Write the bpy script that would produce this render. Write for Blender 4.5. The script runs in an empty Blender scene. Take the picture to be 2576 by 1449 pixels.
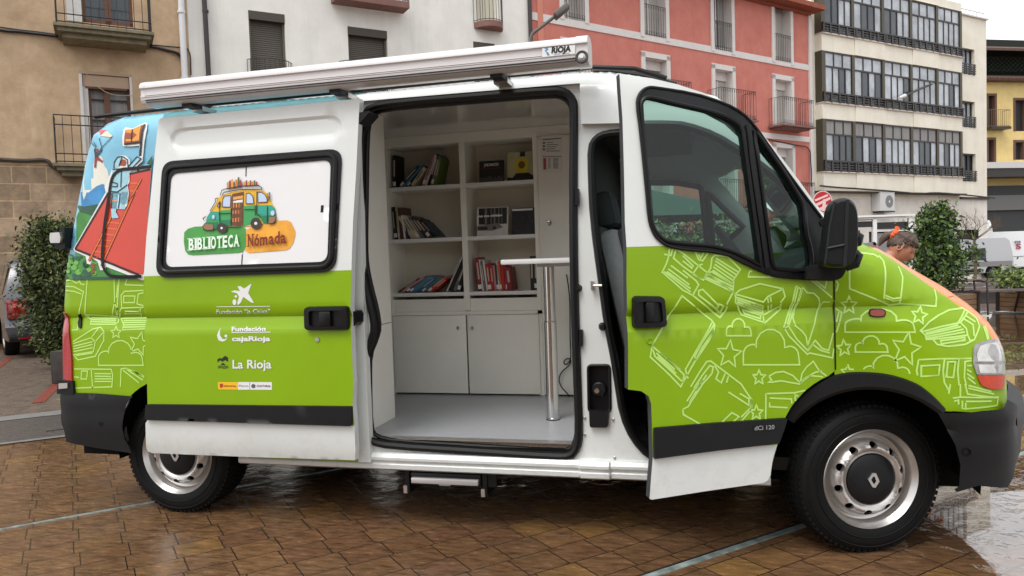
import bpy, bmesh, math, random
import numpy as np
from mathutils import Vector, Matrix
from mathutils.geometry import delaunay_2d_cdt
from mathutils import geometry as mgeo
random.seed(7)
PI = math.pi
# ---------------------------------------------------------------- camera, sky, sun, exposure
scene = bpy.context.scene
COL = scene.collection
CXP, CYP, FP = 1288.0, 724.5, 1862.0
CAM = np.array([-.724, -3.513, 1.393])
def camrot(yaw, pitch, roll):
    yaw, pitch, roll = [math.radians(a) for a in (yaw, pitch, roll)]
    f = np.array([math.sin(yaw)*math.cos(pitch), math.cos(yaw)*math.cos(pitch), math.sin(pitch)])
    r0 = np.array([math.cos(yaw), -math.sin(yaw), 0]); u0 = np.cross(r0, f)
    return (math.cos(roll)*r0+math.sin(roll)*u0, -math.sin(roll)*r0+math.cos(roll)*u0, f)
CR, CU, CF = camrot(-14.13, -2.5, -1.9)
cam_d = bpy.data.cameras.new("camera"); cam = bpy.data.objects.new("camera", cam_d); COL.objects.link(cam)
cam_d.sensor_width = 36; cam_d.lens = 36*FP/2576; cam_d.clip_start = .05; cam_d.clip_end = 2000
m4 = Matrix.Identity(4)
for i in range(3):
    m4[i][0], m4[i][1], m4[i][2], m4[i][3] = CR[i], CU[i], -CF[i], CAM[i]
cam.matrix_world = m4
scene.camera = cam
SUN_EL, SUN_AZ = 58, 205          # degrees; azimuth clockwise from +Y
world = bpy.data.worlds.new("World"); scene.world = world; world.use_nodes = True
wn = world.node_tree; wn.nodes.clear()
wo = wn.nodes.new('ShaderNodeOutputWorld'); bg = wn.nodes.new('ShaderNodeBackground')
sky = wn.nodes.new('ShaderNodeTexSky'); sky.sky_type = 'NISHITA'; sky.sun_disc = False
sky.sun_elevation = math.radians(SUN_EL); sky.sun_rotation = math.radians(SUN_AZ)
sky.air_density = 1.0; sky.dust_density = 3.0; sky.ozone_density = 1.0
hs = wn.nodes.new('ShaderNodeHueSaturation'); hs.inputs['Saturation'].default_value = .1
mxw = wn.nodes.new('ShaderNodeMix'); mxw.data_type = 'RGBA'; mxw.inputs[0].default_value = .55
mxw.inputs[7].default_value = (8.6, 8.8, 9.1, 1)       # even cloud deck over the clear-sky gradient
wn.links.new(sky.outputs[0], hs.inputs['Color']); wn.links.new(hs.outputs[0], mxw.inputs[6])
wn.links.new(mxw.outputs[2], bg.inputs['Color'])
bg.inputs['Strength'].default_value = .1
wn.links.new(bg.outputs[0], wo.inputs[0])
sun_d = bpy.data.lights.new("sun", 'SUN'); sun_d.energy = .8; sun_d.angle = math.radians(25); sun_d.color = (1, .97, .93)
sun = bpy.data.objects.new("sun", sun_d); COL.objects.link(sun)
sa = math.radians(SUN_AZ); se = math.radians(SUN_EL)
sdir = Vector((math.sin(sa)*math.cos(se), math.cos(sa)*math.cos(se), math.sin(se)))
sun.rotation_euler = sdir.to_track_quat('Z', 'Y').to_euler()
vs = scene.view_settings
vs.view_transform = 'Standard'; vs.look = 'None'; vs.gamma = 1; vs.use_curve_mapping = False
vs.exposure = 1.0
scene.cycles.max_bounces = 8; scene.cycles.transparent_max_bounces = 12
try: scene.cycles.use_denoising = True
except Exception: pass

# ---------------------------------------------------------------- photo geometry (photo measured in a 2576 x 1449 frame)
def ray(u, v): return CF + CR*((u-CXP)/FP) - CU*((v-CYP)/FP)
def by(u, v, y): d = ray(u, v); return CAM + d*((y-CAM[1])/d[1])
def bz(u, v, z=0.): d = ray(u, v); return CAM + d*((z-CAM[2])/d[2])
def bx(u, v, x): d = ray(u, v); return CAM + d*((x-CAM[0])/d[0])
def z1(X, Y): return (X/3., Y/3.)
def z2(X, Y): return (858.67+X/3., Y/3.)
def z3(X, Y): return (1717.33+X/3., Y/3.)
def z4(X, Y): return (X/3., 483+Y/3.)
def z5(X, Y): return (858.67+X/3., 483+Y/3.)
def z6(X, Y): return (1717.33+X/3., 483+Y/3.)
def z7(X, Y): return (X/3., 966+Y/3.)
def z8(X, Y): return (858.67+X/3., 966+Y/3.)
def z9(X, Y): return (1717.33+X/3., 966+Y/3.)
def zc(X, Y): return (153.3+X*.14989, 306.7+Y*.14989)     # rear art close-up
def zl(X, Y): return (472.8+X*.14989, 434.5+Y*.14989)     # logo close-up
def zg(X, Y): return (1597.2+X*.3175, 217.2+Y*.3175)      # driver window close-up
def zr(X, Y): return (2108.4+X*.2205, 447.2+Y*.2205)      # right background close-up
def T(f, pts): return [f(*p) for p in pts]

# ---------------------------------------------------------------- materials
def lin(c):
    return tuple(((x/255.)/12.92 if x/255. <= .04045 else ((x/255.+.055)/1.055)**2.4) for x in c)
MATS = {}
def mat(name, col, rough=.6, metal=0., noise=0., nscale=8., bump=0., bscale=40., spec=.5, coat=0., lin_=False, dark=None, stretch=None, detail=4, streak=0., grime=0.):
    if name in MATS: return MATS[name]
    m = bpy.data.materials.new(name); m.use_nodes = True; nt = m.node_tree; b = nt.nodes['Principled BSDF']
    c = col if lin_ else lin(col)
    b.inputs['Base Color'].default_value = (*c, 1); b.inputs['Roughness'].default_value = rough
    b.inputs['Metallic'].default_value = metal; b.inputs['Specular IOR Level'].default_value = spec
    b.inputs['Coat Weight'].default_value = coat; b.inputs['Coat Roughness'].default_value = .08
    tc = nt.nodes.new('ShaderNodeTexCoord')
    src = tc.outputs['Object']
    if stretch:
        mp = nt.nodes.new('ShaderNodeMapping'); mp.inputs['Scale'].default_value = stretch
        nt.links.new(src, mp.inputs[0]); src = mp.outputs[0]
    if noise:
        n = nt.nodes.new('ShaderNodeTexNoise'); n.inputs['Scale'].default_value = nscale; n.inputs['Detail'].default_value = detail
        n.inputs['Roughness'].default_value = .65
        nt.links.new(src, n.inputs['Vector'])
        mr = nt.nodes.new('ShaderNodeMapRange'); mr.inputs[1].default_value = .3; mr.inputs[2].default_value = .7
        nt.links.new(n.outputs[0], mr.inputs[0])
        mx = nt.nodes.new('ShaderNodeMix'); mx.data_type = 'RGBA'
        dk = lin(dark) if dark else tuple(x*(1-noise) for x in c)
        hi = c if dark else tuple(min(1, x*(1+noise*.6)) for x in c)
        mx.inputs[6].default_value = (*dk, 1); mx.inputs[7].default_value = (*hi, 1)
        nt.links.new(mr.outputs[0], mx.inputs[0]); nt.links.new(mx.outputs[2], b.inputs['Base Color'])
    if streak or grime:
        lk = b.inputs['Base Color'].links; base = lk[0].from_socket if lk else None
        m3 = nt.nodes.new('ShaderNodeMapping'); m3.inputs['Scale'].default_value = (2.2, 2.2, .22) if streak else (17, 17, 17)
        nt.links.new(tc.outputs['Object'], m3.inputs[0])
        n3 = nt.nodes.new('ShaderNodeTexNoise'); n3.inputs['Scale'].default_value = 1; n3.inputs['Detail'].default_value = 9; n3.inputs['Roughness'].default_value = .7; nt.links.new(m3.outputs[0], n3.inputs['Vector'])
        r3 = nt.nodes.new('ShaderNodeMapRange'); r3.inputs[1].default_value = .5; r3.inputs[2].default_value = .75; r3.inputs[4].default_value = streak or grime; nt.links.new(n3.outputs[0], r3.inputs[0]); fac = r3.outputs[0]
        if grime:
            sp = nt.nodes.new('ShaderNodeSeparateXYZ'); nt.links.new(tc.outputs['Object'], sp.inputs[0])
            rz = nt.nodes.new('ShaderNodeMapRange'); rz.inputs[1].default_value = .62; rz.inputs[2].default_value = .28; nt.links.new(sp.outputs[2], rz.inputs[0])
            mu_ = nt.nodes.new('ShaderNodeMath'); mu_.operation = 'MULTIPLY'; nt.links.new(rz.outputs[0], mu_.inputs[0]); nt.links.new(fac, mu_.inputs[1]); fac = mu_.outputs[0]
        x3 = nt.nodes.new('ShaderNodeMix'); x3.data_type = 'RGBA'; nt.links.new(fac, x3.inputs[0])
        if base: nt.links.new(base, x3.inputs[6])
        else: x3.inputs[6].default_value = (*c, 1)
        x3.inputs[7].default_value = (*[q*.45 for q in c], 1) if streak else (*lin((120, 108, 94)), 1)
        nt.links.new(x3.outputs[2], b.inputs['Base Color'])
    if bump:
        n2 = nt.nodes.new('ShaderNodeTexNoise'); n2.inputs['Scale'].default_value = bscale; n2.inputs['Detail'].default_value = 4
        nt.links.new(src, n2.inputs['Vector'])
        bp = nt.nodes.new('ShaderNodeBump'); bp.inputs['Strength'].default_value = bump; bp.inputs['Distance'].default_value = .02
        nt.links.new(n2.outputs[0], bp.inputs['Height']); nt.links.new(bp.outputs[0], b.inputs['Normal'])
    MATS[name] = m; return m
def glass(name, col, rough=.0, alpha_tint=.8):
    if name in MATS: return MATS[name]
    m = bpy.data.materials.new(name); m.use_nodes = True; nt = m.node_tree; nt.nodes.clear()
    o = nt.nodes.new('ShaderNodeOutputMaterial'); t = nt.nodes.new('ShaderNodeBsdfTransparent'); g = nt.nodes.new('ShaderNodeBsdfGlossy')
    t.inputs[0].default_value = (*lin(col), 1); g.inputs['Roughness'].default_value = rough
    fr = nt.nodes.new('ShaderNodeFresnel'); fr.inputs[0].default_value = 1.5
    mx = nt.nodes.new('ShaderNodeMixShader'); nt.links.new(fr.outputs[0], mx.inputs[0])
    nt.links.new(t.outputs[0], mx.inputs[1]); nt.links.new(g.outputs[0], mx.inputs[2]); nt.links.new(mx.outputs[0], o.inputs[0])
    MATS[name] = m; return m

PAINTW = mat('white_paint', (220, 223, 220), .28, coat=.4, noise=.05, nscale=2.2, bump=.02, bscale=3, detail=8, grime=.28)
PAINTG = mat('green_paint', (133, 170, 4), .36, coat=.06, spec=.35, noise=.04, nscale=3, bump=.015, bscale=3)
LINE = mat('pale_green_line', (186, 226, 118), .4)
ORANGE = mat('orange_film', (226, 138, 72), .35, coat=.3)
PLAS = mat('black_trim', (15, 16, 18), .48, spec=.35, noise=.15, nscale=20, bump=.05, bscale=300)
RUB = mat('rubber', (9, 9, 10), .42, spec=.35)
TYRE = mat('tyre', (9, 9, 9), .7, spec=.25, noise=.3, nscale=15, bump=.1, bscale=60)
STEEL = mat('rim_steel', (196, 192, 188), .3, metal=.85, noise=.12, nscale=9)
CHROME = mat('chrome', (215, 215, 215), .12, metal=1)
LAM = mat('laminate', (240, 238, 228), .45, noise=.03, nscale=4)
FLOORM = mat('vinyl_floor', (160, 162, 166), .35, noise=.06, nscale=30)
DARK = mat('dark_inside', (8, 8, 8), .85, spec=.2)
SEATM = mat('seat_cloth', (150, 152, 154), .8, noise=.1, nscale=30)
SEATD = mat('seat_dark', (62, 63, 66), .8)
WHITE = mat('white_film', (228, 228, 226), .45)

# ---------------------------------------------------------------- mesh builder
class MB:
    def __init__(s): s.v = []; s.f = []; s.m = []; s.mats = []
    def mi(s, m):
        if m not in s.mats: s.mats.append(m)
        return s.mats.index(m)
    def add(s, vs_, fs, m):
        o = len(s.v); k = s.mi(m)
        s.v += [tuple(float(a) for a in p) for p in vs_]; s.f += [tuple(i+o for i in f) for f in fs]; s.m += [k]*len(fs)
    def box(s, a, b, m, M=None, bev=0):
        x0, y0, z0 = a; x1, y1, z1_ = b
        if x0 > x1: x0, x1 = x1, x0
        if y0 > y1: y0, y1 = y1, y0
        if z0 > z1_: z0, z1_ = z1_, z0
        vv = [(x0, y0, z0), (x1, y0, z0), (x1, y1, z0), (x0, y1, z0), (x0, y0, z1_), (x1, y0, z1_), (x1, y1, z1_), (x0, y1, z1_)]
        ff = [(3, 2, 1, 0), (4, 5, 6, 7), (0, 1, 5, 4), (1, 2, 6, 5), (2, 3, 7, 6), (3, 0, 4, 7)]
        if bev:
            bm = bmesh.new(); bv = [bm.verts.new(p) for p in vv]
            for f in ff: bm.faces.new([bv[i] for i in f])
            bmesh.ops.bevel(bm, geom=bm.edges[:], offset=bev, segments=2, affect='EDGES', profile=.5)
            bm.verts.ensure_lookup_table(); bm.verts.index_update()
            vv = [v.co[:] for v in bm.verts]; ff = [tuple(v.index for v in f.verts) for f in bm.faces]; bm.free()
        if M is not None: vv = [(M @ Vector(p))[:] for p in vv]
        s.add(vv, ff, m)
    def tube(s, pts, r, m, n=8, closed=False, ry=None):
        pts = [Vector(tuple(float(a) for a in p)) for p in pts]; N = len(pts); vv = []; ff = []
        rs = r if isinstance(r, (list, tuple)) else [r]*N
        up = Vector((0, 0, 1)); prev = None
        for i, p in enumerate(pts):
            a = pts[(i-1) % N] if (closed or i > 0) else p; b = pts[(i+1) % N] if (closed or i < N-1) else p
            t = (b-a)
            if t.length < 1e-9: t = Vector((0, 0, 1))
            t.normalize()
            if prev is None:
                x = t.cross(up)
                if x.length < 1e-3: x = t.cross(Vector((0, 1, 0)))
            else: x = prev - t*prev.dot(t)
            x.normalize(); prev = x; y = t.cross(x)
            for k in range(n):
                an = 2*PI*k/n; vv.append(tuple(p + x*(math.cos(an)*rs[i]) + y*(math.sin(an)*(ry or rs[i]))))
        for i in range(N if closed else N-1):
            for k in range(n):
                a = i*n+k; b = i*n+(k+1) % n; c = ((i+1) % N)*n+(k+1) % n; d = ((i+1) % N)*n+k
                ff.append((a, b, c, d))
        if not closed: ff.append(tuple(range(n-1, -1, -1))); ff.append(tuple(range((N-1)*n, N*n)))
        s.add(vv, ff, m)
    def lathe(s, prof, m, axis='y', c=(0, 0, 0), n=32, M=None):
        # prof: list of (r, h); h along axis
        vv = []; ff = []
        for r, h in prof:
            for k in range(n):
                a = 2*PI*k/n
                p = {'y': (r*math.cos(a), h, r*math.sin(a)), 'z': (r*math.cos(a), r*math.sin(a), h), 'x': (h, r*math.cos(a), r*math.sin(a))}[axis]
                vv.append((p[0]+c[0], p[1]+c[1], p[2]+c[2]))
        for i in range(len(prof)-1):
            for k in range(n):
                q = (i*n+k, i*n+(k+1) % n, (i+1)*n+(k+1) % n, (i+1)*n+k)
                ff.append(q[::-1] if axis == 'y' else q)
        if M is not None: vv = [(M @ Vector(p))[:] for p in vv]
        s.add(vv, ff, m)
    def prism(s, poly, y0, y1, m, fn=None):
        # poly in (x, z), extruded in y; fn maps (x, y, z) -> point
        n = len(poly); vv = [(p[0], y0, p[1]) for p in poly] + [(p[0], y1, p[1]) for p in poly]
        if fn: vv = [fn(*p) for p in vv]
        tri = mgeo.tessellate_polygon([[Vector((p[0], p[1], 0)) for p in poly]])
        ff = [tuple(t) for t in tri] + [tuple(i+n for i in reversed(t)) for t in tri]
        ff += [(i, (i+1) % n, n+(i+1) % n, n+i) for i in range(n)]
        s.add(vv, ff, m)
    def build(s, name, parent=None, sharp=38, smooth=True, loc=None, flip=False):
        me = bpy.data.meshes.new(name); me.from_pydata(s.v, [], s.f)
        for m in s.mats: me.materials.append(m)
        me.polygons.foreach_set('material_index', s.m)
        bm = bmesh.new(); bm.from_mesh(me)
        bmesh.ops.remove_doubles(bm, verts=bm.verts[:], dist=1e-5)
        if not flip: bmesh.ops.recalc_face_normals(bm, faces=bm.faces[:])
        an = math.radians(sharp)
        for f in bm.faces: f.smooth = smooth
        if smooth:
            for e in bm.edges:
                if len(e.link_faces) != 2: e.smooth = False
                elif e.link_faces[0].normal.angle(e.link_faces[1].normal, 0) > an: e.smooth = False
        bm.to_mesh(me); bm.free()
        o = bpy.data.objects.new(name, me); COL.objects.link(o)
        if parent: o.parent = parent
        if loc: o.location = loc
        return o
def empty(name, loc=(0, 0, 0), rz=0):
    o = bpy.data.objects.new(name, None); COL.objects.link(o); o.location = loc; o.rotation_euler = (0, 0, rz); o.empty_display_size = .1
    return o
def tag(o, label=None, cat=None, group=None, kind=None):
    if label: o['label'] = label
    if cat: o['category'] = cat
    if group: o['group'] = group
    if kind: o['kind'] = kind
    return o
def reparent(o, root):
    # child built in world coordinates under a root that sits elsewhere
    o.parent = root
    if o.type == 'MESH':
        inv = Matrix.Translation(root.location) @ root.rotation_euler.to_matrix().to_4x4()
        o.data.transform(inv.inverted())
    return o
def dup(root, loc, rz, label=None, group=None):
    r = root.copy(); COL.objects.link(r); r.location = loc; r.rotation_euler = (0, 0, rz)
    if label: r['label'] = label
    if group: r['group'] = group
    for ch in list(root.children):
        c = ch.copy(); COL.objects.link(c); c.parent = r
        for g in ch.children:
            d = g.copy(); COL.objects.link(d); d.parent = c
    return r
def inpoly(P, poly):
    P = np.asarray(P, float).reshape(-1, 2); x, y = P[:, 0], P[:, 1]; r = np.zeros(len(P), bool); n = len(poly)
    for i in range(n):
        x1, y1 = poly[i]; x2, y2 = poly[(i+1) % n]
        if y1 == y2: continue
        c = ((y1 > y) != (y2 > y)) & (x < (x2-x1)*(y-y1)/(y2-y1)+x1); r ^= c
    return r
def densify(pts, step, closed=True):
    out = []; n = len(pts)
    for i in range(n if closed else n-1):
        a = np.array(pts[i], float); b = np.array(pts[(i+1) % n], float); k = max(1, int(math.ceil(np.linalg.norm(b-a)/step)))
        for j in range(k): out.append(tuple(a+(b-a)*j/k))
    if not closed: out.append(tuple(pts[-1]))
    return out
def rounded(pts, r, n=5):
    # round the corners of a closed polygon; r may be a list
    out = []; N = len(pts)
    for i in range(N):
        p = np.array(pts[i], float); a = np.array(pts[i-1], float); b = np.array(pts[(i+1) % N], float)
        rr = r[i] if isinstance(r, (list, tuple)) else r
        da = (a-p)/np.linalg.norm(a-p); db = (b-p)/np.linalg.norm(b-p)
        p0 = p+da*rr; p1 = p+db*rr
        for j in range(n+1):
            t = j/n; out.append(tuple((1-t)**2*p0+2*t*(1-t)*p+t*t*p1))
    return out
def smoothp(pts, it=2, closed=True):
    pts = [np.array(p, float) for p in pts]
    for _ in range(it):
        q = []; n = len(pts)
        if not closed: q.append(pts[0])
        for i in range(n if closed else n-1):
            a, b = pts[i], pts[(i+1) % n]; q += [a*.75+b*.25, a*.25+b*.75]
        if not closed: q.append(pts[-1])
        pts = q
    return [tuple(p) for p in pts]
# ================================================================ VAN : surface functions
YL = .2
def crv(pts, y=YL): return [(float(p[0]), float(p[2])) for p in (by(u, v, y) for u, v in pts)]
rear_o = crv([(160, 1000), (158, 850), (158, 760), (163, 690), (172, 600), (186, 500), (200, 410), (214, 345)], .06)
o_pts = rear_o + [(rear_o[-1][0]+.03, 2.215), (rear_o[-1][0]+.09, 2.255), (rear_o[-1][0]+.2, 2.28), (-3.4, 2.29), (-2.3, 2.29), (-1.3, 2.296), (-1.12, 2.28), (-.98, 2.247), (-.81, 2.185), (-.62, 2.118), (-.48, 2.0), (-.341, 1.806), (-.204, 1.612), (-.119, 1.497), (-.03, 1.41)]
front_o = crv([(2206, 625), (2240, 643), (2275, 666), (2317, 692), (2384, 733), (2444, 777), (2488, 816), (2508, 846), (2520, 873), (2527, 906), (2529, 960), (2530, 1005), (2529, 1030)])
o_pts += front_o
def rc_of(x, z):
    if x > .15: return .16 + min(1, (x-.15)/.4)*.26
    if x < -4.0 and z < 2.2: return .09
    if z > 2.0: return .17
    return .14
OUTL = densify(o_pts, .05, closed=False)
_O = np.array(OUTL); _A = _O[:-1]; _B = _O[1:]; _AB = _B-_A; _L2 = (_AB**2).sum(1)
_RC = np.array([rc_of(*p) for p in OUTL])
def S(x, z, y0=0.):
    """outer surface of the near side: depth y at (x, z)"""
    x = np.atleast_1d(np.asarray(x, float)); z = np.atleast_1d(np.asarray(z, float))
    P = np.stack([x, z], 1)[:, None, :]
    t = np.clip(((P-_A)*_AB).sum(2)/_L2, 0, 1); Q = _A+_AB*t[..., None]
    d2 = ((P-Q)**2).sum(2); k = d2.argmin(1); d = np.sqrt(d2[np.arange(len(k)), k]); tt = t[np.arange(len(k)), k]
    rc = _RC[k]*(1-tt)+_RC[k+1]*tt
    yb = .055*np.maximum(0, z-1.36) + .03*np.maximum(0, .5-z)
    g = np.interp(z, [1.052, 1.056, 1.118, 1.146, 1.15], [-.002, 0, .017, 0, 0])
    g = g*np.clip((.42-x)/.2, 0, 1)
    yb = yb+g+y0
    q = np.clip(1-d/rc, 0, 1)
    return yb+(YL-yb)*(1-np.sqrt(np.clip(1-q*q, 0, 1)))
def Sdoor(x, z):
    x = np.atleast_1d(np.asarray(x, float)); z = np.atleast_1d(np.asarray(z, float))
    g = np.interp(z, [1.052, 1.056, 1.118, 1.146, 1.15], [-.002, 0, .017, 0, 0])
    b = .055*np.maximum(0, z-1.36)+.03*np.maximum(0, .5-z)+g
    return np.minimum(S(x, z), b+.012)
def clampin(p, m=.03):
    P = np.array(p, float); t = np.clip(((P-_A)*_AB).sum(1)/_L2, 0, 1); Q = _A+_AB*t[:, None]; k = ((P-Q)**2).sum(1).argmin()
    n = np.array([-_AB[k][1], _AB[k][0]])/math.sqrt(_L2[k]); sd = float((P-Q[k])@n)
    return tuple(Q[k]-n*m) if sd > -m else (float(p[0]), float(p[1]))
HINGE = np.array([-.15, .02, 0]); DTH = math.radians(22)
def todoor(P):   # world -> door local
    c, s = math.cos(-DTH), math.sin(-DTH); q = P-HINGE
    return np.array([c*q[0]-s*q[1], s*q[0]+c*q[1], q[2]])+HINGE
def dirdoor(d):
    c, s = math.cos(-DTH), math.sin(-DTH); return np.array([c*d[0]-s*d[1], s*d[0]+c*d[1], d[2]])
def hit(u, v, mode='body', off=0., Sf=None):
    Sf = Sf or (Sdoor if mode == 'door' else S)
    o = CAM; d = ray(u, v)
    if mode == 'door': o = todoor(CAM); d = dirdoor(d)
    if mode == 'slide': off = off-.105
    y = off
    for _ in range(8):
        t = (y-o[1])/d[1]; p = o+d*t; y = float(Sf(p[0], p[2])[0])+off
    return (float(p[0]), float(p[2]))
def hits(pts, mode='body'): return [hit(u, v, mode) for u, v in pts]

def cdt(outer, holes, cons, step, extra=None, clear=.4):
    V = []; E = []
    def addpoly(p, closed):
        o = len(V); V.extend(p); n = len(p)
        E.extend([(o+i, o+(i+1) % n) for i in range(n if closed else n-1)])
    addpoly(outer, True)
    for h in holes: addpoly(h, True)
    for c in cons: addpoly(c, False)
    B = np.array(V)
    A = np.array(outer); x0, z0 = A.min(0); x1, z1_ = A.max(0)
    gx, gz = np.meshgrid(np.arange(x0+step/2, x1, step), np.arange(z0+step/2, z1_, step)); G = np.stack([gx.ravel(), gz.ravel()], 1)
    G = G[inpoly(G, outer)]
    for h in holes:
        if len(G): G = G[~inpoly(G, h)]
    if len(G):
        dm = np.full(len(G), 9.)
        for i in range(0, len(B), 200):
            dm = np.minimum(dm, (((G[:, None]-B[None, i:i+200])**2).sum(2)).min(1))
        G = G[dm > (clear*step)**2]
    pts = V+[tuple(g) for g in G]
    if extra is not None and len(extra):
        X = np.array(extra); X = X[inpoly(X, outer)]
        for h in holes: X = X[~inpoly(X, h)]
        pts += [tuple(g) for g in X]
    r = delaunay_2d_cdt([Vector(p) for p in pts], E, [], 0, 1e-6)
    P = np.array([tuple(v) for v in r[0]]); F = [tuple(f) for f in r[2]]
    C = np.array([P[list(f)].mean(0) for f in F]); k = inpoly(C, outer)
    for h in holes: k &= ~inpoly(C, h)
    return P, [f for f, kk in zip(F, k) if kk], C[k]
def patch(mb, outer, holes=(), cons=(), reg=None, Sf=S, y0=0., step=.06, extra=None, m=None, thick=0., mback=None, far=False):
    outer = densify(outer, step*.8); holes = [densify(h, step*.8) for h in holes]; cons = [densify(c, step, False) for c in cons]
    P, F, C = cdt(outer, holes, cons, step, extra)
    Y = Sf(P[:, 0], P[:, 1])+y0
    if far: Y = 1.99-Y
    V3 = [(P[i, 0], Y[i], P[i, 1]) for i in range(len(P))]
    groups = {}
    for f, c in zip(F, C):
        mm = reg(c[0], c[1]) if reg else m
        groups.setdefault(mm.name, (mm, []))[1].append(f)
    o = len(mb.v); mb.v += [tuple(float(a) for a in p) for p in V3]
    for mm, fl in groups.values():
        k = mb.mi(mm); mb.f += [tuple(i+o for i in f) for f in fl]; mb.m += [k]*len(fl)
    if thick:
        mk = mback or m or PAINTW; k = mb.mi(mk)
        o2 = len(mb.v); mb.v += [(p[0], float(p[1]+thick), p[2]) for p in V3]
        mb.f += [tuple(i+o2 for i in reversed(f)) for f in F]; mb.m += [k]*len(F)
        cnt = {}
        for f in F:
            for a, b in ((f[0], f[1]), (f[1], f[2]), (f[2], f[0])): cnt[(a, b)] = 1
        for (a, b) in cnt:
            if (b, a) not in cnt: mb.f.append((b+o, a+o, a+o2, b+o2)); mb.m.append(k)
def decal(mb, poly, m, layer=1, y0=0., Sf=S, step=.08, mode=None, pre=False, clip=None):
    """flat film following the surface; poly in photo coordinates unless pre"""
    p = poly if pre else hits(poly, mode or 'body')
    p = [q for i, q in enumerate(p) if math.hypot(q[0]-p[i-1][0], q[1]-p[i-1][1]) > 1e-4]
    if clip is None and not pre and min(q[0] for q in p) < -4.0: clip = CLIPO
    P, F, C = cdt(densify(p, step), [], [clip+[clip[0]]] if clip else [], step)
    if clip:
        k = inpoly(C, clip); F = [f for f, kk in zip(F, k) if kk]
        if not F: return
    Y = Sf(P[:, 0], P[:, 1])+y0-.0012*layer
    mb.add([(P[i, 0], Y[i], P[i, 1]) for i in range(len(P))], F, m)
def ribbon(mb, pts, w, m, layer=1, y0=0., Sf=S, mode='body', closed=False, pre=False, smooth=0, clip=None):
    p = pts if pre else hits(pts, mode)
    if smooth: p = smoothp(p, smooth, closed)
    p = densify(p, .022, closed); n = len(p)
    if clip is not None:
        keep = clip(np.array(p))
        runs = []; cur = []
        for q, k in zip(p, keep):
            if k: cur.append(q)
            else:
                if len(cur) > 1: runs.append(cur)
                cur = []
        if len(cur) > 1: runs.append(cur)
        if not (len(runs) == 1 and len(runs[0]) == n):
            for r_ in runs: ribbon(mb, r_, w, m, layer, y0, Sf, mode, False, True)
            return
    A = np.array(p); L = []; R_ = []
    for i in range(n):
        a = A[i-1] if (closed or i) else A[i]; b = A[(i+1) % n] if (closed or i < n-1) else A[i]
        t = (b-a); ln = np.linalg.norm(t); t = t/ln if ln > 1e-9 else np.array([1., 0])
        d0 = A[i]-a; l0 = np.linalg.norm(d0)
        nn = np.array([-t[1], t[0]])
        if l0 > 1e-9: co = abs(np.dot(np.array([-d0[1], d0[0]])/l0, nn)); k = min(1.6, 1/max(co, .5))
        else: k = 1
        L.append(A[i]+nn*w/2*k); R_.append(A[i]-nn*w/2*k)
    Q = np.array(L+R_); Y = Sf(Q[:, 0], Q[:, 1])+y0-.0012*layer
    F = [(i, (i+1) % n, n+(i+1) % n, n+i) for i in range(n if closed else n-1)]
    mb.add([(Q[i, 0], Y[i], Q[i, 1]) for i in range(2*n)], F, m)
def gasket(mb, loop, r, m, Sf=S, y0=0., rx=None):
    loop = densify(loop, .04); A = np.array(loop); Y = Sf(A[:, 0], A[:, 1])+y0
    mb.tube([(A[i, 0], Y[i], A[i, 1]) for i in range(len(A))], r, m, n=8, closed=True)
TXT = {}
def text_mesh(s, bold=0., shear=0.):
    key = (s, bold, shear)
    if key not in TXT:
        c = bpy.data.curves.new('t', 'FONT'); c.body = s; c.resolution_u = 3; c.offset = bold; c.shear = shear
        o = bpy.data.objects.new('t', c); COL.objects.link(o)
        dg = bpy.context.evaluated_depsgraph_get(); dg.update()
        me = o.evaluated_get(dg).to_mesh()
        V = [(v.co.x, v.co.y) for v in me.vertices]; F = [tuple(p.vertices) for p in me.polygons]
        o.evaluated_get(dg).to_mesh_clear(); bpy.data.objects.remove(o); bpy.data.curves.remove(c)
        A = np.array(V); TXT[key] = (A, F, A[:, 0].min(), A[:, 0].max())
    return TXT[key]
def text_on(mb, s, a, b, h, m, bold=0., layer=2, mode='slide', y0=0., Sf=S, shear=0., serif=0., up=None):
    """text with baseline from a to b (photo points) and capital height h photo px"""
    A, F, x0, x1 = text_mesh(s, bold, shear)
    P0 = np.array(hit(*a, mode)); P1 = np.array(hit(*b, mode)); d = math.hypot(b[0]-a[0], b[1]-a[1])
    P2 = np.array(hit(a[0]+(up or 0), a[1]-h, mode))
    ex = (P1-P0)/(x1-x0); ey = (P2-P0)/.729
    Q = P0+np.outer(A[:, 0]-x0, ex)+np.outer(A[:, 1], ey)
    Y = Sf(Q[:, 0], Q[:, 1])+y0-.0012*layer
    mb.add([(Q[i, 0], Y[i], Q[i, 1]) for i in range(len(Q))], F, m)
def plane_text(mb, s, O, ex, ey, m, width=None, height=None, bold=0., n=None):
    """text on any plane: O baseline start, ex/ey unit vectors"""
    A, F, x0, x1 = text_mesh(s, bold)
    sx = width/(x1-x0); sy = height/.729; O = np.array(O, float); ex = np.array(ex, float); ey = np.array(ey, float)
    Q = O+np.outer((A[:, 0]-x0)*sx, ex)+np.outer(A[:, 1]*sy, ey); mb.add(Q, F, m)

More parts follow.
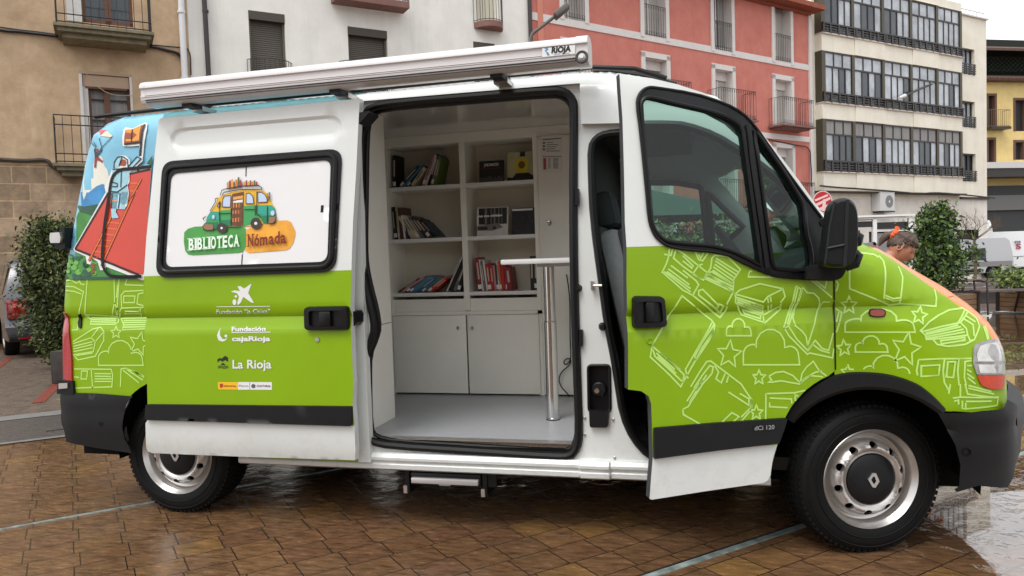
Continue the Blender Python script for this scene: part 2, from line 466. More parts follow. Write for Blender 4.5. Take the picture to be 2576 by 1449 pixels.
# ================================================================ VAN : build
van = empty('library_van', (0, 0, 0)); tag(van, 'green and white library van with its sliding door open and driver door ajar', 'van')
YS = -.105                                    # the open sliding door stands this far outside the body
door_cut = [clampin(hit(u, v, 'door', Sf=S)) for u, v in [(1558, 185), (1640, 196), (1717, 214), (1784, 244), (1850, 284), (1884, 317), (1931, 364), (1984, 427), (2027, 480), (2075, 545)]]
door_top = hits([(1558, 185), (1640, 197), (1704, 212), (1777, 236), (1836, 268), (1881, 301), (1925, 345), (1969, 400), (2013, 458), (2050, 510), (2080, 562)], 'door')
WX = -3.578
def arc(cx, cz, r, a0, a1, n=20): return [(cx+r*math.cos(math.radians(a0+(a1-a0)*i/n)), cz+r*math.sin(math.radians(a0+(a1-a0)*i/n))) for i in range(n+1)]
fr_arch = hits(T(lambda a, b: (a, b), [(2379, 1028), (2334, 983), (2311, 966), (2260, 947), (2220, 938), (2184, 935), (2134, 935), (2105, 940)]))
body_out = [p for p in OUTL]
low_front = [(front_o[-1][0], front_o[-1][1])]
body_poly = body_out + [(.34, .66)] + arc(0.0, .355, .40, 50, 118, 14) + [(-.145, .8)]
body_poly += [(-.145, 1.3), (-.17, 1.45)] + [(p[0]+.005, p[1]+.006) for p in door_cut[::-1][1:]] 
xdt = door_cut[0][0]
body_poly += [(-1.055, door_cut[0][1]+.006), (-1.05, 2.0), (-1.25, 2.012), (-1.255, 2.212), (-2.4, 2.222), (-2.4, .34), (-3.12, .34)]
body_poly += arc(WX, .345, .43, 5, 158, 24) + [(-4.05, .63), (-4.42, .63)]
# dedupe
def dedupe(p):
    out = []
    for q in p:
        if not out or math.hypot(q[0]-out[-1][0], q[1]-out[-1][1]) > 2e-3: out.append((float(q[0]), float(q[1])))
    return out
body_poly = dedupe(body_poly)
ringp = []
for i in range(1, len(OUTL)-1):
    a = np.array(OUTL[i-1]); b = np.array(OUTL[i+1]); t = (b-a)/np.linalg.norm(b-a); nn = np.array([t[1], -t[0]])
    for fr in (.006, .03, .075, .14, .23, .35, .5, .68): ringp.append(tuple(np.array(OUTL[i])+nn*fr*_RC[i]))
ZB = 1.352
SKY1 = mat('art_sky', (122, 188, 214), .35, coat=.3, noise=.12, nscale=5); TEAL = mat('art_teal', (72, 132, 138), .4, noise=.25, nscale=6)
CLOUDM = mat('art_cloud', (224, 222, 208), .4, noise=.05, nscale=9); MTN = mat('art_mountain', (64, 140, 196), .4, noise=.3, nscale=8)
HILLD = mat('art_dark_hill', (44, 92, 68), .4, noise=.25, nscale=18); HILLG = mat('art_green_hill', (72, 142, 62), .4, noise=.35, nscale=10)
REDM = mat('art_red', (206, 62, 42), .35, coat=.3, noise=.06, nscale=6); INK = mat('art_ink', (32, 26, 28), .4)
SUIT = mat('art_suit', (160, 208, 222), .4, noise=.12, nscale=25); LADDER = mat('art_ladder', (220, 108, 48), .4); SKIN1 = mat('art_skin', (150, 78, 52), .5)
TREEM = mat('art_tree', (112, 178, 76), .4, noise=.2, nscale=30)
def body_reg(x, z):
    if x > -.16:
        if inpoly([(x, z)], orgpoly)[0] and z > .9: return ORANGE
        return PAINTG if z < 1.40 else PAINTW
    if x < -2.4:
        if x > -2.47 and z < 2.215: return PAINTW
        if z > ZB: return TEAL if (z > 2.2 and x > -3.62 and x < -2.44) else (SKY1 if x < -2.44 else PAINTW)
        return PAINTG
    return PAINTW
_c = [np.array(OUTL[i]) for i in range(0, 32)]
CLIPO = [(float(OUTL[i][0]-_n[0]*.012), float(OUTL[i][1]-_n[1]*.012)) for i in range(0, len(OUTL)) if OUTL[i][0] < -3.2 for _n in [(lambda t: np.array([-t[1], t[0]])/np.linalg.norm(t))(np.array(OUTL[i+1])-np.array(OUTL[max(0, i-1)]))]] + [(-3.2, .6)]
def CREASE(a, b): return [[(a, z), (b, z)] for z in (1.0525, 1.0565, 1.087, 1.118, 1.1465)]
mb = MB()
org = crv([(2190, 622), (2212, 634), (2245, 656), (2280, 680), (2345, 726), (2392, 757), (2430, 785), (2462, 810), (2480, 828), (2491, 852), (2500, 880)], .13)
orgpoly = org+[(1.2, .8), (1.2, 2.0), (-.05, 1.9)]
patch(mb, body_poly, cons=[[(-4.6, ZB), (-2.47, ZB)], [(-2.47, .3), (-2.47, 2.215), (-2.4, 2.215)], org]+CREASE(-4.6, .5), reg=body_reg, step=.055, extra=ringp)
# ---- rear quarter artwork (generic adventure scene) and pale line drawings
RE = 366   # art runs under the sliding door edge
decal(mb, T(zc, [(420, 405), (450, 460), (500, 420), (560, 440), (600, 520), (650, 560), (700, 600), (735, 740), (780, 800), (808, 915), (850, 870), (880, 960), (850, 1200), (700, 1300), (235, 1300), (245, 1100), (290, 900)]), CLOUDM, 1)
decal(mb, T(zc, [(225, 1215), (300, 1190), (470, 1185), (600, 1080), (700, 1040), (790, 1080), (900, 1200), (900, 1480), (195, 1480)]), MTN, 2)
decal(mb, T(zc, [(195, 1350), (300, 1400), (400, 1420), (520, 1400), (610, 1380), (800, 1440)]) + T(z4, [(700, 190), (560, 160), (535, 130)]), HILLD, 3)
decal(mb, T(z4, [(535, 150), (600, 148), (720, 185), (900, 300), (1086, 600), (1086, 652), (492, 657), (500, 480), (515, 260)]), HILLG, 4)
decal(mb, T(z4, [(490, 640), (560, 615), (700, 640), (860, 640), (1086, 640), (1086, 655), (491, 658)]), HILLD, 5)
for k in range(34):
    cx_ = random.uniform(510, 760); cz_ = random.uniform(480, 620); r_ = random.uniform(10, 26)
    decal(mb, T(z4, [(cx_+r_*math.cos(a), cz_+r_*.9*math.sin(a)) for a in [i*PI/4 for i in range(8)]]), TREEM if k % 3 else HILLD, 6, step=.2)
decal(mb, T(z4, [(690, 540), (720, 545), (725, 620), (700, 620)]), SKIN1, 6)
book_w = T(z4, [(808, 0), (562, 432), (655, 492), (675, 540), (700, 535), (715, 508), (760, 530), (770, 585), (800, 580), (1086, 662)]) + [(RE, 480), (RE+18, 300)] + T(z1, [(1145, 1290), (1060, 1330)]) + T(zc, [(1320, 830), (1200, 880), (900, 1150)])
decal(mb, T(z4, [(812, -8), (562, 430), (575, 450), (655, 485), (665, 540), (690, 548), (705, 500), (745, 525), (765, 590), (800, 590), (812, 565), (1086, 668), (1096, 660)]) + [(384, 420)] + T(zc, [(1520, 740), (1300, 740), (1100, 860), (800, 1150)]), WHITE, 7)
decal(mb, T(z4, [(832, 0), (578, 428), (600, 440), (1000, 615), (1086, 622), (1096, 600)]) + [(383, 430)] + T(zc, [(1520, 790), (1180, 880), (850, 1180)]), REDM, 8)
for a_, b_ in (((832, 0), (578, 430)), ((578, 430), (1060, 625))): ribbon(mb, T(z4, [a_, b_]), .012, INK, 9)
ribbon(mb, T(zc, [(1180, 875), (1520, 800)]), .01, INK, 9)
# ladder
for a_, b_ in (((1375, 965), (1040, 1760)), ((1010, 1300), (760, 1880))): pass
ribbon(mb, T(zc, [(1370, 960), (1170, 1330)]) + T(z4, [(1020, 20), (775, 560)]), .016, INK, 9)
ribbon(mb, T(zc, [(1370, 960), (1170, 1330)]) + T(z4, [(1020, 20), (775, 560)]), .010, LADDER, 10)
ribbon(mb, T(z4, [(860, 160), (840, 210), (682, 520)]), .016, INK, 9); ribbon(mb, T(z4, [(860, 160), (840, 210), (682, 520)]), .010, LADDER, 10)
for k in range(9):
    t = k/8; a_ = (1000-t*215, 70+t*440-0) ; bq = (880-t*185, 110+t*385)
    if k > 1: ribbon(mb, T(z4, [(965-t*180, 150+t*350), (855-t*170, 140+t*350)]), .008, LADDER, 9)
for z_ in (1030, 1160): ribbon(mb, T(zc, [(1180, z_), (1310, z_)]), .01, LADDER, 9)
# climber in a pale padded suit, planting a flag shaped like an open book
decal(mb, T(zc, [(925, 780), (915, 690), (960, 600), (1050, 560), (1130, 580), (1185, 640), (1190, 760), (1300, 600), (1400, 570), (1400, 660), (1290, 760), (1180, 860), (1180, 1010), (1150, 1060), (1170, 1200), (1140, 1400), (1100, 1460), (880, 1460), (890, 1200), (780, 1180), (760, 1080), (830, 950), (885, 800)]), WHITE, 11)
decal(mb, T(zc, [(900, 800), (1120, 800), (1180, 830), (1160, 1000), (1130, 1060), (1160, 1190), (1140, 1260), (1030, 1240), (960, 1180), (880, 1170), (880, 960)]), SUIT, 12)
decal(mb, T(zc, [(925, 780), (930, 680), (980, 600), (1065, 580), (1030, 660), (1010, 760)]), SUIT, 12)
decal(mb, T(zc, [(1160, 760), (1270, 640), (1310, 590), (1380, 610), (1360, 670), (1290, 710), (1230, 770), (1180, 830)]), SUIT, 12)
decal(mb, T(zc, [(1050, 630), (1110, 640), (1135, 690), (1110, 745), (1040, 740), (1010, 730)]), SKIN1, 12)
decal(mb, T(zc, [(900, 1180), (1030, 1190), (1000, 1460), (880, 1460)]), SUIT, 12)
decal(mb, T(zc, [(1040, 1260), (1150, 1240), (1140, 1360), (1080, 1400), (1020, 1350)]), SUIT, 12)
decal(mb, T(z4, [(855, 0), (910, 0), (900, 90), (888, 150), (910, 195), (860, 200), (855, 150), (850, 80)]), SUIT, 12)
decal(mb, T(z4, [(930, 0), (980, 0), (975, 60), (955, 95), (960, 130), (925, 130), (920, 60)]), SUIT, 12)
decal(mb, T(zc, [(885, 1310), (990, 1325), (985, 1350), (885, 1335)]), ORANGE, 13)
for pl in ([(925, 780), (930, 680), (980, 600), (1065, 580), (1010, 740)], [(1080, 590), (1150, 640), (1160, 760)], [(900, 800), (1050, 790)], [(1050, 830), (1040, 1100)], [(885, 1010), (985, 1040), (980, 1090), (900, 1090)], [(880, 1170), (980, 1180), (1150, 1060)], [(1160, 760), (1310, 590), (1380, 620), (1230, 780)], [(895, 1190), (880, 1450)], [(1030, 1200), (1000, 1450)]):
    ribbon(mb, T(zc, pl), .006, INK, 14)
decal(mb, T(zc, [(1065, 140), (1100, 95), (1230, 110), (1430, 10), (1470, 30), (1460, 130), (1420, 340), (1395, 590), (1330, 580), (1335, 400), (1200, 415), (1060, 410), (1050, 380)]), WHITE, 7)
decal(mb, T(zc, [(1105, 140), (1225, 125), (1380, 55), (1400, 60), (1375, 350), (1080, 378)]), SKIN1, 8)
decal(mb, T(zc, [(1115, 135), (1220, 130), (1210, 330), (1110, 330)]), mat('art_flag', (230, 150, 48), .4), 9)
decal(mb, T(zc, [(1235, 125), (1370, 65), (1335, 315), (1215, 330)]), mat('art_flag', (230, 150, 48), .4), 9)
ribbon(mb, T(zc, [(1430, 40), (1370, 340), (1350, 600)]), .014, INK, 10); ribbon(mb, T(zc, [(1330, 680), (1315, 850)]), .012, INK, 10)
ribbon(mb, T(zc, [(1225, 125), (1210, 340)]), .006, INK, 10); ribbon(mb, T(zc, [(1085, 378), (1210, 365), (1375, 345)]), .01, INK, 10)
# small figure under a book shaped parachute
PINK1 = mat('art_pink', (206, 84, 98), .4)
decal(mb, T(zc, [(455, 290), (560, 180), (650, 145), (780, 135), (690, 200), (520, 320)]), PINK1, 3)
decal(mb, T(zc, [(660, 235), (770, 145), (870, 235), (840, 258)]), mat('art_paper', (222, 206, 176), .4), 3)
for pl in ([(470, 320), (595, 420)], [(550, 330), (600, 410)], [(670, 245), (690, 430)], [(860, 255), (700, 425)]): ribbon(mb, T(zc, pl), .004, INK, 3)
decal(mb, T(zc, [(600, 500), (600, 450), (640, 450), (640, 500)]), SKIN1, 4)
decal(mb, T(zc, [(565, 470), (585, 430), (600, 430), (590, 510), (650, 515), (680, 430), (700, 430), (690, 490), (640, 560), (630, 600), (580, 600)]), mat('art_navy', (62, 60, 74), .4), 4)
decal(mb, T(zc, [(578, 590), (640, 590), (700, 650), (715, 640), (700, 690), (670, 660), (610, 640), (595, 770), (565, 765)]), mat('art_maroon', (150, 50, 58), .4), 4)
decal(mb, T(zc, [(1560, 560), (1455, 700), (1540, 735)]), HILLD, 8)
# window outline pressed into the rear quarter
wl = T(zc, [(1560, 755), (1200, 790), (1050, 800), (960, 850), (900, 930), (870, 1050), (850, 1200), (820, 1400)]) + T(z4, [(805, 250), (785, 500), (800, 580), (840, 630), (900, 640), (1086, 636)])
ribbon(mb, wl, .018, RUB, 15, smooth=1)
clipR = lambda A: inpoly(A, [(p[0], p[1]) for p in body_poly]) & (A[:, 1] < ZB-.004) & (A[:, 1] > .68) & (A[:, 0] < -3.55)
# ---- line drawings
def star(cx, cy, r, f, rot=0, st=1.15):
    return T(f, [(cx+(r if i % 2 == 0 else r*.45)*math.sin(rot+i*PI/5), cy-(r if i % 2 == 0 else r*.45)*st*math.cos(rot+i*PI/5)) for i in range(10)])
def cloudline(x0, x1, yb, yt, f):
    w = x1-x0; h = yb-yt; p = [(x0, yb)]
    for cx_, cy_, rx_, ry_, a0, a1 in ((.17, .3, .17, .27, 180, 75), (.48, .55, .26, .45, 190, -10), (.83, .25, .15, .27, 115, 0)):
        for k in range(8):
            a = math.radians(a0+(a1-a0)*k/7); p.append((x0+w*(cx_+rx_*math.cos(a)), yb-h*(cy_+ry_*math.sin(a))))
    p.append((x1, yb)); return T(f, p)
def pages(a, b, c, d, n, f):  # n page lines between line a-b and line c-d
    out = []
    for i in range(1, n+1):
        t = i/(n+1); out.append(T(f, [(a[0]+(c[0]-a[0])*t, a[1]+(c[1]-a[1])*t), (b[0]+(d[0]-b[0])*t*1.0-4*(i % 2), b[1]+(d[1]-b[1])*t)]))
    return out
LW = .0075
rear_lines = [(T(z4, p), c) for p, c in [
 ([(490, 680), (540, 665), (580, 690), (600, 672), (612, 695), (640, 700)], 0), ([(490, 710), (560, 715), (632, 752), (600, 960), (583, 1040), (545, 1042)], 0), ([(495, 742), (560, 750), (615, 770)], 0),
 ([(660, 655), (652, 940), (680, 935)], 0), ([(862, 660), (866, 840), (885, 880), (882, 930)], 0), ([(900, 655), (892, 930)], 0), ([(866, 835), (855, 935)], 0), ([(890, 700), (880, 800)], 0),
 ([(960, 655), (945, 700), (1085, 706)], 0), ([(920, 870), (915, 780), (940, 750), (1085, 743)], 0), ([(935, 785), (1020, 785), (1015, 835), (935, 835)], 1), ([(1085, 760), (1045, 770), (1035, 845), (1085, 858)], 0),
 ([(905, 950), (915, 876), (1085, 870)], 0), ([(945, 900), (1050, 903), (1050, 918), (945, 920)], 1), ([(1060, 872), (1072, 945)], 0),
 ([(655, 925), (890, 940), (895, 980), (870, 998), (685, 997), (690, 960), (660, 945)], 1), ([(690, 950), (880, 955)], 0), ([(690, 963), (878, 968)], 0), ([(690, 978), (875, 983)], 0),
 ([(915, 955), (1120, 950), (1160, 975), (1140, 1030), (925, 1040), (937, 1000)], 1), ([(935, 970), (1110, 968)], 0), ([(935, 985), (1110, 983)], 0), ([(938, 1003), (1110, 1000)], 0), ([(935, 1020), (1110, 1016)], 0),
 ([(552, 1130), (700, 1035), (760, 1020), (785, 1050), (785, 1120), (720, 1240), (590, 1267), (552, 1225)], 0), ([(552, 1145), (690, 1100), (720, 1130), (705, 1205), (560, 1228)], 0), ([(690, 1100), (745, 1030)], 0), ([(720, 1130), (780, 1060)], 0),
 ([(555, 1165), (700, 1130)], 0), ([(555, 1185), (700, 1150)], 0), ([(555, 1205), (700, 1175)], 0), ([(575, 1235), (700, 1215)], 0),
 ([(560, 1335), (840, 1338), (852, 1380), (845, 1470), (560, 1480)], 0), ([(618, 1350), (612, 1410), (655, 1412), (662, 1352)], 1), ([(690, 1338), (700, 1480)], 0), ([(715, 1370), (840, 1372)], 0), ([(715, 1390), (840, 1392)], 0), ([(715, 1410), (845, 1410)], 0), ([(715, 1430), (845, 1430)], 0), ([(560, 1395), (600, 1400)], 0),
 ([(910, 1470), (915, 1335), (950, 1330), (1090, 1390)], 0), ([(930, 1345), (1050, 1440)], 0), ([(950, 1335), (1080, 1420)], 0), ([(1000, 1345), (1090, 1400)], 0)]]
rear_lines += [(star(877, 1060, 42, z4), 1), (star(1052, 1145, 80, z4, .25), 1), (cloudline(745, 1082, 1308, 1120, z4), 1)]
for pl, c in rear_lines: ribbon(mb, pl, LW, LINE, 1, closed=bool(c), clip=clipR)
# ---- front wing line drawings
arch_cut = arc(0.0, .355, .478, 0, 360, 60)
def clipF(A): return (A[:, 0] > -.14) & (((A[:, 0])**2+(A[:, 1]-.355)**2) > .482**2) & inpoly(A, body_poly)
A6 = lambda L: [(T(z6, p), c) for p, c in L]
door_L = A6([
 ([(-100, 425), (-110, 500), (-125, 545), (-155, 605), (0, 740), (75, 780), (280, 948), (325, 895), (335, 840), (380, 757), (160, 590), (0, 462), (-60, 425)], 0),
 ([(-75, 425), (-90, 480), (-140, 470)], 0), ([(-50, 425), (-70, 500), (0, 560), (140, 660)], 0), ([(0, 480), (80, 560), (70, 575), (0, 520)], 0), ([(90, 440), (120, 510), (150, 520), (190, 460)], 0), ([(105, 440), (135, 500), (165, 445)], 0),
 ([(120, 745), (150, 735), (265, 850), (250, 882), (120, 778)], 1), ([(275, 845), (308, 860), (282, 912), (254, 888)], 1), ([(75, 620), (120, 555), (150, 545)], 0), ([(75, 620), (155, 665), (190, 615), (215, 600)], 0),
 ([(75, 780), (120, 700), (100, 670), (0, 590)], 0), ([(-90, 555), (40, 650)], 0), ([(-110, 580), (50, 700)], 0), ([(-120, 600), (60, 730)], 0), ([(-140, 600), (60, 755)], 0),
 ([(240, 478), (335, 485), (435, 585), (385, 660), (378, 755), (160, 650), (210, 575), (220, 500)], 1), ([(250, 500), (420, 605)], 0), ([(245, 520), (405, 625)], 0), ([(240, 545), (395, 650)], 0), ([(230, 565), (385, 672)], 0), ([(225, 590), (380, 695)], 0), ([(170, 640), (375, 735)], 0), ([(190, 620), (375, 715)], 0), ([(215, 600), (380, 700)], 0),
 ([(395, 770), (430, 740), (580, 692), (755, 730), (772, 790), (740, 832), (735, 885), (620, 987), (440, 925), (415, 860), (398, 832), (400, 800)], 1), ([(395, 770), (608, 830), (640, 790), (755, 733)], 0), ([(608, 830), (608, 930), (400, 840)], 0), ([(405, 795), (600, 860)], 0), ([(410, 812), (600, 880)], 0), ([(410, 828), (600, 898)], 0), ([(410, 842), (600, 915)], 0), ([(608, 930), (740, 860)], 0), ([(450, 888), (590, 930), (585, 955), (465, 918)], 1), ([(608, 930), (612, 985)], 0), ([(640, 800), (645, 900)], 0), ([(660, 790), (665, 885)], 0),
 ([(855, 710), (800, 900), (762, 1020), (800, 1085), (905, 1190), (940, 1225), (960, 1215), (1130, 1252), (1140, 1180)], 0), ([(855, 710), (895, 735), (835, 890), (800, 1010), (762, 1030)], 0), ([(905, 720), (850, 870), (830, 950), (850, 1010), (900, 1050), (930, 1090), (942, 1160)], 0), ([(905, 720), (940, 760), (990, 765), (1025, 800), (1030, 860), (1000, 960), (942, 1160)], 0), ([(1030, 870), (1060, 830), (1110, 830), (1145, 870)], 0), ([(800, 1015), (860, 1110), (940, 1195), (1000, 1120), (1050, 1180), (1100, 1195), (1145, 1030)], 0), ([(870, 720), (815, 900), (790, 1000)], 0), ([(945, 1200), (980, 1150), (1040, 1195), (1110, 1215)], 0),
 ([(970, 665), (1060, 740), (1148, 815), (1150, 672)], 0), ([(1000, 670), (1075, 725), (1085, 672)], 0),
 ([(525, 600), (505, 597), (493, 640), (700, 645), (640, 628)], 0),
 ([(-10, 780), (110, 880), (215, 965), (240, 1000), (235, 1050), (150, 1170), (80, 1300), (0, 1440)], 0), ([(-10, 790), (-230, 1155), (-245, 1245), (-100, 1380), (-15, 1470), (0, 1440), (10, 1380), (-80, 1290), (-235, 1160)], 0), ([(-225, 1190), (-210, 1240), (-90, 1350), (-5, 1430)], 0), ([(-200, 1215), (-60, 1340)], 0), ([(-190, 1240), (-50, 1370)], 0), ([(-170, 1215), (-20, 1340)], 0), ([(235, 1000), (150, 1130), (90, 1240), (100, 1270), (200, 1120), (235, 1040)], 0), ([(220, 985), (100, 1200), (20, 1340), (40, 1410)], 0),
 ([(60, 1470), (120, 1370), (180, 1280), (210, 1275), (440, 1449), (480, 1510), (515, 1560), (520, 1620), (440, 1700)], 0), ([(85, 1480), (150, 1380), (205, 1310), (230, 1320), (220, 1370), (150, 1449), (40, 1620), (0, 1640)], 0), ([(240, 1310), (270, 1360), (250, 1410), (290, 1440), (320, 1370)], 0), ([(345, 1390), (330, 1440)], 0), ([(120, 1440), (30, 1580)], 0), ([(150, 1420), (50, 1590)], 0), ([(180, 1380), (100, 1500)], 0),
 ([(0, 1640), (5, 1680), (210, 1795)], 0), ([(345, 1510), (500, 1610), (498, 1560), (430, 1520)], 0), ([(370, 1665), (425, 1695), (310, 1792), (262, 1770)], 1), ([(520, 1560), (510, 1650), (400, 1780)], 0),
 ([(628, 1520), (625, 1760)], 0), ([(655, 1555), (820, 1562), (825, 1630), (655, 1620)], 1), ([(845, 1515), (855, 1640)], 0), ([(628, 1522), (845, 1515), (950, 1490)], 0), ([(845, 1530), (900, 1555), (950, 1520), (900, 1510)], 0), ([(860, 1600), (905, 1580)], 0),
 ([(650, 1390), (700, 1362), (760, 1355), (830, 1385), (885, 1440), (900, 1370), (935, 1320), (985, 1278), (1030, 1350), (1085, 1388)], 0), ([(650, 1390), (670, 1420), (640, 1440), (740, 1425), (880, 1449), (960, 1385), (1060, 1395)], 0), ([(885, 1440), (930, 1400), (1000, 1360), (1050, 1350)], 0)])
door_L += [(star(350, 1225, 95, z6, .1), 1), (star(575, 1400, 52, z6), 1), (star(555, 1665, 52, z6), 1), (cloudline(330, 517, 1085, 955, z6), 1), (cloudline(457, 882, 1304, 1035, z6), 1)]
wing_L = A6([
 ([(1258, 560), (1260, 730), (1400, 785), (1515, 832), (1560, 855), (1640, 842), (1780, 852), (1910, 862), (1915, 800), (1900, 735)], 0), ([(1330, 455), (1440, 470), (1480, 492)], 0), ([(1480, 480), (1515, 520), (1530, 600), (1515, 830)], 0), ([(1628, 560), (1660, 640), (1650, 760), (1635, 842)], 0), ([(1530, 780), (1590, 805), (1640, 798)], 0), ([(1530, 798), (1590, 823), (1640, 816)], 0),
 ([(1160, 672), (1175, 700), (1158, 750)], 0), ([(1155, 880), (1200, 910), (1180, 1000), (1160, 1060)], 0), ([(1160, 980), (1180, 900)], 0),
 ([(1795, 1048), (1860, 980), (1930, 930), (2010, 890), (2110, 875), (2160, 905), (2215, 950), (2240, 1010), (2200, 1115), (2130, 1150), (2000, 1165), (1920, 1150), (1888, 1112), (1840, 1112), (1830, 1080)], 1), ([(1800, 1055), (1950, 1015), (2095, 985), (2140, 1030), (2150, 1080), (2170, 1125), (2200, 1115)], 0), ([(1830, 1063), (2080, 1003)], 0), ([(1835, 1075), (2100, 1015)], 0), ([(1840, 1090), (2120, 1035)], 0), ([(1842, 1104), (2130, 1055)], 0), ([(1890, 1110), (2150, 1080)], 0), ([(1945, 1122), (2130, 1097), (2130, 1117), (1952, 1146)], 1), ([(2075, 990), (2130, 885)], 0), ([(2095, 985), (2150, 905)], 0), ([(2110, 950), (2190, 1000), (2200, 1090)], 0), ([(2130, 930), (2210, 980)], 0),
 ([(1780, 1265), (1765, 1350), (1780, 1420), (1830, 1480), (1880, 1500)], 0), ([(1780, 1265), (1950, 1258), (2180, 1255)], 0), ([(1800, 1312), (1940, 1305), (1930, 1382), (1800, 1392)], 1), ([(1975, 1262), (1965, 1350), (1975, 1440), (2010, 1500)], 0), ([(2000, 1282), (2058, 1280), (2042, 1400), (1990, 1396)], 1), ([(2085, 1262), (2075, 1350), (2085, 1460)], 0), ([(2180, 1270), (2130, 1280), (2125, 1400), (2140, 1460)], 0), ([(2145, 1310), (2185, 1310)], 0), ([(2145, 1340), (2180, 1360)], 0), ([(2145, 1370), (2200, 1410)], 0), ([(2150, 1400), (2210, 1450)], 0),
 ([(1840, 1550), (1930, 1540), (1980, 1510), (1985, 1540), (1850, 1585)], 1), ([(2020, 1449), (2000, 1560)], 0), ([(2095, 1449), (2095, 1545)], 0), ([(2130, 1449), (2150, 1525), (2370, 1552)], 0), ([(2155, 1460), (2330, 1505)], 0), ([(2155, 1480), (2350, 1525)], 0), ([(1960, 1585), (2005, 1558), (2100, 1548), (2380, 1548), (2372, 1610), (2000, 1645)], 0), ([(1980, 1600), (2080, 1570), (2085, 1640)], 0), ([(2110, 1575), (2110, 1640)], 0), ([(2135, 1580), (2330, 1578)], 0), ([(2135, 1590), (2135, 1640)], 0),
 ([(2280, 1010), (2300, 1060), (2310, 1110)], 0), ([(2270, 1015), (2290, 1070), (2300, 1115)], 0)])
wing_L += [(star(1255, 855, 62, z6), 1), (star(1785, 933, 62, z6, .15), 1), (star(1218, 1178, 58, z6, -.1), 1), (star(1685, 1185, 115, z6, .2), 1), (star(1245, 1358, 50, z6), 1), (cloudline(1225, 1755, 1058, 880, z6), 1), (cloudline(1303, 1548, 1208, 1085, z6), 1), (cloudline(1355, 1720, 1420, 1232, z6), 0)]
for pl, c in wing_L: ribbon(mb, pl, LW, LINE, 1, closed=bool(c), clip=clipF)
for pl, c in door_L:                 # the drawings run on across the door gap
    pass
# shut line between door and wing, and orange film on the bonnet edge
ribbon(mb, [(-.142, .84), (-.142, 1.05), (-.142, 1.30)], .006, RUB, 2, pre=True)
body = mb.build('body_shell', van)

# ---- the far side, roof, nose and windscreen
m2 = MB()
NY = 24; ys = [YL+(1.59)*(.5-.5*math.cos(PI*j/NY)) for j in range(NY+1)]
def crown(x, z):
    if x > .1: return .022+min(1, (x-.1)/.45)*.05
    if x > -1.0 and z < 2.2: return .018
    if x < -4.0 and z < 2.2: return .0
    return .03
nrm = []
for i in range(len(OUTL)):
    a = np.array(OUTL[max(0, i-1)]); b = np.array(OUTL[min(len(OUTL)-1, i+1)]); t = (b-a)/np.linalg.norm(b-a); nrm.append(np.array([-t[1], t[0]]))
nrm = [sum(nrm[max(0, min(len(nrm)-1, i+k))] for k in range(-3, 4))/7 for i in range(len(nrm))]
cr = np.array([crown(*p) for p in OUTL]); cr = np.convolve(np.pad(cr, 5, 'edge'), np.ones(11)/11, 'valid')
rows = []
for i, p in enumerate(OUTL):
    row = []
    for y in ys:
        t = (y-.995)/.795; k = cr[i]*max(0, 1-abs(t)**2.4)**.75
        q = np.array(p)+nrm[i]*k; row.append((q[0], y, q[1]))
    rows.append(row)
def strip(mb_, sel, m, j0=0, j1=NY):
    idx = [i for i in range(len(OUTL)-1) if sel(*OUTL[i])]
    V = {}; vv = []; ff = []
    def vid(i, j):
        if (i, j) not in V: V[(i, j)] = len(vv); vv.append(rows[i][j])
        return V[(i, j)]
    for i in idx:
        for j in range(j0, j1): ff.append((vid(i, j), vid(i, j+1), vid(i+1, j+1), vid(i+1, j)))
    mb_.add(vv, ff, m)
isw = lambda x, z: -.80 < x < -.06 and z < 2.2 and z > 1.43
ish = lambda x, z: x > -.06 and z > .93
jA = 5
strip(m2, lambda x, z: x < -2 and z < 2.2, SKY1)
strip(m2, lambda x, z: z >= 2.2 or (x <= -.80 and x > -2 and z > 1.9), PAINTW)
strip(m2, isw, PAINTW, 0, jA); strip(m2, isw, PAINTW, NY-jA, NY)
strip(m2, lambda x, z: x > 0 and z <= .93, PAINTG)
m2.build('roof_and_nose', van)
m2 = MB(); strip(m2, isw, glass('windscreen_glass', (214, 232, 226)), jA, NY-jA)
ws = m2.build('windscreen', van)
m2 = MB(); strip(m2, ish, ORANGE); m2.build('bonnet', van)
# black gasket line along the roof edge / windscreen pillar
m2 = MB()
gi = [i for i, p in enumerate(OUTL) if -1.25 < p[0] < -.79 and p[1] > 1.47]
m2.tube([(OUTL[i][0]+nrm[i][0]*.012, YL+.03, OUTL[i][1]+nrm[i][1]*.012) for i in gi], .016, RUB, n=6)
m2.build('windscreen_seal', van)
# far side skin with its door windows
far_win = rounded([(float(p[0]), float(p[2])) for p in [by(*q, 1.9) for q in T(zg, [(100, 762), (330, 762), (525, 795), (575, 1262), (380, 1262), (200, 1235), (125, 1090)])]], .03, 4)
far_q = [(float(p[0]), float(p[2])) for p in [by(*q, 1.9) for q in T(zg, [(578, 838), (700, 960), (860, 1110), (760, 1200), (700, 1290), (625, 1285)])]]
m2 = MB()
far_ws = [(float(p[0]), float(p[2])) for p in [by(*q, 1.9) for q in [(1806, 448), (1850, 428), (1905, 440), (1950, 500), (1985, 590), (1975, 625), (1905, 560)]]]
farpoly = dedupe([p for p in OUTL]+[(.34, .66)]+arc(0, .355, .41, 50, 170, 14)+[(-.42, .33), (-3.1, .33)]+arc(WX, .345, .43, 5, 158, 20)+[(-4.05, .63), (-4.42, .63)])
patch(m2, farpoly, holes=[far_win, far_q, far_ws], reg=lambda x, z: PAINTG if z < ZB else PAINTW, step=.12, cons=[[(-4.6, ZB), (.2, ZB)]], far=True)
m2.build('far_side_panel', van)
m2 = MB(); 
for hh in (far_win, far_q, far_ws): patch(m2, hh, m=glass('side_glass', (214, 232, 226)), step=.2, far=True)
m2.build('passenger_window', van)
m2 = MB()
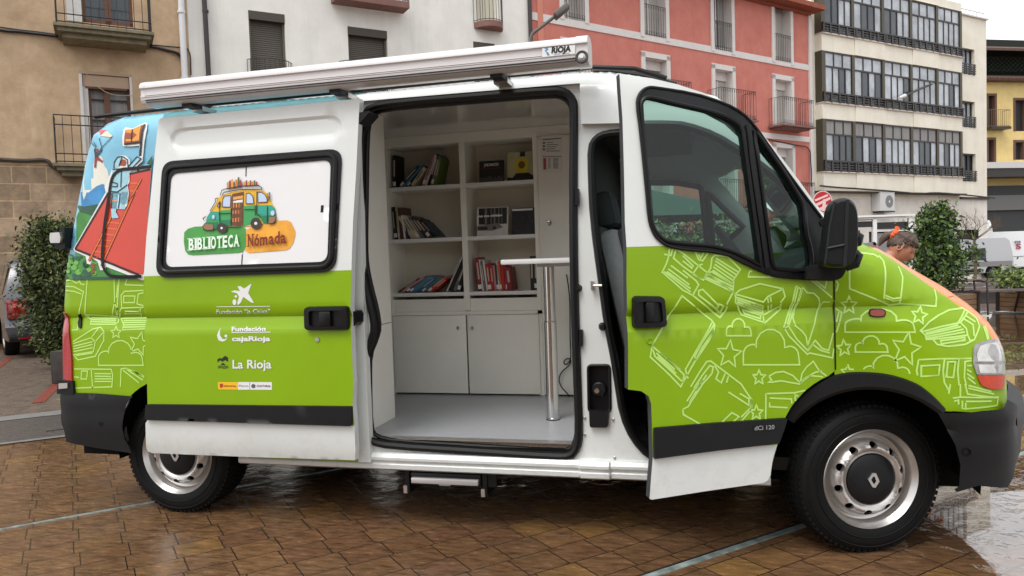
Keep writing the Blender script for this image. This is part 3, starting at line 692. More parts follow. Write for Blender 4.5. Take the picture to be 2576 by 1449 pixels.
for hh in (far_win, far_q):
    A = np.array(densify(hh, .05)); m2.tube([(p[0], 1.99-float(S(p[0], p[1])[0])-.02, p[1]) for p in A], .022, RUB, n=6, closed=True)
m2.build('passenger_window_seal', van)

# ---- door frame recess (jamb), pillars and sill
O1 = smoothp(hits([(909, 288), (925, 268), (992, 257), (1200, 240), (1392, 224), (1420, 229), (1438, 248), (1441, 273), (1439, 483), (1441, 716), (1449, 966), (1454, 1099), (1448, 1133), (1432, 1152), (1392, 1153), (1200, 1140), (975, 1126), (925, 1115), (911, 1093), (908, 966), (909, 900), (926, 860), (934, 830), (930, 783), (912, 723), (901, 670), (898, 616), (900, 483), (902, 333)]), 1)
JY = .045
O2 = smoothp(hits([(1485, 440), (1484, 367), (1497, 345), (1519, 334), (1569, 329)]) + [(-.985, 1.99)] + hits([(1613, 309), (1680, 309), (1724, 312), (1800, 338), (1870, 382), (1915, 414), (1972, 461), (2030, 530), (2060, 590)]) + [(-.2, 1.25), (-.23, .85), (-.42, .62), (-.5, .42)] + hits([(1660, 1160), (1632, 1153), (1592, 1109), (1565, 1049), (1552, 966), (1545, 916), (1525, 816), (1512, 716), (1490, 550)]), 1)
hits_j = lambda L: L
m2 = MB()
jamb = dedupe([(-2.46, 2.25), (-1.24, 2.24), (-1.24, 2.03), (-1.02, 2.03)] + [(p[0]-.03*min(1, max(0, (p[0]+.9)/.3)), p[1]+.008-.03*min(1, max(0, (p[0]+.9)/.3))) for p in door_cut[:-1]] + [(-.24, 1.45), (-.18, 1.3), (-.14, .83), (-.33, .70), (-.42, .36), (-2.9, .36), (-2.46, .9)])
Sj = lambda x, z: np.maximum(.055*np.maximum(0, np.atleast_1d(z)-1.36)+JY+0*np.atleast_1d(x), S(x, z)+.010)
# fuel filler recess
FR = hits([(1476, 922), (1531, 922), (1533, 1040), (1478, 1040)])
FRr = rounded(FR, .02)
patch(m2, jamb, holes=[O1, O2, FRr], m=PAINTW, Sf=Sj, step=.12, thick=.03)
# step between skin and recess
edge = [(-2.4, .34), (-2.4, 2.222), (-1.255, 2.212), (-1.25, 2.012), (-1.05, 2.0), (-1.055, door_cut[0][1]+.006)]
for a, b in zip(edge[:-1], edge[1:]):
    A = densify([a, b], .1, False)
    n = len(A); vv = [(p[0], float(S(*p)[0]), p[1]) for p in A]+[(p[0], float(Sj(*p)[0]), p[1]) for p in A]
    m2.add(vv, [(i, i+1, n+i+1, n+i) for i in range(n-1)], PAINTW)
# inner channel behind the skin above the door and pillar pressings
# rocker sill, two tiers
prof = [(.20, .295), (.04, .295), (.026, .305), (.022, .328), (.030, .338), (.028, .346), (.012, .354), (.010, .368), (.022, .386), (.05, .394), (.1, .394)]
xs = [-3.2, -2.6, -1.31, -1.3, -1.16, -1.15, -.42]
vv = []; ff = []; N = len(prof)
for k, x in enumerate(xs):
    dz = -.004*(x+3.2)/2.8; dy = -.012 if 3 <= k <= 4 else 0
    for (y, z) in prof: vv.append((x, y+dy, z+dz-.0))
for i in range(len(xs)-1):
    for j in range(N-1): ff.append((i*N+j, (i+1)*N+j, (i+1)*N+j+1, i*N+j+1))
m2.add(vv, ff, PAINTW)
m2.build('door_frame_and_sill', van)
m2 = MB()
# filler recess
A = densify(FRr, .05); n = len(A)
m2.add([(p[0], JY-.003, p[1]) for p in A]+[(p[0], JY+.05, p[1]) for p in A], [(i, (i+1) % n, n+(i+1) % n, n+i) for i in range(n)], PLAS)
m2.prism(FRr, JY+.045, JY+.05, PLAS)
m2.tube([(p[0], JY-.004, p[1]) for p in densify(FRr, .04)], .007, PLAS, n=6, closed=True)
c_ = hit(1503, 985); m2.lathe([(0, -.045), (.03, -.045), (.036, -.04), (.036, 0), (.048, .004), (.05, .03)], PLAS, c=(c_[0], JY+.045, c_[1]), n=20)
c_ = hit(1499, 987); m2.lathe([(0, -.01), (.012, -.01), (.014, 0)], CHROME, c=(c_[0], JY-.002, c_[1]), n=14)
q = hits([(1480, 1036), (1530, 1036), (1528, 1078), (1482, 1078)]); m2.prism(rounded(q, .012), .018, .06, PLAS)
m2.build('fuel_filler', van)
# door seals
m2 = MB(); gasket(m2, O1, .021, RUB, Sj, -.006); gasket(m2, [(-1.86+(p[0]+1.86)*.972, 1.3+(p[1]-1.3)*.98) for p in O1], .012, RUB, Sj, .03)
m2.build('sliding_door_seal', van)
m2 = MB(); gasket(m2, O2, .019, RUB, Sj, -.004); m2.build('cab_door_seal', van)
# catches, stops and bolts on the pillars
m2 = MB()
def knob(u, v, r, l=.03, m=PLAS):
    c = hit(u, v); m2.lathe([(0, -l), (r*.7, -l), (r, -l*.6), (r, -.2*l), (r*1.3, 0)], m, c=(c[0], JY, c[1]), n=12)
knob(1452, 726, .014); knob(1513, 824, .016); knob(1513, 1000, .004)
for (u, v, w, h) in ((1451, 495, 9, 42), (1459, 852, 9, 42), (887, 740, 8, 28)):
    q = rounded(hits([(u-w/2, v-h/2), (u+w/2, v-h/2), (u+w/2, v+h/2), (u-w/2, v+h/2)]), .006); m2.prism(q, .02, JY+.01, PLAS)
c = hit(1492, 719); m2.box((c[0]-.012, .0, c[1]-.022), (c[0]-.004, JY, c[1]+.022), STEEL); m2.tube([(c[0]-.008, .018, c[1]), (c[0]+.04, .018, c[1])], .007, STEEL)
for (u, v) in ((1468, 1057), (1540, 1061), (1544, 1158), (1468, 1100)): knob(u, v, .006, .008, STEEL)
m2.build('door_catches', van)
m2 = MB()   # upper roller bracket and mid roller arm of the sliding door
q = hits([(903, 297), (948, 288), (950, 292), (922, 322), (903, 322)]); m2.prism(q, -.06, .06, PLAS)
q = hits([(884, 780), (910, 780), (915, 790), (915, 808), (908, 816), (884, 816)]); m2.prism(q, -.08, .03, RUB)
m2.build('roller_bracket', van)
# rail on the rear quarter behind the door is hidden; underside, plus boxes added to keep it dark
m2 = MB()
m2.box((-4.3, .10, .3), (-4.0, 1.89, .42), DARK); m2.box((-3.16, .1, .34), (-.46, 1.89, .40), DARK)
m2.box((-4.4, .12, .40), (-2.57, .14, .44), DARK)
m2.tube([(-3.578, .15, .345), (-3.578, 1.84, .345)], .05, DARK); m2.tube([(0, .25, .3), (0, 1.75, .3)], .045, DARK)
m2.box((-2.5, 1.0, .17), (-1.4, 1.55, .34), DARK, bev=.04); m2.box((-3.0, 1.72, .07), (-.5, 1.86, .34), DARK); m2.box((-4.25, .6, .12), (-3.95, 1.5, .34), DARK); m2.tube([(-3.3, .75, .27), (-.3, .75, .25)], .035, DARK); m2.box((-1.6, .5, .22), (-.9, 1.3, .34), DARK); m2.box((-.45, .45, .2), (.5, 1.5, .5), DARK)  # low boxes and tube added to block light beneath the van
m2.build('chassis_and_light_block', van)
# wheel housings
m2 = MB()
for cx_ in (0.0, WX):
    for (ya, yb_) in ((.05, .42), (1.57, 1.94)):
        m2 = MB()
        a = arc(cx_, .35, .45 if cx_ == 0 else .43, -8, 188, 24); n = len(a)
        m2.add([(p[0], ya, p[1]) for p in a]+[(p[0], yb_, p[1]) for p in a], [(i, i+1, n+i+1, n+i) for i in range(n-1)], DARK)
        yy = yb_ if ya < 1 else ya
        m2.add([(p[0], yy, p[1]) for p in a], [tuple(range(n))], DARK); m2.build('wheel_housing', van)
# flared arch trim on the front wing
m2 = MB()
oa = hits(T(lambda a, b: (a, b), [(2379, 1028), (2358, 1004), (2334, 983), (2311, 966), (2280, 953), (2250, 944), (2220, 938), (2184, 935), (2134, 935), (2105, 941), (2084, 946), (2065, 955), (2047, 966), (2024, 984), (2001, 1009), (1988, 1027), (1976, 1049)]))
oa = smoothp(oa, 2, False)
cxa, cza = 0.0, .355
def inner(p, r):
    a = math.atan2(p[1]-cza, p[0]-cxa); return (cxa+r*math.cos(a), cza+r*math.sin(a))
rings = [[(p[0], float(S(*p)[0])+.002, p[1]) for p in oa],
         [(lambda q: (q[0], float(S(*q)[0])-.016, q[1]))((cxa+(p[0]-cxa)*.985, cza+(p[1]-cza)*.985)) for p in oa],
         [(lambda q: (q[0], float(S(*q)[0])-.02, q[1]))(inner(p, .415)) for p in oa],
         [(lambda q: (q[0], float(S(*q)[0])-.008, q[1]))(inner(p, .40)) for p in oa],
         [(lambda q: (q[0], .1, q[1]))(inner(p, .398)) for p in oa]]
n = len(oa); vv = [p for r in rings for p in r]; m2.add(vv, [(k*n+i, k*n+i+1, (k+1)*n+i+1, (k+1)*n+i) for k in range(4) for i in range(n-1)], PLAS)
m2.build('wheel_arch_trim', van)

# ---- bumpers
def Sb(x, z):
    return np.interp(np.atleast_1d(x), [-.2, .25, .4, .5, .56, .6, .63, .65], [.0, .0, .03, .075, .12, .165, .21, .26])
m2 = MB()
fb = hits(T(z9, [(1900, 200), (2150, 200), (2330, 180)])) 
fbo = [bb for bb in [(.255, .66)]]
Pb = lambda L, y: [(float(p[0]), float(p[2])) for p in (by(u, v, y) for u, v in L)]
fb = Pb([(2351, 1033), (2420, 1034), (2470, 1031)], .02) + Pb([(2505, 1020), (2530, 1003)], .12) + Pb([(2545, 1012), (2554, 1029), (2557, 1066), (2549, 1099), (2545, 1153), (2532, 1186), (2508, 1206)], .2) + Pb([(2460, 1220), (2401, 1233), (2396, 1226), (2408, 1218), (2411, 1166), (2397, 1116), (2375, 1075)], .02)
fbx = max(p[0] for p in fb)
def Sb(x, z):
    x = np.atleast_1d(x); z = np.atleast_1d(z)
    q = np.clip((x-(fbx-.38))/.38, 0, 1); b = -.022+.222*(1-np.sqrt(1-q**2.2*.985))/(1-math.sqrt(.015))
    g = np.interp(z, [.40, .57, .585, .60, .665, .7], [.012, 0, .012, -.004, -.004, .02])
    return b+g
patch(m2, fb, m=PLAS, Sf=Sb, step=.035, thick=.0)
# across the front
prof = [p for p in fb if p[0] > fbx-.09]; prof = sorted(set(prof), key=lambda p: -p[1])
vv = []; n = len(prof)
for j in range(13):
    y = .19+(1.61)*j/12; t = (y-.995)/.8; k = .2*max(0, 1-abs(t)**2.2)**.8
    for p in prof: vv.append((p[0]+k, y, p[1]))
m2.add(vv, [(j*n+i, (j+1)*n+i, (j+1)*n+i+1, j*n+i+1) for j in range(12) for i in range(n-1)], PLAS)
c = by(*z9(2142, 515), -.01); m2.lathe([(0, .01), (.012, .01), (.017, -.003)], DARK, c=(c[0], float(Sb(c[0], c[2])[0])-.003, c[2]), n=12)
m2.build('front_bumper', van)
m2 = MB()
rb = Pb([(143, 990), (165, 988), (240, 990), (335, 997), (320, 1010), (312, 1040), (308, 1075), (312, 1105), (322, 1122), (328, 1141), (240, 1128), (160, 1113), (157, 1090), (146, 1060)], -.02)
def Sr(x, z):
    x = np.atleast_1d(x); z = np.atleast_1d(z); q = np.clip((-4.24-x)/.2, 0, 1)
    return -.022+.15*(1-np.sqrt(1-.9*q**2))+np.interp(z, [.36, .5, .56, .57, .67, .70], [.01, 0, 0, .004, 0, .018])
patch(m2, rb, m=PLAS, Sf=Sr, step=.04)
m2.box((-4.42, .14, .40), (-4.20, 1.85, .69), PLAS, bev=.03)
c = by(*z7(765, 300), -.02); m2.lathe([(0, .006), (.008, .006), (.011, -.003)], DARK, c=(c[0], float(Sr(c[0], c[2])[0]), c[2]), n=10)
m2.build('rear_bumper', van)
# mud flap strip seen between bumper and rear tyre
m2 = MB(); m2.tube([(float(p[0]), .1, float(p[2])) for p in (by(u, v, .1) for u, v in [(330, 1005), (318, 1030), (313, 1060), (315, 1090), (325, 1110)])], .012, STEEL); m2.build('liner_edge', van)

# ---- lamps
m2 = MB()
LENS = mat('lamp_lens', (178, 176, 176), .1, coat=1, noise=.3, nscale=9, stretch=(1, 1, 1.5), dark=(120, 116, 114)); AMB = mat('amber_lens', (200, 58, 14), .3, coat=.3, noise=.2, nscale=30); REDL = mat('red_lens', (170, 18, 30), .18, coat=1, noise=.15, nscale=30, stretch=(1, 1, 8))
hl = hits(T(z6, [(2190, 1190), (2200, 1155), (2240, 1130), (2310, 1115), (2350, 1108), (2372, 1105), (2398, 1150), (2418, 1215), (2425, 1290), (2428, 1372), (2215, 1375), (2188, 1290)]))
patch(m2, rounded(hl, .006, 2), m=LENS, y0=-.007, step=.025, thick=.02)
decal(m2, T(z6, [(2205, 1282), (2425, 1280), (2425, 1286), (2205, 1289)]), mat('lamp_rib', (104, 100, 98), .2), 8)
decal(m2, T(z6, [(2240, 1160), (2300, 1138), (2360, 1132), (2385, 1170), (2400, 1230), (2402, 1272), (2222, 1275), (2215, 1220)]), mat('lamp_reflector', (214, 212, 208), .12, metal=.5, noise=.3, nscale=14), 7.5)
decal(m2, T(z6, [(2225, 1300), (2405, 1298), (2405, 1362), (2240, 1364)]), mat('lamp_reflector', (214, 212, 208), .12, metal=.5), 7.5)
ho = m2.build('headlight', van); tag(ho, 'clear front headlight at the corner of the wing')
m2 = MB(); al = hits(T(z6, [(2218, 1378), (2427, 1376), (2426, 1449), (2420, 1478), (2370, 1488), (2300, 1478), (2255, 1460), (2232, 1420)]))
patch(m2, rounded(al, .006, 2), m=AMB, y0=-.007, step=.025, thick=.02); m2.build('front_indicator', van)
m2 = MB(); tl = hits(T(z4, [(466, 905), (500, 912), (525, 950), (532, 1010), (537, 1130), (550, 1250), (552, 1400), (556, 1449)]) + [(187, 985), (160, 985), (157, 930), (156, 850)])
patch(m2, tl, m=REDL, y0=-.012, step=.03, thick=.03); m2.build('tail_lamp', van)
m2 = MB(); q = Pb([(150, 955), (186, 958), (188, 992), (146, 990)], -.01); m2.prism(q, -.02, .1, PLAS); q = Pb([(150, 964), (172, 963), (172, 976), (150, 978)], -.02); m2.prism(q, -.028, -.01, STEEL); m2.build('lamp_base', van)
m2 = MB(); q = rounded(hits(T(z6, [(1400, 912), (1408, 886), (1440, 878), (1500, 878), (1528, 890), (1532, 912), (1524, 938), (1480, 944), (1440, 942), (1406, 932)])), .004, 2)
patch(m2, q, m=RUB, y0=-.006, step=.03, thick=.01); c = hit(*z6(1466, 910))
patch(m2, [(c[0]+(p[0]-c[0])*.84, c[1]+(p[1]-c[1])*.78) for p in q], m=mat('side_amber', (140, 42, 14), .3, coat=.3), y0=-.011, step=.03, thick=.01); m2.build('side_indicator', van)
m2 = MB(); q = hits(T(z4, [(598, 928), (610, 920), (618, 940), (622, 1000), (618, 1028), (600, 1020), (597, 980)])); patch(m2, q, m=RUB, y0=-.01, step=.03, thick=.012); m2.build('door_stop_rubber', van)
m2 = MB(); q = Pb(T(z4, [(508, 265), (540, 268), (543, 420), (520, 435), (475, 430), (462, 400)]), .02); m2.prism(q, -.03, .03, PLAS)
q = Pb(T(z4, [(432, 310), (500, 305), (512, 345), (505, 385), (435, 385), (428, 350)]), 0); m2.prism(rounded(q, .006), -.05, .01, STEEL); m2.build('rear_door_hinge', van)

# ---- wheels
def wheel(cx_, cy_, R=.337, steer=0., side=-1):
    w = empty('wheel', (cx_, cy_, R-.012)); w.parent = van
    w.rotation_euler = (0, 0, steer)
    t = MB(); W = .215
    prof = [(.215, .025), (.222, .004), (.235, -.004), (.262, -.012), (.29, -.012), (.315, -.004), (R-.010, .012), (R-.002, .03), (R, .05), (R, .165), (R-.002, .185), (R-.012, .20), (.3, .218), (.25, .222), (.22, .21), (.215, .19)]
    t.lathe(prof, TYRE, n=72)
    for k in range(72):        # tread blocks
        a = 2*PI*k/72
        for y0_, y1_, sh in ((.008, .045, 0), (.055, .085, .3), (.095, .125, .6), (.135, .16, .2), (.17, .207, .5)):
            aa = a+sh*2*PI/72
            M = Matrix.Rotation(-aa, 4, 'Y')
            rr = R+.0065 if .04 < y0_ < .165 else R-.002
            t.box((rr-.012, y0_, -.0095), (rr, y1_, .0095), TYRE, M=M)
    for k in (0, 14, 27, 41, 55): # sidewall rib marks
        a = 2*PI*k/66+.4; M = Matrix.Rotation(-a, 4, 'Y'); t.box((.272, -.0145, -.02), (.284, -.010, .02), TYRE, M=M)
    t.lathe([(.262, -.0135), (.265, -.016), (.268, -.0135)], TYRE, n=72); t.lathe([(.303, -.0105), (.306, -.0125), (.309, -.0105)], TYRE, n=72)
    to = t.build('tyre', w, smooth=True)
    r = MB()
    r.lathe([(.207, .02), (.226, -.004), (.2285, -.001), (.224, .006), (.213, .012), (.205, .03), (.2, .055), (.186, .062)], STEEL, n=64)
    # dished disc with ten oval holes
    nh = 10; ro, ri = .186, .118
    def dz(rad): return float(np.interp(rad, [.105, .118, .135, .15, .170, .186], [.03, .012, -.002, -.004, .02, .062]))
    oc = [(ro*math.cos(a), ro*math.sin(a)) for a in [2*PI*i/80 for i in range(80)]]; ic = [(ri*math.cos(a), ri*math.sin(a)) for a in [2*PI*i/60 for i in range(60)]]
    hs_ = []
    for k in range(nh):
        a0 = 2*PI*(k+.35)/nh; c0, s0 = math.cos(a0), math.sin(a0)
        hs_.append([((.155+.0148*math.cos(b))*c0-.0185*math.sin(b)*s0, (.155+.0148*math.cos(b))*s0+.0185*math.sin(b)*c0) for b in [2*PI*i/14 for i in range(14)]])
    P, F, C = cdt(oc, [ic]+hs_, [], .012)
    Y = [dz(math.hypot(*p)) for p in P]
    r.add([(P[i, 0], Y[i], P[i, 1]) for i in range(len(P))], F, STEEL)
    for h_ in hs_:
        n_ = len(h_); r.add([(p[0], dz(math.hypot(*p)), p[1]) for p in h_]+[(p[0], dz(math.hypot(*p))+.02, p[1]) for p in h_], [(i, (i+1) % n_, n_+(i+1) % n_, n_+i) for i in range(n_)], STEEL)
    r.lathe([(.122, .01), (.119, .004), (.115, .01), (.112, .03)], STEEL, n=60)
    r.lathe([(.2, .07), (0, .09)], DARK, n=40)
    ro_ = r.build('rim', w)
    c = MB(); c.lathe([(0, -.012), (.06, -.011), (.1, -.006), (.113, .002), (.116, .02)], PLAS, n=48); c.build('hub_cap', w)
    e = MB(); d1 = [(0, .033), (-.021, .012), (-.021, -.006), (0, -.033), (.021, -.012), (.021, .006)]
    oo = [(-.004, .034), (-.026, .006), (-.006, -.03), (.008, -.034), (.028, -.006), (.012, .032)]; ii = [(-.002, .018), (-.012, .004), (-.002, -.014), (.003, -.016), (.012, -.003), (.005, .017)]
    n_ = 6; e.add([(p[0], -.019, p[1]) for p in oo]+[(p[0], -.019, p[1]) for p in ii], [(i, (i+1) % n_, n_+(i+1) % n_, n_+i) for i in range(n_)], STEEL)
    e.add([(p[0], -.019, p[1]) for p in oo]+[(p[0], -.011, p[1]) for p in oo], [(i, (i+1) % n_, n_+(i+1) % n_, n_+i) for i in range(n_)], STEEL); e.build('emblem', w)
    return w
p_ = by(2193, 1204, .075); wf = wheel(float(p_[0]), .085, R=.340, steer=math.radians(20))
p_ = by(445, 1150, .06); wr = wheel(float(p_[0]), .06, R=.337)
def wheel_copy(src, loc, rz):
    c = src.copy(); COL.objects.link(c); c.location = loc; c.rotation_euler = (0, 0, rz)
    for g in src.children: d = g.copy(); COL.objects.link(d); d.parent = c
wheel_copy(wr, (0, 1.96, .325), PI); wheel_copy(wr, (WX, 1.93, .325), PI)
# ================================================================ SLIDING DOOR (open, standing outside the body)
def Ss(x, z):
    x = np.atleast_1d(x); z = np.atleast_1d(z)
    yb = .055*np.maximum(0, z-1.36)
    g = np.interp(z, [1.052, 1.056, 1.118, 1.146, 1.15], [-.002, 0, .017, 0, 0])
    lo = np.interp(z, [.36, .42, .54], [.03, .012, 0])
    # long pressed panel above the window
    def box(x0, x1, z0, z1_, r):
        dx = np.maximum(np.abs(x-(x0+x1)/2)-(x1-x0)/2+r, 0); dz_ = np.maximum(np.abs(z-(z0+z1_)/2)-(z1_-z0)/2+r, 0)
        return r-np.sqrt(dx*dx+dz_*dz_)
    b = box(PX0, PX1, PZ0, PZ1, .07); rec = .013*np.clip(b/.016, 0, 1)
    return yb+g+lo+rec
PX0, PX1, PZ0, PZ1 = -3.44, -2.39, 1.99, 2.135
_q = [hit(*p, 'slide') for p in T(z1, [(1278, 1020), (1340, 1132), (2500, 1030)])]
PX0 = _q[0][0]; PZ0 = _q[1][1]; _q2 = hit(862, 330, 'slide'); PX1 = _q2[0]; PZ1 = 2.135
hs_ = lambda L: [hit(u, v, 'slide', Sf=Ss) for u, v in L]
m2 = MB()
do = hs_([(399, 303), (405, 297), (640, 275), (880, 250), (903, 247), (905, 252), (902, 300), (896, 430), (888, 560), (884, 680), (882, 770), (884, 850), (889, 966), (887, 1016), (892, 1076), (894, 1130), (893, 1158), (640, 1150), (384, 1140), (372, 1136), (368, 1125), (366, 1065), (372, 1055), (370, 966), (364, 830), (362, 696), (368, 600), (380, 483), (390, 380)])
ZS = .5*(hit(363, 695, 'slide')[1]+hit(859, 680, 'slide')[1])
z_m0 = .5*(hit(372, 1013, 'slide')[1]+hit(888, 1020, 'slide')[1]); z_m1 = .5*(hit(370, 1055, 'slide')[1]+hit(888, 1073, 'slide')[1])
fp = []
def rr_(off):
    a0, a1, b0, b1 = PX0+off, PX1-off, PZ0+off, PZ1-off; L = rounded([(a0, b0), (a1, b0), (a1, b1), (a0, b1)], max(.07-off, .004), 6); return L+[L[0]]
for k in range(0):
    t = k/39
    for dz_ in (0, .007, .014, .05, .07): fp += [(PX0+.07+(PX1-PX0-.14)*t, PZ0+dz_), (PX0+.07+(PX1-PX0-.14)*t, PZ1-dz_)]
for k in range(0):
    a = PI/2*k/5
    for r_ in (.07, .063, .056, .02):
        for cx_, cz_, sx, sz in ((PX0+.07, PZ0+.07, -1, -1), (PX1-.07, PZ0+.07, 1, -1), (PX0+.07, PZ1-.07, -1, 1), (PX1-.07, PZ1-.07, 1, 1)): fp.append((cx_+sx*r_*math.cos(a), cz_+sz*r_*math.sin(a)))
patch(m2, do, reg=lambda x, z: PAINTG if z_m1 < z < ZS else PAINTW, Sf=Ss, y0=YS, cons=[[(-3.9, ZS), (-2.2, ZS)], [(-3.9, z_m1), (-2.2, z_m1)], rr_(0), rr_(.008), rr_(.016), rr_(.03)]+CREASE(-3.9, -2.2), step=.045, thick=.045, mback=PAINTW)
sd = empty('sliding_door', (0, 0, 0)); sd.parent = van; sd['label'] = 'white over green side door slid back beside the opening, with sponsor logos'
sk = m2.build('door_skin', sd)
# logos and lettering on the green part
m2 = MB()
D = lambda poly, m, l=1: decal(m2, [hit(u, v, 'slide', Sf=Ss) for u, v in poly], m, l, YS, Ss, pre=True)
def RB(pts, w, m, l=1, **k): ribbon(m2, [hit(u, v, 'slide', Sf=Ss) for u, v in pts], w, m, l, YS, Ss, pre=True, **k)
TX = lambda s, a, b, h, m, **k: text_on(m2, s, a, b, h, m, y0=YS, Sf=Ss, **k)
D(T(z4, [(1743, 752), (1770, 742), (1812, 748), (1793, 712), (1815, 710), (1845, 728), (1898, 690), (1895, 705), (1874, 762), (1918, 838), (1895, 832), (1838, 792), (1815, 840), (1795, 854), (1792, 835), (1805, 790), (1790, 765)]), WHITE)
def disc(cx_, cy_, r, f, m, l=1, ry=None): D(T(f, [(cx_+r*math.cos(i*PI/7), cy_+(ry or r)*math.sin(i*PI/7)) for i in range(14)]), m, l)
disc(1781, 788, 10, z4, WHITE); disc(1770, 831, 15, z4, WHITE, ry=22)
TX('Fundación "la Caixa"', z4(1635, 919), z4(2040, 915), 11, WHITE, bold=.006)
RB(T(z4, [(1635, 866), (2038, 862)]), .003, WHITE)
TX('Fundación', z4(1750, 1050), z4(2007, 1048), 11.5, WHITE, bold=.03)
RB(T(z4, [(1748, 1060), (2042, 1057)]), .005, WHITE)
TX('cajaRioja', z4(1752, 1124), z4(2042, 1124), 12, WHITE, bold=.04)
D(T(z4, [(1668, 1022), (1650, 1050), (1638, 1085), (1650, 1118), (1680, 1130), (1708, 1118), (1716, 1095), (1700, 1112), (1678, 1108), (1662, 1080), (1660, 1050)]), WHITE); disc(1706, 1086, 11, z4, WHITE)
BLK = mat('logo_black', (28, 36, 24), .5)
TX('La Rioja', z4(1757, 1330), z4(2050, 1330), 22, WHITE, bold=.02)
D(T(z4, [(1640, 1285), (1642, 1262), (1662, 1252), (1672, 1258), (1700, 1235), (1722, 1250), (1722, 1282), (1700, 1268), (1680, 1280), (1662, 1270)]), BLK); D(T(z4, [(1665, 1305), (1682, 1288), (1700, 1300), (1700, 1308)]), BLK); RB(T(z4, [(1645, 1318), (1665, 1312), (1685, 1320), (1722, 1312)]), .004, BLK); RB(T(z4, [(1645, 1328), (1665, 1324), (1690, 1330), (1725, 1324)]), .004, BLK)
D(T(z4, [(1646, 1434), (1796, 1434), (1796, 1492), (1646, 1490)]), mat('strip_yellow', (240, 186, 40), .5)); D(T(z4, [(1797, 1434), (1884, 1434), (1884, 1492), (1797, 1492)]), WHITE); D(T(z4, [(1888, 1434), (2053, 1435), (2053, 1493), (1888, 1492)]), WHITE)
D(T(z4, [(1660, 1446), (1686, 1446), (1680, 1476), (1662, 1476)]), mat('strip_red', (170, 60, 40), .5), 2)
TX('ESPAÑA', z4(1690, 1470), z4(1785, 1471), 4.5, mat('strip_red', (170, 60, 40), .5), layer=2, bold=.02)
TX('Planes', z4(1806, 1468), z4(1876, 1468), 4.5, mat('logo_grey', (90, 90, 100), .5), layer=2)
disc(1914, 1464, 16, z4, mat('logo_grey', (90, 90, 100), .5), 2); TX('CULTURAL', z4(1940, 1470), z4(2046, 1471), 5, mat('logo_violet', (110, 70, 120), .5), layer=2, bold=.03)
o = m2.build('sponsor_lettering', sd); o['label'] = 'white sponsor lettering and emblems on the green of the sliding door'
# window: black gasket, white film panel, logo
wo_ = rounded(hs_([(412, 407), (862, 374), (846, 684), (395, 699)]), [.07, .07, .08, .08], 6)
wi = rounded(hs_([(433, 437), (835, 402), (826, 658), (418, 672)]), [.045, .045, .05, .05], 6)
m2 = MB()
patch(m2, wo_, holes=[wi], m=RUB, Sf=Ss, y0=YS-.012, step=.04, thick=.02)
A = densify([(a[0]*.5+b[0]*.5, a[1]*.5+b[1]*.5) for a, b in zip(wo_, wi)], .04)
m2.tube([(p[0], YS+float(Ss(*p)[0])-.012, p[1]) for p in A], .013, RUB, n=8, closed=True)
m2.build('window_seal', sd)
m2 = MB(); PANEL = mat('white_window_film', (228, 228, 228), .3, coat=.3)
patch(m2, wi, m=PANEL, Sf=Ss, y0=YS-.006, step=.06)
m2_ = m2; yw = YS-.006
def D(poly, m, l=1, pre=False): decal(m2, [hit(u, v, 'slide', Sf=Ss) for u, v in poly], m, l, yw, Ss, pre=True)
def RB(pts, w, m, l=1, **k): ribbon(m2, [hit(u, v, 'slide', Sf=Ss) for u, v in pts], w, m, l, yw, Ss, pre=True, **k)
TXW = lambda s, a, b, h, m, **k: text_on(m2, s, a, b, h, m, y0=yw, Sf=Ss, **k)
RB([(621.5, 418), (620.5, 444)], .006, RUB); RB([(611.5, 640), (610, 665)], .006, RUB)
RB([(613, 640), (615, 580)], .002, mat('logo_grey', (90, 90, 100), .5), 1)
D([(809, 517), (816, 516), (815, 534), (808, 535)], RUB)
GB = mat('badge_green', (74, 154, 70), .4, noise=.15, nscale=14); OB = mat('badge_orange', (240, 170, 56), .4, noise=.15, nscale=14)
D(T(zl, [(-45, 1000), (20, 940), (130, 905), (300, 900), (700, 905), (930, 900), (985, 940), (985, 1260), (930, 1330), (860, 1345), (100, 1385), (20, 1370), (-30, 1310), (-52, 1150)]), GB, 2)
D(T(zl, [(990, 960), (1050, 930), (1500, 805), (1680, 800), (1745, 830), (1812, 970), (1815, 1050), (1780, 1180), (1720, 1270), (1660, 1300), (1040, 1348), (985, 1310), (965, 1290), (990, 1240)]), OB, 2)
# bus drawing
BY = mat('bus_yellow', (232, 182, 48), .4, noise=.08, nscale=14); BG1 = mat('bus_green', (62, 158, 88), .4); BG2 = mat('bus_teal', (48, 160, 138), .4); BG3 = mat('bus_dark_green', (28, 120, 84), .4); BW = mat('bus_window', (190, 208, 236), .4); BR = mat('bus_brown', (110, 66, 42), .5, noise=.3, nscale=60); BK = mat('bus_wheel', (62, 52, 48), .5); BT = mat('bus_bumper', (150, 112, 80), .5)
D(T(zl, [(400, 650), (500, 500), (500, 440), (600, 380), (760, 320), (960, 285), (1190, 290), (1300, 310), (1360, 360), (1420, 500), (1470, 580), (1500, 700), (1480, 850), (1290, 850), (1150, 900), (700, 910), (520, 940), (380, 965), (320, 850), (340, 740)]), BY, 3)
D(T(zl, [(400, 655), (560, 655), (570, 635), (750, 620), (960, 600), (960, 560), (1150, 550), (1420, 545), (1480, 600), (1500, 720), (1480, 850), (1290, 852), (1240, 770), (1110, 770), (1060, 870), (960, 900), (740, 905), (640, 860), (520, 880), (490, 945), (360, 965), (320, 850), (345, 740)]), BG1, 4)
D(T(zl, [(400, 660), (556, 665), (560, 800), (400, 790), (335, 800), (345, 740)]), BG2, 5); D(T(zl, [(1180, 570), (1420, 550), (1480, 600), (1490, 720), (1200, 700)]), BG2, 5)
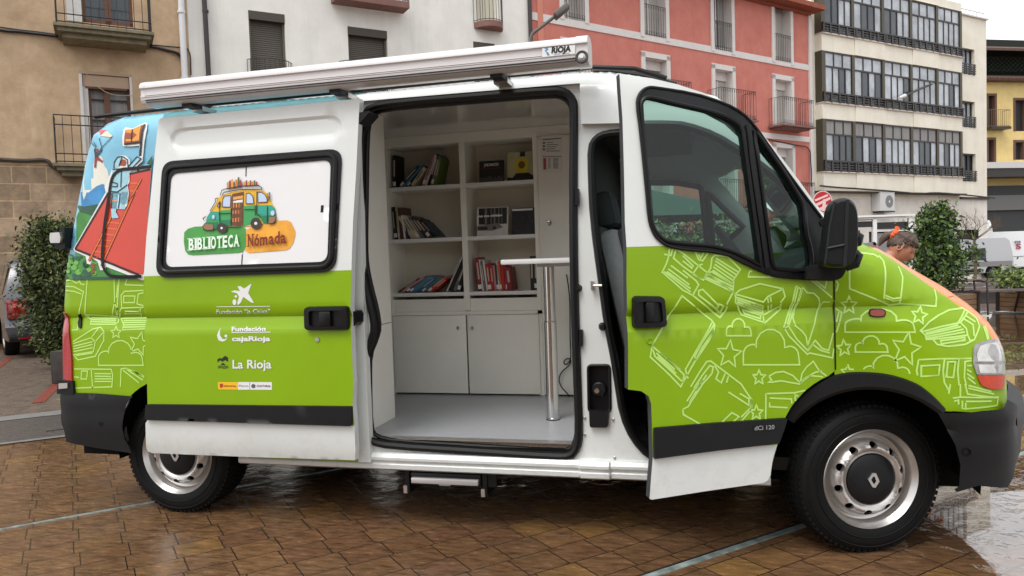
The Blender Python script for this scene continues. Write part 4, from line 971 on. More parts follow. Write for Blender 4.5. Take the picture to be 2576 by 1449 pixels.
D(T(zl, [(325, 830), (530, 830), (500, 940), (360, 962), (300, 900)]), BG3, 5); D(T(zl, [(570, 800), (750, 790), (750, 900), (575, 900)]), BG3, 5); D(T(zl, [(1230, 730), (1480, 720), (1480, 850), (1290, 850)]), BG3, 5)
for w_ in ([(605, 575), (610, 450), (640, 395), (748, 385), (738, 578)], [(1000, 520), (1005, 350), (1060, 345), (1115, 400), (1130, 520)], [(1200, 500), (1198, 330), (1260, 330), (1320, 370), (1355, 450), (1350, 495)], [(520, 570), (545, 510), (575, 490), (560, 580)]):
    D(T(zl, w_), BW, 6); RB(T(zl, w_), .004, BR, 7, closed=True)
D(T(zl, [(770, 360), (960, 320), (955, 400), (945, 880), (870, 890), (760, 880), (755, 600)]), BR, 6)
D(T(zl, [(785, 410), (955, 385), (950, 435), (785, 460)]), mat('bus_shelf', (226, 160, 84), .5), 7); D(T(zl, [(785, 480), (950, 450), (945, 500), (785, 510)]), WHITE, 7)
for k, cc in enumerate([(200, 150, 90), (150, 60, 40), (222, 160, 70), (120, 90, 60), (214, 120, 60), (90, 100, 50), (160, 60, 70)]):
    cm = mat('bus_book_%s' % 'abcdefg'[k], cc, .5); x = 785+k*23
    D(T(zl, [(x, 520-k*2), (x+18, 518-k*2), (x+18, 590-k), (x, 592-k)]), cm, 7); D(T(zl, [(x-8, 640-k*2), (x+8, 638-k*2), (x+8, 695-k), (x-8, 696-k)]), cm, 7); D(T(zl, [(x-10, 770-k*4), (x+8, 765-k*4), (x+8, 830-k), (x-10, 832-k)]), cm, 7)
    x = 680+k*36; D(T(zl, [(x, 170-(k % 3)*25-(30 if k in (4, 5, 6) else 0)), (x+30, 150-(k % 3)*25-(28 if k in (5, 6) else 0)), (x+38, 275-k*6), (x, 285-k*6)]), cm, 7)
    x = 960+k*34; D(T(zl, [(x, 160-(k % 2)*25), (x+28, 150-(k % 2)*20), (x+28, 235-k*2), (x, 240-k*2)]), cm, 7)
for l_ in ([(570, 390), (600, 300), (640, 280), (900, 230), (1210, 215), (1270, 260), (1270, 295)], [(600, 380), (640, 330), (900, 285), (1270, 280)], [(1375, 480), (1370, 350), (1400, 335), (1405, 470)], [(560, 480), (555, 700), (570, 900)], [(755, 600), (750, 890)], [(1155, 540), (1160, 720)], [(1185, 320), (1180, 690), (1240, 740)], [(1360, 560), (1360, 850)], [(400, 650), (490, 500), (490, 440), (530, 425)], [(700, 925), (920, 915)], [(320, 850), (280, 900), (300, 960), (450, 968), (500, 945)], [(1385, 860), (1480, 850), (1510, 740)], [(300, 800), (285, 770), (330, 735)], [(975, 620), (1150, 620)], [(560, 690), (750, 680)]): RB(T(zl, l_), .0045, INK, 8)
D(T(zl, [(275, 890), (310, 865), (440, 865), (460, 900), (450, 955), (350, 965), (295, 935)]), BT, 8); D(T(zl, [(1385, 750), (1500, 735), (1500, 800), (1450, 850), (1385, 855)]), BT, 8)
def disc(cx_, cy_, r, f, m, l=1, ry=None): D(T(f, [(cx_+r*math.cos(i*PI/8), cy_+(ry or r)*math.sin(i*PI/8)) for i in range(16)]), m, l)
disc(1172, 852, 92, zl, BK, 9, 98); disc(1172, 852, 26, zl, WHITE, 10); disc(600, 930, 88, zl, BK, 9, 84); disc(600, 930, 20, zl, WHITE, 10); disc(1450, 680, 34, zl, BW, 9, 44); disc(460, 745, 24, zl, BW, 9, 34)
def serif_word(s, pts_, h, m, w, bold, th):
    """letters one by one with slab serifs"""
    for ch, (a, b) in zip(s, pts_):
        TXW(ch, a, b, h, m, layer=11, bold=bold)
        if th:
            dx, dy = b[0]-a[0], b[1]-a[1]
            k = .0 if ch in 'IL' else 0
def word(s, x0, y0_, x1, y1_, H, m, ws, bold, serifs):
    tot = sum(ws); x = 0
    for ch, w_ in zip(s, ws):
        a = (x0+(x1-x0)*x/tot, y0_+(y1_-y0_)*x/tot); b = (x0+(x1-x0)*(x+w_*.84)/tot, y0_+(y1_-y0_)*(x+w_*.84)/tot); x += w_
        if ch != ' ': TXW(ch, zl(*a), zl(*b), H(ch)*.14989, m, layer=11, bold=bold)
        for (fx0, fx1, top) in serifs.get(ch, []):
            hh = H(ch); yy = a[1]-hh if top else a[1]
            P = lambda fx, dy: (a[0]+(b[0]-a[0])*fx, yy+(b[1]-a[1])*fx+dy)
            D(T(zl, [P(fx0, -8 if not top else 0), P(fx1, -8 if not top else 0), P(fx1, 4 if not top else 14), P(fx0, 4 if not top else 14)]), m, 11)
sfB = {'B': [(-.25, .4, 0), (-.25, .4, 1)], 'I': [(-.9, 1.9, 0), (-.9, 1.9, 1)], 'L': [(-.25, .5, 1), (-.25, .9, 0)], 'T': [(.2, .8, 0)], 'E': [(-.25, .4, 1), (-.25, .4, 0)], 'A': [(-.1, .3, 0), (.7, 1.1, 0)], 'N': [(-.25, .35, 0), (-.25, .3, 1), (.7, 1.2, 1)], 'm': [(-.1, .25, 0), (.4, .6, 0), (.8, 1.1, 0)], 'd': [(.8, 1.15, 0), (.7, 1., 1)], 'a': [(.8, 1.15, 0)]}
word('BIBLIOTECA', 52, 1300, 912, 1228, lambda c: 198, mat('badge_white', (228, 246, 228), .4), [1, .42, 1, .85, .42, 1, .95, .9, .95, 1.05], .035, sfB)
word('Nómada', 1040, 1236, 1690, 1170, lambda c: 200, mat('badge_brown', (124, 36, 20), .4), [1.1, .9, 1.45, .95, 1.0, .95], .03, sfB)
o = m2.build('window_panel', sd); o['label'] = 'white window panel with a drawn bus carrying books and the library name'
# black side moulding with screws
m2 = MB()
mo = rounded(hs_([(373, 1016), (888, 1021), (888, 1070), (371, 1054)]), .008, 2)
patch(m2, mo, m=PLAS, Sf=Ss, y0=YS-.022, step=.06, thick=.022)
for c_ in ((381, 1028), (858, 1042)):
    c = hit(*c_, 'slide', Sf=Ss); m2.lathe([(0, .004), (.009, .004), (.013, -.002)], DARK, c=(c[0], YS-.022, c[1]), n=12)
m2.build('side_moulding', sd)
def handle(mbx, corners, f, mode, Sf, y0, flip=False):
    q = [hit(u, v, mode, Sf=Sf) for u, v in T(f, corners)]
    oo = rounded(q, .022, 4); A = np.array(q); c = A.mean(0); ii = [tuple(c+(np.array(p)-c)*np.array([.74, .66])) for p in oo]
    yb = y0+float(min(0, np.min(Sf(A[:, 0], A[:, 1]))))-.003
    n_ = len(oo); yo = yb-.022
    mbx.add([(p[0], yb+.004, p[1]) for p in oo]+[(c[0]+(p[0]-c[0])*.96, yo, c[1]+(p[1]-c[1])*.95) for p in oo]+[(p[0], yo-.002, p[1]) for p in ii]+[(p[0], yo+.0175, p[1]) for p in ii],
            [(k*n_+i, k*n_+(i+1) % n_, (k+1)*n_+(i+1) % n_, (k+1)*n_+i) for k in range(3) for i in range(n_)]+[tuple(range(3*n_, 4*n_))], RUB)
    x0, x1 = A[:, 0].min(), A[:, 0].max(); z0, z1_ = A[:, 1].min(), A[:, 1].max(); w_ = x1-x0; h_ = z1_-z0
    mbx.box((x0+w_*.36, yo-.004, z0+h_*.16), (x0+w_*.62, yo+.02, z1_-h_*.2), RUB, bev=.008)
m2 = MB(); handle(m2, [(2306, 865), (2640, 858), (2642, 1040), (2308, 1042)], z4, 'slide', Ss, YS); m2.build('handle', sd)
m2 = MB(); c = hit(*z4(2397, 1113), 'slide', Sf=Ss); m2.lathe([(0, -.006), (.011, -.006), (.013, -.002), (.014, .002)], STEEL, c=(c[0], YS+float(Ss(*c)[0]), c[1]), n=16); m2.build('lock', sd)

# ================================================================ DRIVER DOOR (ajar about 22 degrees)
hd = lambda L: hits(L, 'door')
dd = empty('front_door', HINGE[:]); dd.parent = van; dd.rotation_euler = (0, 0, DTH); dd['label'] = 'green and white driver door standing ajar, covered with pale line drawings of books'
def bd(mbx, name):
    o = mbx.build(name); o.data.transform(Matrix.Translation(-Vector(HINGE))); o.parent = dd; return o
dr = door_top + hd([(2090, 575), (2100, 640), (2101, 703), (2100, 756), (2104, 836), (2105, 883), (2110, 925), (2084, 946), (2065, 955), (2047, 966), (2024, 984), (2001, 1009), (1988, 1027), (1976, 1049), (1969, 1075), (1957, 1115), (1945, 1150), (1938, 1196), (1930, 1210), (1920, 1215), (1780, 1235), (1640, 1257), (1634, 1255), (1638, 1200), (1642, 1153), (1640, 1073), (1638, 1016), (1632, 997), (1614, 984), (1590, 981), (1580, 980), (1580, 883), (1576, 700), (1576, 620), (1572, 560), (1570, 440), (1566, 300), (1560, 215)])
dr = dedupe(dr)
seal_o = hd(T(zg, [(12, 150), (22, 80), (60, 30), (110, 10)]) + [(1645, 221), (1740, 235), (1822, 261), (1866, 285), (1894, 314), (1927, 361), (1971, 424), (2021, 492), (2048, 527), (2078, 566)] + [(2112, 620), (2124, 660), (2118, 682), (2100, 703), (2060, 702)] + T(z6, [(920, 655), (700, 637), (600, 602), (450, 532), (300, 455), (0, 432)]) + T(zg, [(260, 1265), (210, 1235), (160, 1190), (125, 1120), (105, 1040), (85, 800), (40, 350)]))
seal_o = smoothp(seal_o, 1)
main_g = smoothp(hd(T(zg, [(42, 160), (52, 115), (90, 90), (140, 92), (350, 145), (620, 205), (760, 260), (845, 320), (870, 480), (900, 700), (950, 1060), (1000, 1430), (940, 1390), (800, 1320), (700, 1285), (600, 1262), (420, 1250), (260, 1232), (200, 1200), (150, 1140), (118, 1050), (95, 750)])), 1)
quart_g = smoothp(hd(T(zg, [(930, 352), (965, 380), (1060, 520), (1180, 690), (1295, 880), (1335, 960), (1345, 1140), (1390, 1300), (1395, 1420), (1370, 1455), (1300, 1462), (1150, 1448), (1085, 1438), (1060, 1250), (1010, 880)])), 1)
ZD = hit(1585, 621, 'door')[1]
zd1 = .5*(hit(1642, 1147, 'door')[1]+hit(1954, 1113, 'door')[1])
m2 = MB()
def dreg(x, z):
    return PAINTG if (zd1 < z < ZD or (z >= ZD and x > -.25 and z < 1.45)) else PAINTW
patch(m2, Sf=Sdoor, outer=dr, holes=[main_g, quart_g], reg=dreg, step=.05, cons=[[(-1.3, ZD), (-.25, ZD)], [(-1.3, zd1), (.2, zd1)]]+CREASE(-1.3, .1), thick=.05, extra=[p for p in ringp if p[0] < 0 and p[1] > 1.3], mback=mat('door_lining', (60, 62, 64), .7))
def clipD(A): return inpoly(A, dr) & ~inpoly(A, seal_o) & (A[:, 1] < ZD-.006) & (A[:, 1] > zd1+.065) & (A[:, 0] < -.156)
for pl, c in door_L:
    p = [hit(u, v, 'door') for u, v in pl]; ribbon(m2, p, LW, LINE, 1, Sf=Sdoor, closed=bool(c), clip=clipD, pre=True)
c = hit(*z5(2328, 1124), 'door'); m2.lathe([(0, -.003), (.009, -.003), (.011, -.0065), (.014, -.006), (.016, .0)], PAINTG, c=(c[0], float(Sdoor(*c)[0]), c[1]), n=16)
bd(m2, 'door_skin')
m2 = MB()
patch(m2, Sf=Sdoor, outer=seal_o, holes=[main_g, quart_g], m=PLAS, y0=-.008, step=.04, thick=.03)
gasket(m2, main_g, .010, RUB, Sdoor, -.008); gasket(m2, quart_g, .010, RUB, Sdoor, -.008)
gasket(m2, [p for p in seal_o], .007, RUB, Sdoor, -.008)
A = hd(T(zg, [(885, 310), (920, 600), (985, 1050), (1040, 1440)])); m2.tube([(p[0], float(Sdoor(*p)[0])-.014, p[1]) for p in A], .012, RUB, n=8)
bd(m2, 'window_frame')
m2 = MB(); DG = glass('door_glass', (184, 220, 208)); patch(m2, Sf=Sdoor, outer=main_g, m=DG, y0=.012, step=.3); bd(m2, 'window')
m2 = MB(); patch(m2, Sf=Sdoor, outer=quart_g, m=DG, y0=.012, step=.3); bd(m2, 'quarter_window')
m2 = MB(); mo = hd([(1643, 1075), (1800, 1062), (1976, 1050), (1969, 1075), (1955, 1113), (1800, 1131), (1642, 1152)])
patch(m2, Sf=Sdoor, outer=rounded(mo, .006, 2), m=PLAS, y0=-.02, step=.06, thick=.02)
c = hit(*z9(-36+0, 398), 'door'); c = hit(*z8(2460, 392), 'door'); m2.lathe([(0, .004), (.010, .004), (.014, -.002)], DARK, c=(c[0], -.02, c[1]), n=12)
q = rounded(hd(T(z9, [(512, 302), (700, 285), (716, 300), (712, 335), (690, 342), (515, 355)])), .006, 2); patch(m2, Sf=Sdoor, outer=q, m=RUB, y0=-.022, step=.1, thick=.004)
SIL = mat('silver_letter', (170, 170, 172), .3, metal=.6)
text_on(m2, 'dCi 120', z9(524, 340), z9(672, 330), 11, SIL, mode='door', y0=-.022, Sf=Sdoor, bold=.01, layer=2)
bd(m2, 'side_moulding')
m2 = MB(); handle(m2, [(2190, 782), (2430, 785), (2450, 1020), (2190, 1030)], z5, 'door', Sdoor, 0); bd(m2, 'handle')
# mirror on two arms
mi = empty('mirror'); mi.parent = dd
def bmir(mbx, name):
    o = mbx.build(name); o.data.transform(Matrix.Translation(-Vector(HINGE)).inverted() if 0 else Matrix.Identity(4)); o.data.transform(Matrix.Rotation(-DTH, 4, 'Z') @ Matrix.Translation(-Vector(HINGE))); o.parent = mi; return o
ym = -.30
mc = [(float(p[0]), float(p[2])) for p in (by(u, v, ym) for u, v in T(z6, [(1120, 110), (1150, 60), (1190, 42), (1240, 42), (1285, 65), (1310, 110), (1322, 180), (1325, 300), (1322, 420), (1300, 520), (1270, 560), (1200, 575), (1090, 572), (1062, 550), (1064, 500), (1082, 400), (1100, 250)]))]
m2 = MB(); mcs = smoothp(mc, 1); n = len(mcs); c = np.array(mcs).mean(0)
vv = []
for y, k in ((ym-.03, .88), (ym-.015, .96), (ym+.01, 1.), (ym+.14, 1.), (ym+.17, .95), (ym+.185, .85)): vv += [(c[0]+(p[0]-c[0])*k, y, c[1]+(p[1]-c[1])*k) for p in mcs]
ff = [(k*n+i, k*n+(i+1) % n, (k+1)*n+(i+1) % n, (k+1)*n+i) for k in range(5) for i in range(n)]+[tuple(range(n)), tuple(range(5*n, 6*n))]
m2.add(vv, ff, PLAS)
bmir(m2, 'mirror_housing')
m2 = MB()   # raised rib of the housing and split between the two glasses
P_ = lambda f, L, y: [(float(q[0]), y, float(q[2])) for q in (by(*f(*a), y) for a in L)]
m2.tube(P_(z6, [(1245, 60), (1238, 200), (1232, 400), (1222, 560)], ym-.03), .008, PLAS, n=6)
m2.tube(P_(z6, [(1150, 75), (1112, 250), (1095, 400), (1075, 540)], ym-.03), .006, PLAS, n=6)
m2.tube(P_(z6, [(1095, 425), (1220, 400)], ym-.033), .006, PLAS, n=6)
bmir(m2, 'housing_rib')
m2 = MB()
for pl in ([(1230, 330), (1300, 325), (1330, 345), (1325, 370), (1240, 400)], [(1225, 460), (1290, 455), (1320, 480), (1300, 540), (1230, 560)]):
    m2.tube(P_(z6, pl, ym+.02), .022, PLAS, n=10); bmir(m2, 'mirror_arm'); m2 = MB()
for a in ((2078, 560), (2090, 655)):
    p0 = by(a[0], a[1], ym+.12); p1 = by(a[0]-6, a[1], -.06); m2.tube([tuple(p0), tuple((p0+p1)/2), tuple(p1)], .022, PLAS, n=8); bmir(m2, 'mirror_arm'); m2 = MB()
q = Pb(T(z6, [(950, 560), (1050, 540), (1200, 560), (1222, 580), (1190, 640), (1150, 662), (930, 655), (915, 640)]), -.1); m2.prism(rounded(q, .012), -.15, -.03, PLAS)
bmir(m2, 'mirror_arm')
# ================================================================ AWNING, ROOF RAIL, STEP
aw = empty('awning'); aw.parent = van; aw['label'] = 'long white rolled awning cassette along the roof edge'
AW = mat('awning_white', (212, 208, 207), .35, coat=.2)
prof = [(-.148, 2.300), (-.148, 2.334), (-.158, 2.337), (-.157, 2.352), (-.146, 2.366), (-.12, 2.377), (-.08, 2.382), (-.045, 2.378), (-.02, 2.365), (-.01, 2.33), (-.01, 2.262), (-.03, 2.255), (-.10, 2.252), (-.140, 2.26), (-.146, 2.268), (-.1465, 2.274), (-.150, 2.2755), (-.1515, 2.284), (-.149, 2.286), (-.149, 2.289), (-.1535, 2.291), (-.1535, 2.298)]
xa0 = float(by(366, 240, -.15)[0]); xa1 = float(by(1448, 130, -.15)[0]); za = float(by(366, 268, -.14)[2]-2.25)
def ext(mbx, prof, x0, x1, m, grow=1.):
    c = np.array(prof).mean(0); n = len(prof)
    vv = [(x0, c[0]+(p[0]-c[0])*grow, c[1]+(p[1]-c[1])*grow) for p in prof]+[(x1, c[0]+(p[0]-c[0])*grow, c[1]+(p[1]-c[1])*grow) for p in prof]
    mbx.add(vv, [(i, (i+1) % n, n+(i+1) % n, n+i) for i in range(n)]+[tuple(range(n-1, -1, -1)), tuple(range(n, 2*n))], m)
m2 = MB(); ext(m2, prof, xa0, xa1, AW); 
ext(m2, [(-.1535, 2.296), (-.1545, 2.296), (-.1545, 2.298), (-.1535, 2.298)], xa0, xa1, mat('awning_line', (70, 68, 68), .5))
ext(m2, [(-.1475, 2.272), (-.1535, 2.274), (-.1535, 2.277), (-.1475, 2.277)], xa0, xa1, mat('awning_line', (70, 68, 68), .5)); ext(m2, [(-.145, 2.262), (-.150, 2.263), (-.150, 2.266), (-.145, 2.266)], xa0, xa1, mat('awning_line', (70, 68, 68), .5))
m2.build('cassette', aw)
m2 = MB(); ext(m2, prof, xa0-.03, xa0, AW, 1.02); m2.build('end_cap', aw); m2 = MB(); ext(m2, prof, xa1, xa1+.055, AW, 1.04); c = by(*z2(1815, 430), -.16)
m2.lathe([(0, -.012), (.01, -.012), (.013, 0), (.02, .004), (.022, .012)], WHITE, c=(c[0], -.165, c[2]), n=16); m2.lathe([(.018, -.001), (.026, -.003), (.03, .006)], mat('awning_line', (120, 118, 118), .5), c=(c[0], -.165, c[2]), n=20)
m2.build('end_cap', aw)
m2 = MB()
for u in (482, 852, 1255):
    m2 = MB(); x = float(by(u, 200, -.05)[0]); m2.box((x-.03, -.10, 2.235), (x+.03, .06, 2.262), PLAS); m2.box((x-.035, -.02, 2.225), (x+.035, .10, 2.25), STEEL); m2.build('bracket', aw)
m2 = MB()   # sticker
Pa = lambda f, X, Y: by(*f(X, Y), -.1545)
a = Pa(z2, 1515, 365); b = Pa(z2, 1765, 338); c1 = Pa(z2, 1765, 405); d1 = Pa(z2, 1515, 432)
for q in (a, b, c1, d1): q[1] = -.1552
m2.add([a, b, c1, d1], [(0, 1, 2, 3)], WHITE)
BLU = mat('emblem_blue', (96, 140, 180), .4)
def pl3(L, y): 
    o = []
    for p in L: q = by(*z2(*p), y); o.append(q)
    return o
sq = pl3([(1525, 360), (1555, 357), (1562, 372), (1545, 385), (1565, 400), (1572, 418), (1555, 418), (1545, 395), (1535, 382), (1545, 370)], -.1562); m2.add(sq, [tuple(range(len(sq)))], BLU)
o0 = by(*z2(1585, 400), -.1565); o1 = by(*z2(1732, 386), -.1565); ex = (o1-o0); w_ = np.linalg.norm(ex); ex /= w_
plane_text(m2, 'RIOJA', o0, ex, np.array([.12, 0, 1]), mat('sticker_black', (25, 25, 28), .4), width=w_, height=.026, bold=.05)
o0 = by(*z2(1605, 415), -.1565); plane_text(m2, 'alquiler y ventas', o0, ex, np.array([.12, 0, 1]), BLU, width=.07, height=.008)
m2.build('sticker', aw)
m2 = MB()
pts = [(-4.15, .17, 2.292), (-3.5, .16, 2.30), (-2.3, .155, 2.298), (-1.2, .16, 2.304), (-1.0, .17, 2.28), (-.85, .19, 2.225)]
m2.tube(pts, .012, RUB, n=6); m2.build('roof_seal', van)
st = empty('folding_step'); st.parent = van
m2 = MB(); q0 = by(*z8(525, 705), .03); q1 = by(*z8(1030, 735), .03)
m2.box((q0[0]-.01, .05, q0[2]-.045), (q1[0]+.01, .3, q0[2]+.02), RUB, bev=.006); m2.build('step_box', st)
m2 = MB(); ang = Matrix.Identity(4); m2.box((q0[0], .03, q0[2]-.03), (q1[0], .06, q0[2]-.002), mat('step_aluminium', (200, 198, 196), .35, metal=.6), bev=.003)
text_on(m2, 'STEP', z8(540, 742), z8(620, 748), 6, RUB, mode='body', y0=.03, layer=1, bold=.05, Sf=lambda x, z: 0*np.atleast_1d(x)+0) if False else None
m2.box(((q0[0]+q1[0])/2-.03, .035, q0[2]-.038), ((q0[0]+q1[0])/2+.03, .055, q0[2]-.03), STEEL); m2.build('tread_edge', st)
m2 = MB()
for x in (q0[0]-.03, q1[0]+.03):
    m2 = MB()
    m2.box((x-.012, .05, q0[2]-.09), (x+.012, .2, .30), RUB); m2.box((x-.02, .045, q0[2]-.09), (x-.0, .06, q0[2]-.05), STEEL); m2.build('step_bracket', st)
m2 = MB(); m2.box((q1[0]+.02, .06, .22), (q1[0]+.09, .08, .30), RUB); m2.build('step_bracket', st)
# ================================================================ INTERIOR
m2 = MB(); FZ = .45; CZ = 2.235
CEIL = mat('ceiling_panel', (196, 195, 190), .12, coat=.5)
m2.box((-3.29, .10, .41), (-1.28, 1.859, FZ), FLOORM); m2.build('cargo_floor', van)
m2 = MB(); m2.box((-3.8, .16, CZ), (-1.2, 1.83, CZ+.02), CEIL); m2.build('ceiling', van)
m2 = MB(); m2.box((-2.52, .085, .428), (-1.27, .105, FZ+.002), mat('tread_strip', (150, 134, 120), .4, metal=.5, noise=.4, nscale=120)); m2.box((-2.52, .07, FZ), (-1.27, .125, FZ+.004), STEEL); m2.box((-2.5, .06, .40), (-1.27, .12, .427), DARK); m2.build('threshold', van)
m2 = MB(); m2.box((-3.3, .12, FZ+.001), (-2.50, .575, CZ-.001), LAM); m2.box((-2.4995, .13, 1.02), (-2.499, .57, 1.023), DARK); m2.build('side_cupboard', van)
m2 = MB()
m2.box((-3.3, 1.86, .4), (-1.2, 1.90, 2.2), LAM); m2.box((-1.275, .12, .4), (-1.262, 1.859, 2.2), LAM); m2.box((-3.32, .6, .4), (-3.3, 1.88, 2.2), LAM); m2.build('lining', van)
bc = empty('bookcase'); bc.parent = van
FY = 1.30; BYk = 1.56; xL, xD0, xD1, xR, xP = -2.80, -2.275, -2.235, -1.765, -1.735
zsh = [1.153, 1.528, 1.888]      # shelf tops
m2 = MB(); e = .001
m2.box((-3.2, FY, FZ+e), (xL, BYk+.3, CZ-e), LAM)
m2.box((xD0, FY, 1.03), (xD1, BYk, CZ-.06), LAM); m2.box((xR, FY, FZ+e), (xP, BYk, CZ-.06), LAM)
m2.box((xL, BYk, 1.0), (xR, BYk+.02, CZ-.06), mat('laminate_back', (214, 208, 190), .5)); m2.box((xL, FY-.002, 2.17), (-1.28, BYk, CZ-e), LAM)
m2.build('carcass', bc)
m2 = MB()
for z in zsh:
    for a, b in ((xL+e, xD0-e), (xD1+e, xR-e)):
        m2 = MB(); m2.box((a, FY+.004, z-.022), (b, BYk-e, z), LAM); m2.box((a, FY-.002, z-.018), (b, FY+.003, z+.004), WHITE); m2.build('shelf', bc)
m2 = MB()
m2.box((xL, FY+.01, 1.025), (xD0-e, FY+.02, 1.11), LAM); m2.box((xD1+e, FY+.01, 1.025), (xR-e, FY+.02, 1.11), LAM); m2.box((xL, FY, 1.0), (xP, FY+.02, 1.024), LAM)
m2.build('drawer_front', bc)
for (a, b, kx) in ((xL, -2.262, -2.315), (-2.256, xR+.01, -2.215)):
    m2 = MB(); m2.box((a+.002, FY-.016, FZ+.012), (b-.002, FY, .998), LAM, bev=.002); o = m2.build('cupboard_door', bc)
    k = MB(); k.lathe([(0, -.022), (.011, -.02), (.008, -.008), (.006, 0)], CHROME, c=(kx, FY-.016, .915), n=12); k.build('knob', o)
m2 = MB(); m2.box((xP+.004, FY-.016, FZ+.012), (-1.28, FY, 2.165), LAM, bev=.002); o = m2.build('cupboard_door', bc)
k = MB(); k.lathe([(0, -.022), (.013, -.02), (.01, -.008), (.007, 0)], CHROME, c=(-1.665, FY-.016, 1.60), n=12); k.lathe([(.013, -.005), (.016, -.004), (.016, 0)], DARK, c=(-1.665, FY-.016, 1.60), n=12); k.build('knob', o)
m2 = MB(); m2.box((-3.2, FY+.05, FZ+e), (-1.2, BYk, FZ+.012), DARK); m2.build('plinth', bc)
# notices on the tall cupboard door
GR = mat('print_grey', (110, 108, 108), .7); PRD = mat('print_red', (170, 90, 90), .7)
def on_y(mbx, poly, y, m):
    v = [by(*p, y) for p in poly]; mbx.add(v, [tuple(range(len(v)))], m)
m2 = MB(); y = FY-.0175
PAP = mat('paper', (226, 224, 220), .6)
on_y(m2, T(z2, [(1508, 1030), (1670, 1012), (1668, 1150), (1510, 1150)]), y, PAP); on_y(m2, T(z2, [(1512, 1165), (1668, 1165), (1668, 1300), (1512, 1300)]), y, PAP)
for k in range(5):
    on_y(m2, T(z2, [(1548, 1074+k*16), (1600+(k*37) % 50, 1072+k*16), (1600+(k*37) % 50, 1077+k*16), (1548, 1079+k*16)]), y-.001, GR)
on_y(m2, T(z2, [(1518, 1052), (1658, 1040), (1658, 1046), (1518, 1058)]), y-.001, INK)
for k in range(3): on_y(m2, T(z2, [(1520, 1072+k*24), (1538, 1071+k*24), (1538, 1086+k*24), (1520, 1087+k*24)]), y-.001, GR)
on_y(m2, T(z2, [(1520, 1180), (1662, 1180), (1662, 1184), (1520, 1184)]), y-.001, INK); on_y(m2, T(z2, [(1523, 1192), (1545, 1192), (1547, 1280), (1525, 1280)]), y-.001, PRD)
for k in range(9): on_y(m2, T(z2, [(1562, 1194+k*9), (1576+k % 3*2, 1194+k*9), (1576, 1198+k*9), (1562, 1198+k*9)]), y-.001, GR); on_y(m2, T(z2, [(1598, 1194+k*9), (1640-k % 4*3, 1194+k*9), (1640, 1198+k*9), (1598, 1198+k*9)]), y-.001, GR)
o = m2.build('paper_notice'); tag(o, 'printed notices in grey and red taped to the tall white cupboard inside the van', 'notice')
# pedestal table
tb = empty('bar_table', (-1.545, .61, FZ)); tag(tb, 'tall chrome pedestal table with thin white top inside the open van', 'table')
m2 = MB(); hT = 1.345-FZ
m2.box((-.215, -.25, hT), (.33, .22, hT+.028), mat('table_top', (232, 232, 230), .3), bev=.008); o = m2.build('tabletop', tb)
m2 = MB(); m2.lathe([(0, 0), (.04, .0), (.04, .012), (.036, .014), (.036, .56), (.032, .565), (.032, hT)], CHROME, axis='z', n=32); m2.lathe([(.0402, 0), (.0405, .006)], RUB, axis='z', n=32); m2.build('pedestal', tb)
m2 = MB(); m2.box((-.05, -.08, hT-.02), (.30, .1, hT-.001), mat('grey_bracket', (170, 170, 172), .4)); m2.build('bracket', tb)
m2 = MB()
cp = [by(u, v, 1.26) for u, v in [(1425, 690), (1430, 720), (1434, 760), (1434, 860), (1437, 900), (1430, 915), (1420, 918), (1418, 908), (1428, 901), (1437, 905), (1432, 920), (1412, 935), (1405, 955), (1412, 975), (1428, 990), (1434, 1000)]]
cpp = smoothp([tuple(p) for p in cp], 2, False); cpp = [(p[0], p[1], max(p[2], FZ+.006)) for p in cpp]
m2.tube(cpp, .004, RUB, n=6); o = m2.build('power_cable'); tag(o, 'thin black cable hanging in loops beside the table pedestal inside the van', 'cable')
# cab: seats, bulkhead, dashboard, wheel, headliner
m2 = MB(); m2.box((-1.25, .16, .42), (-.48, 1.86, .459), DARK); m2.box((-.48, .45, .82), (.1, 1.6, .85), DARK); m2.box((-1.26, .16, 2.06), (-.75, 1.86, 2.10), mat('headliner', (96, 89, 82), .9)); m2.box((-1.258, .14, .46), (-1.25, 1.86, 2.059), mat('bulkhead', (70, 68, 66), .9)); m2.box((-.95, .07, .36), (-.3, .2, .42), RUB); m2.build('cab_lining', van)
m2 = MB()
DASH = mat('dashboard', (128, 130, 132), .6, bump=.03, bscale=200)
q = [(-.30, .86), (-.34, 1.12), (-.25, 1.30), (-.1, 1.38), (.05, 1.40), (.1, 1.2), (.1, .86)]
m2.prism(q, .16, 1.84, DASH)
for k in range(3): m2.box((-.02, .5+k*.45, 1.392), (.03, .75+k*.45, 1.40), RUB)
m2.prism([(-.42, 1.12), (-.44, 1.2), (-.3, 1.34), (-.2, 1.36), (-.2, 1.15)], .42, .78, DASH)
m2.build('dashboard', van)
m2 = MB()
M = Matrix.Translation((-.50, .60, 1.33)) @ Matrix.Rotation(math.radians(-35), 4, 'Y')
m2.tube([(M @ Vector((.0, .21*math.cos(a), .21*math.sin(a))))[:] for a in [2*PI*i/28 for i in range(28)]], .017, RUB, n=8, closed=True)
for a in (0, 2.1, 4.2): m2.tube([(M @ Vector((0, 0, 0)))[:], (M @ Vector((0, .2*math.cos(a+PI/2), .2*math.sin(a+PI/2))))[:]], .014, RUB)
m2.lathe([(0, -.03), (.06, -.025), (.07, .02), (0, .03)], RUB, axis='x', n=16, M=M)
m2.tube([(-.49, .60, 1.32), (-.2, .60, 1.05)], .03, RUB); m2.build('steering_wheel', van)
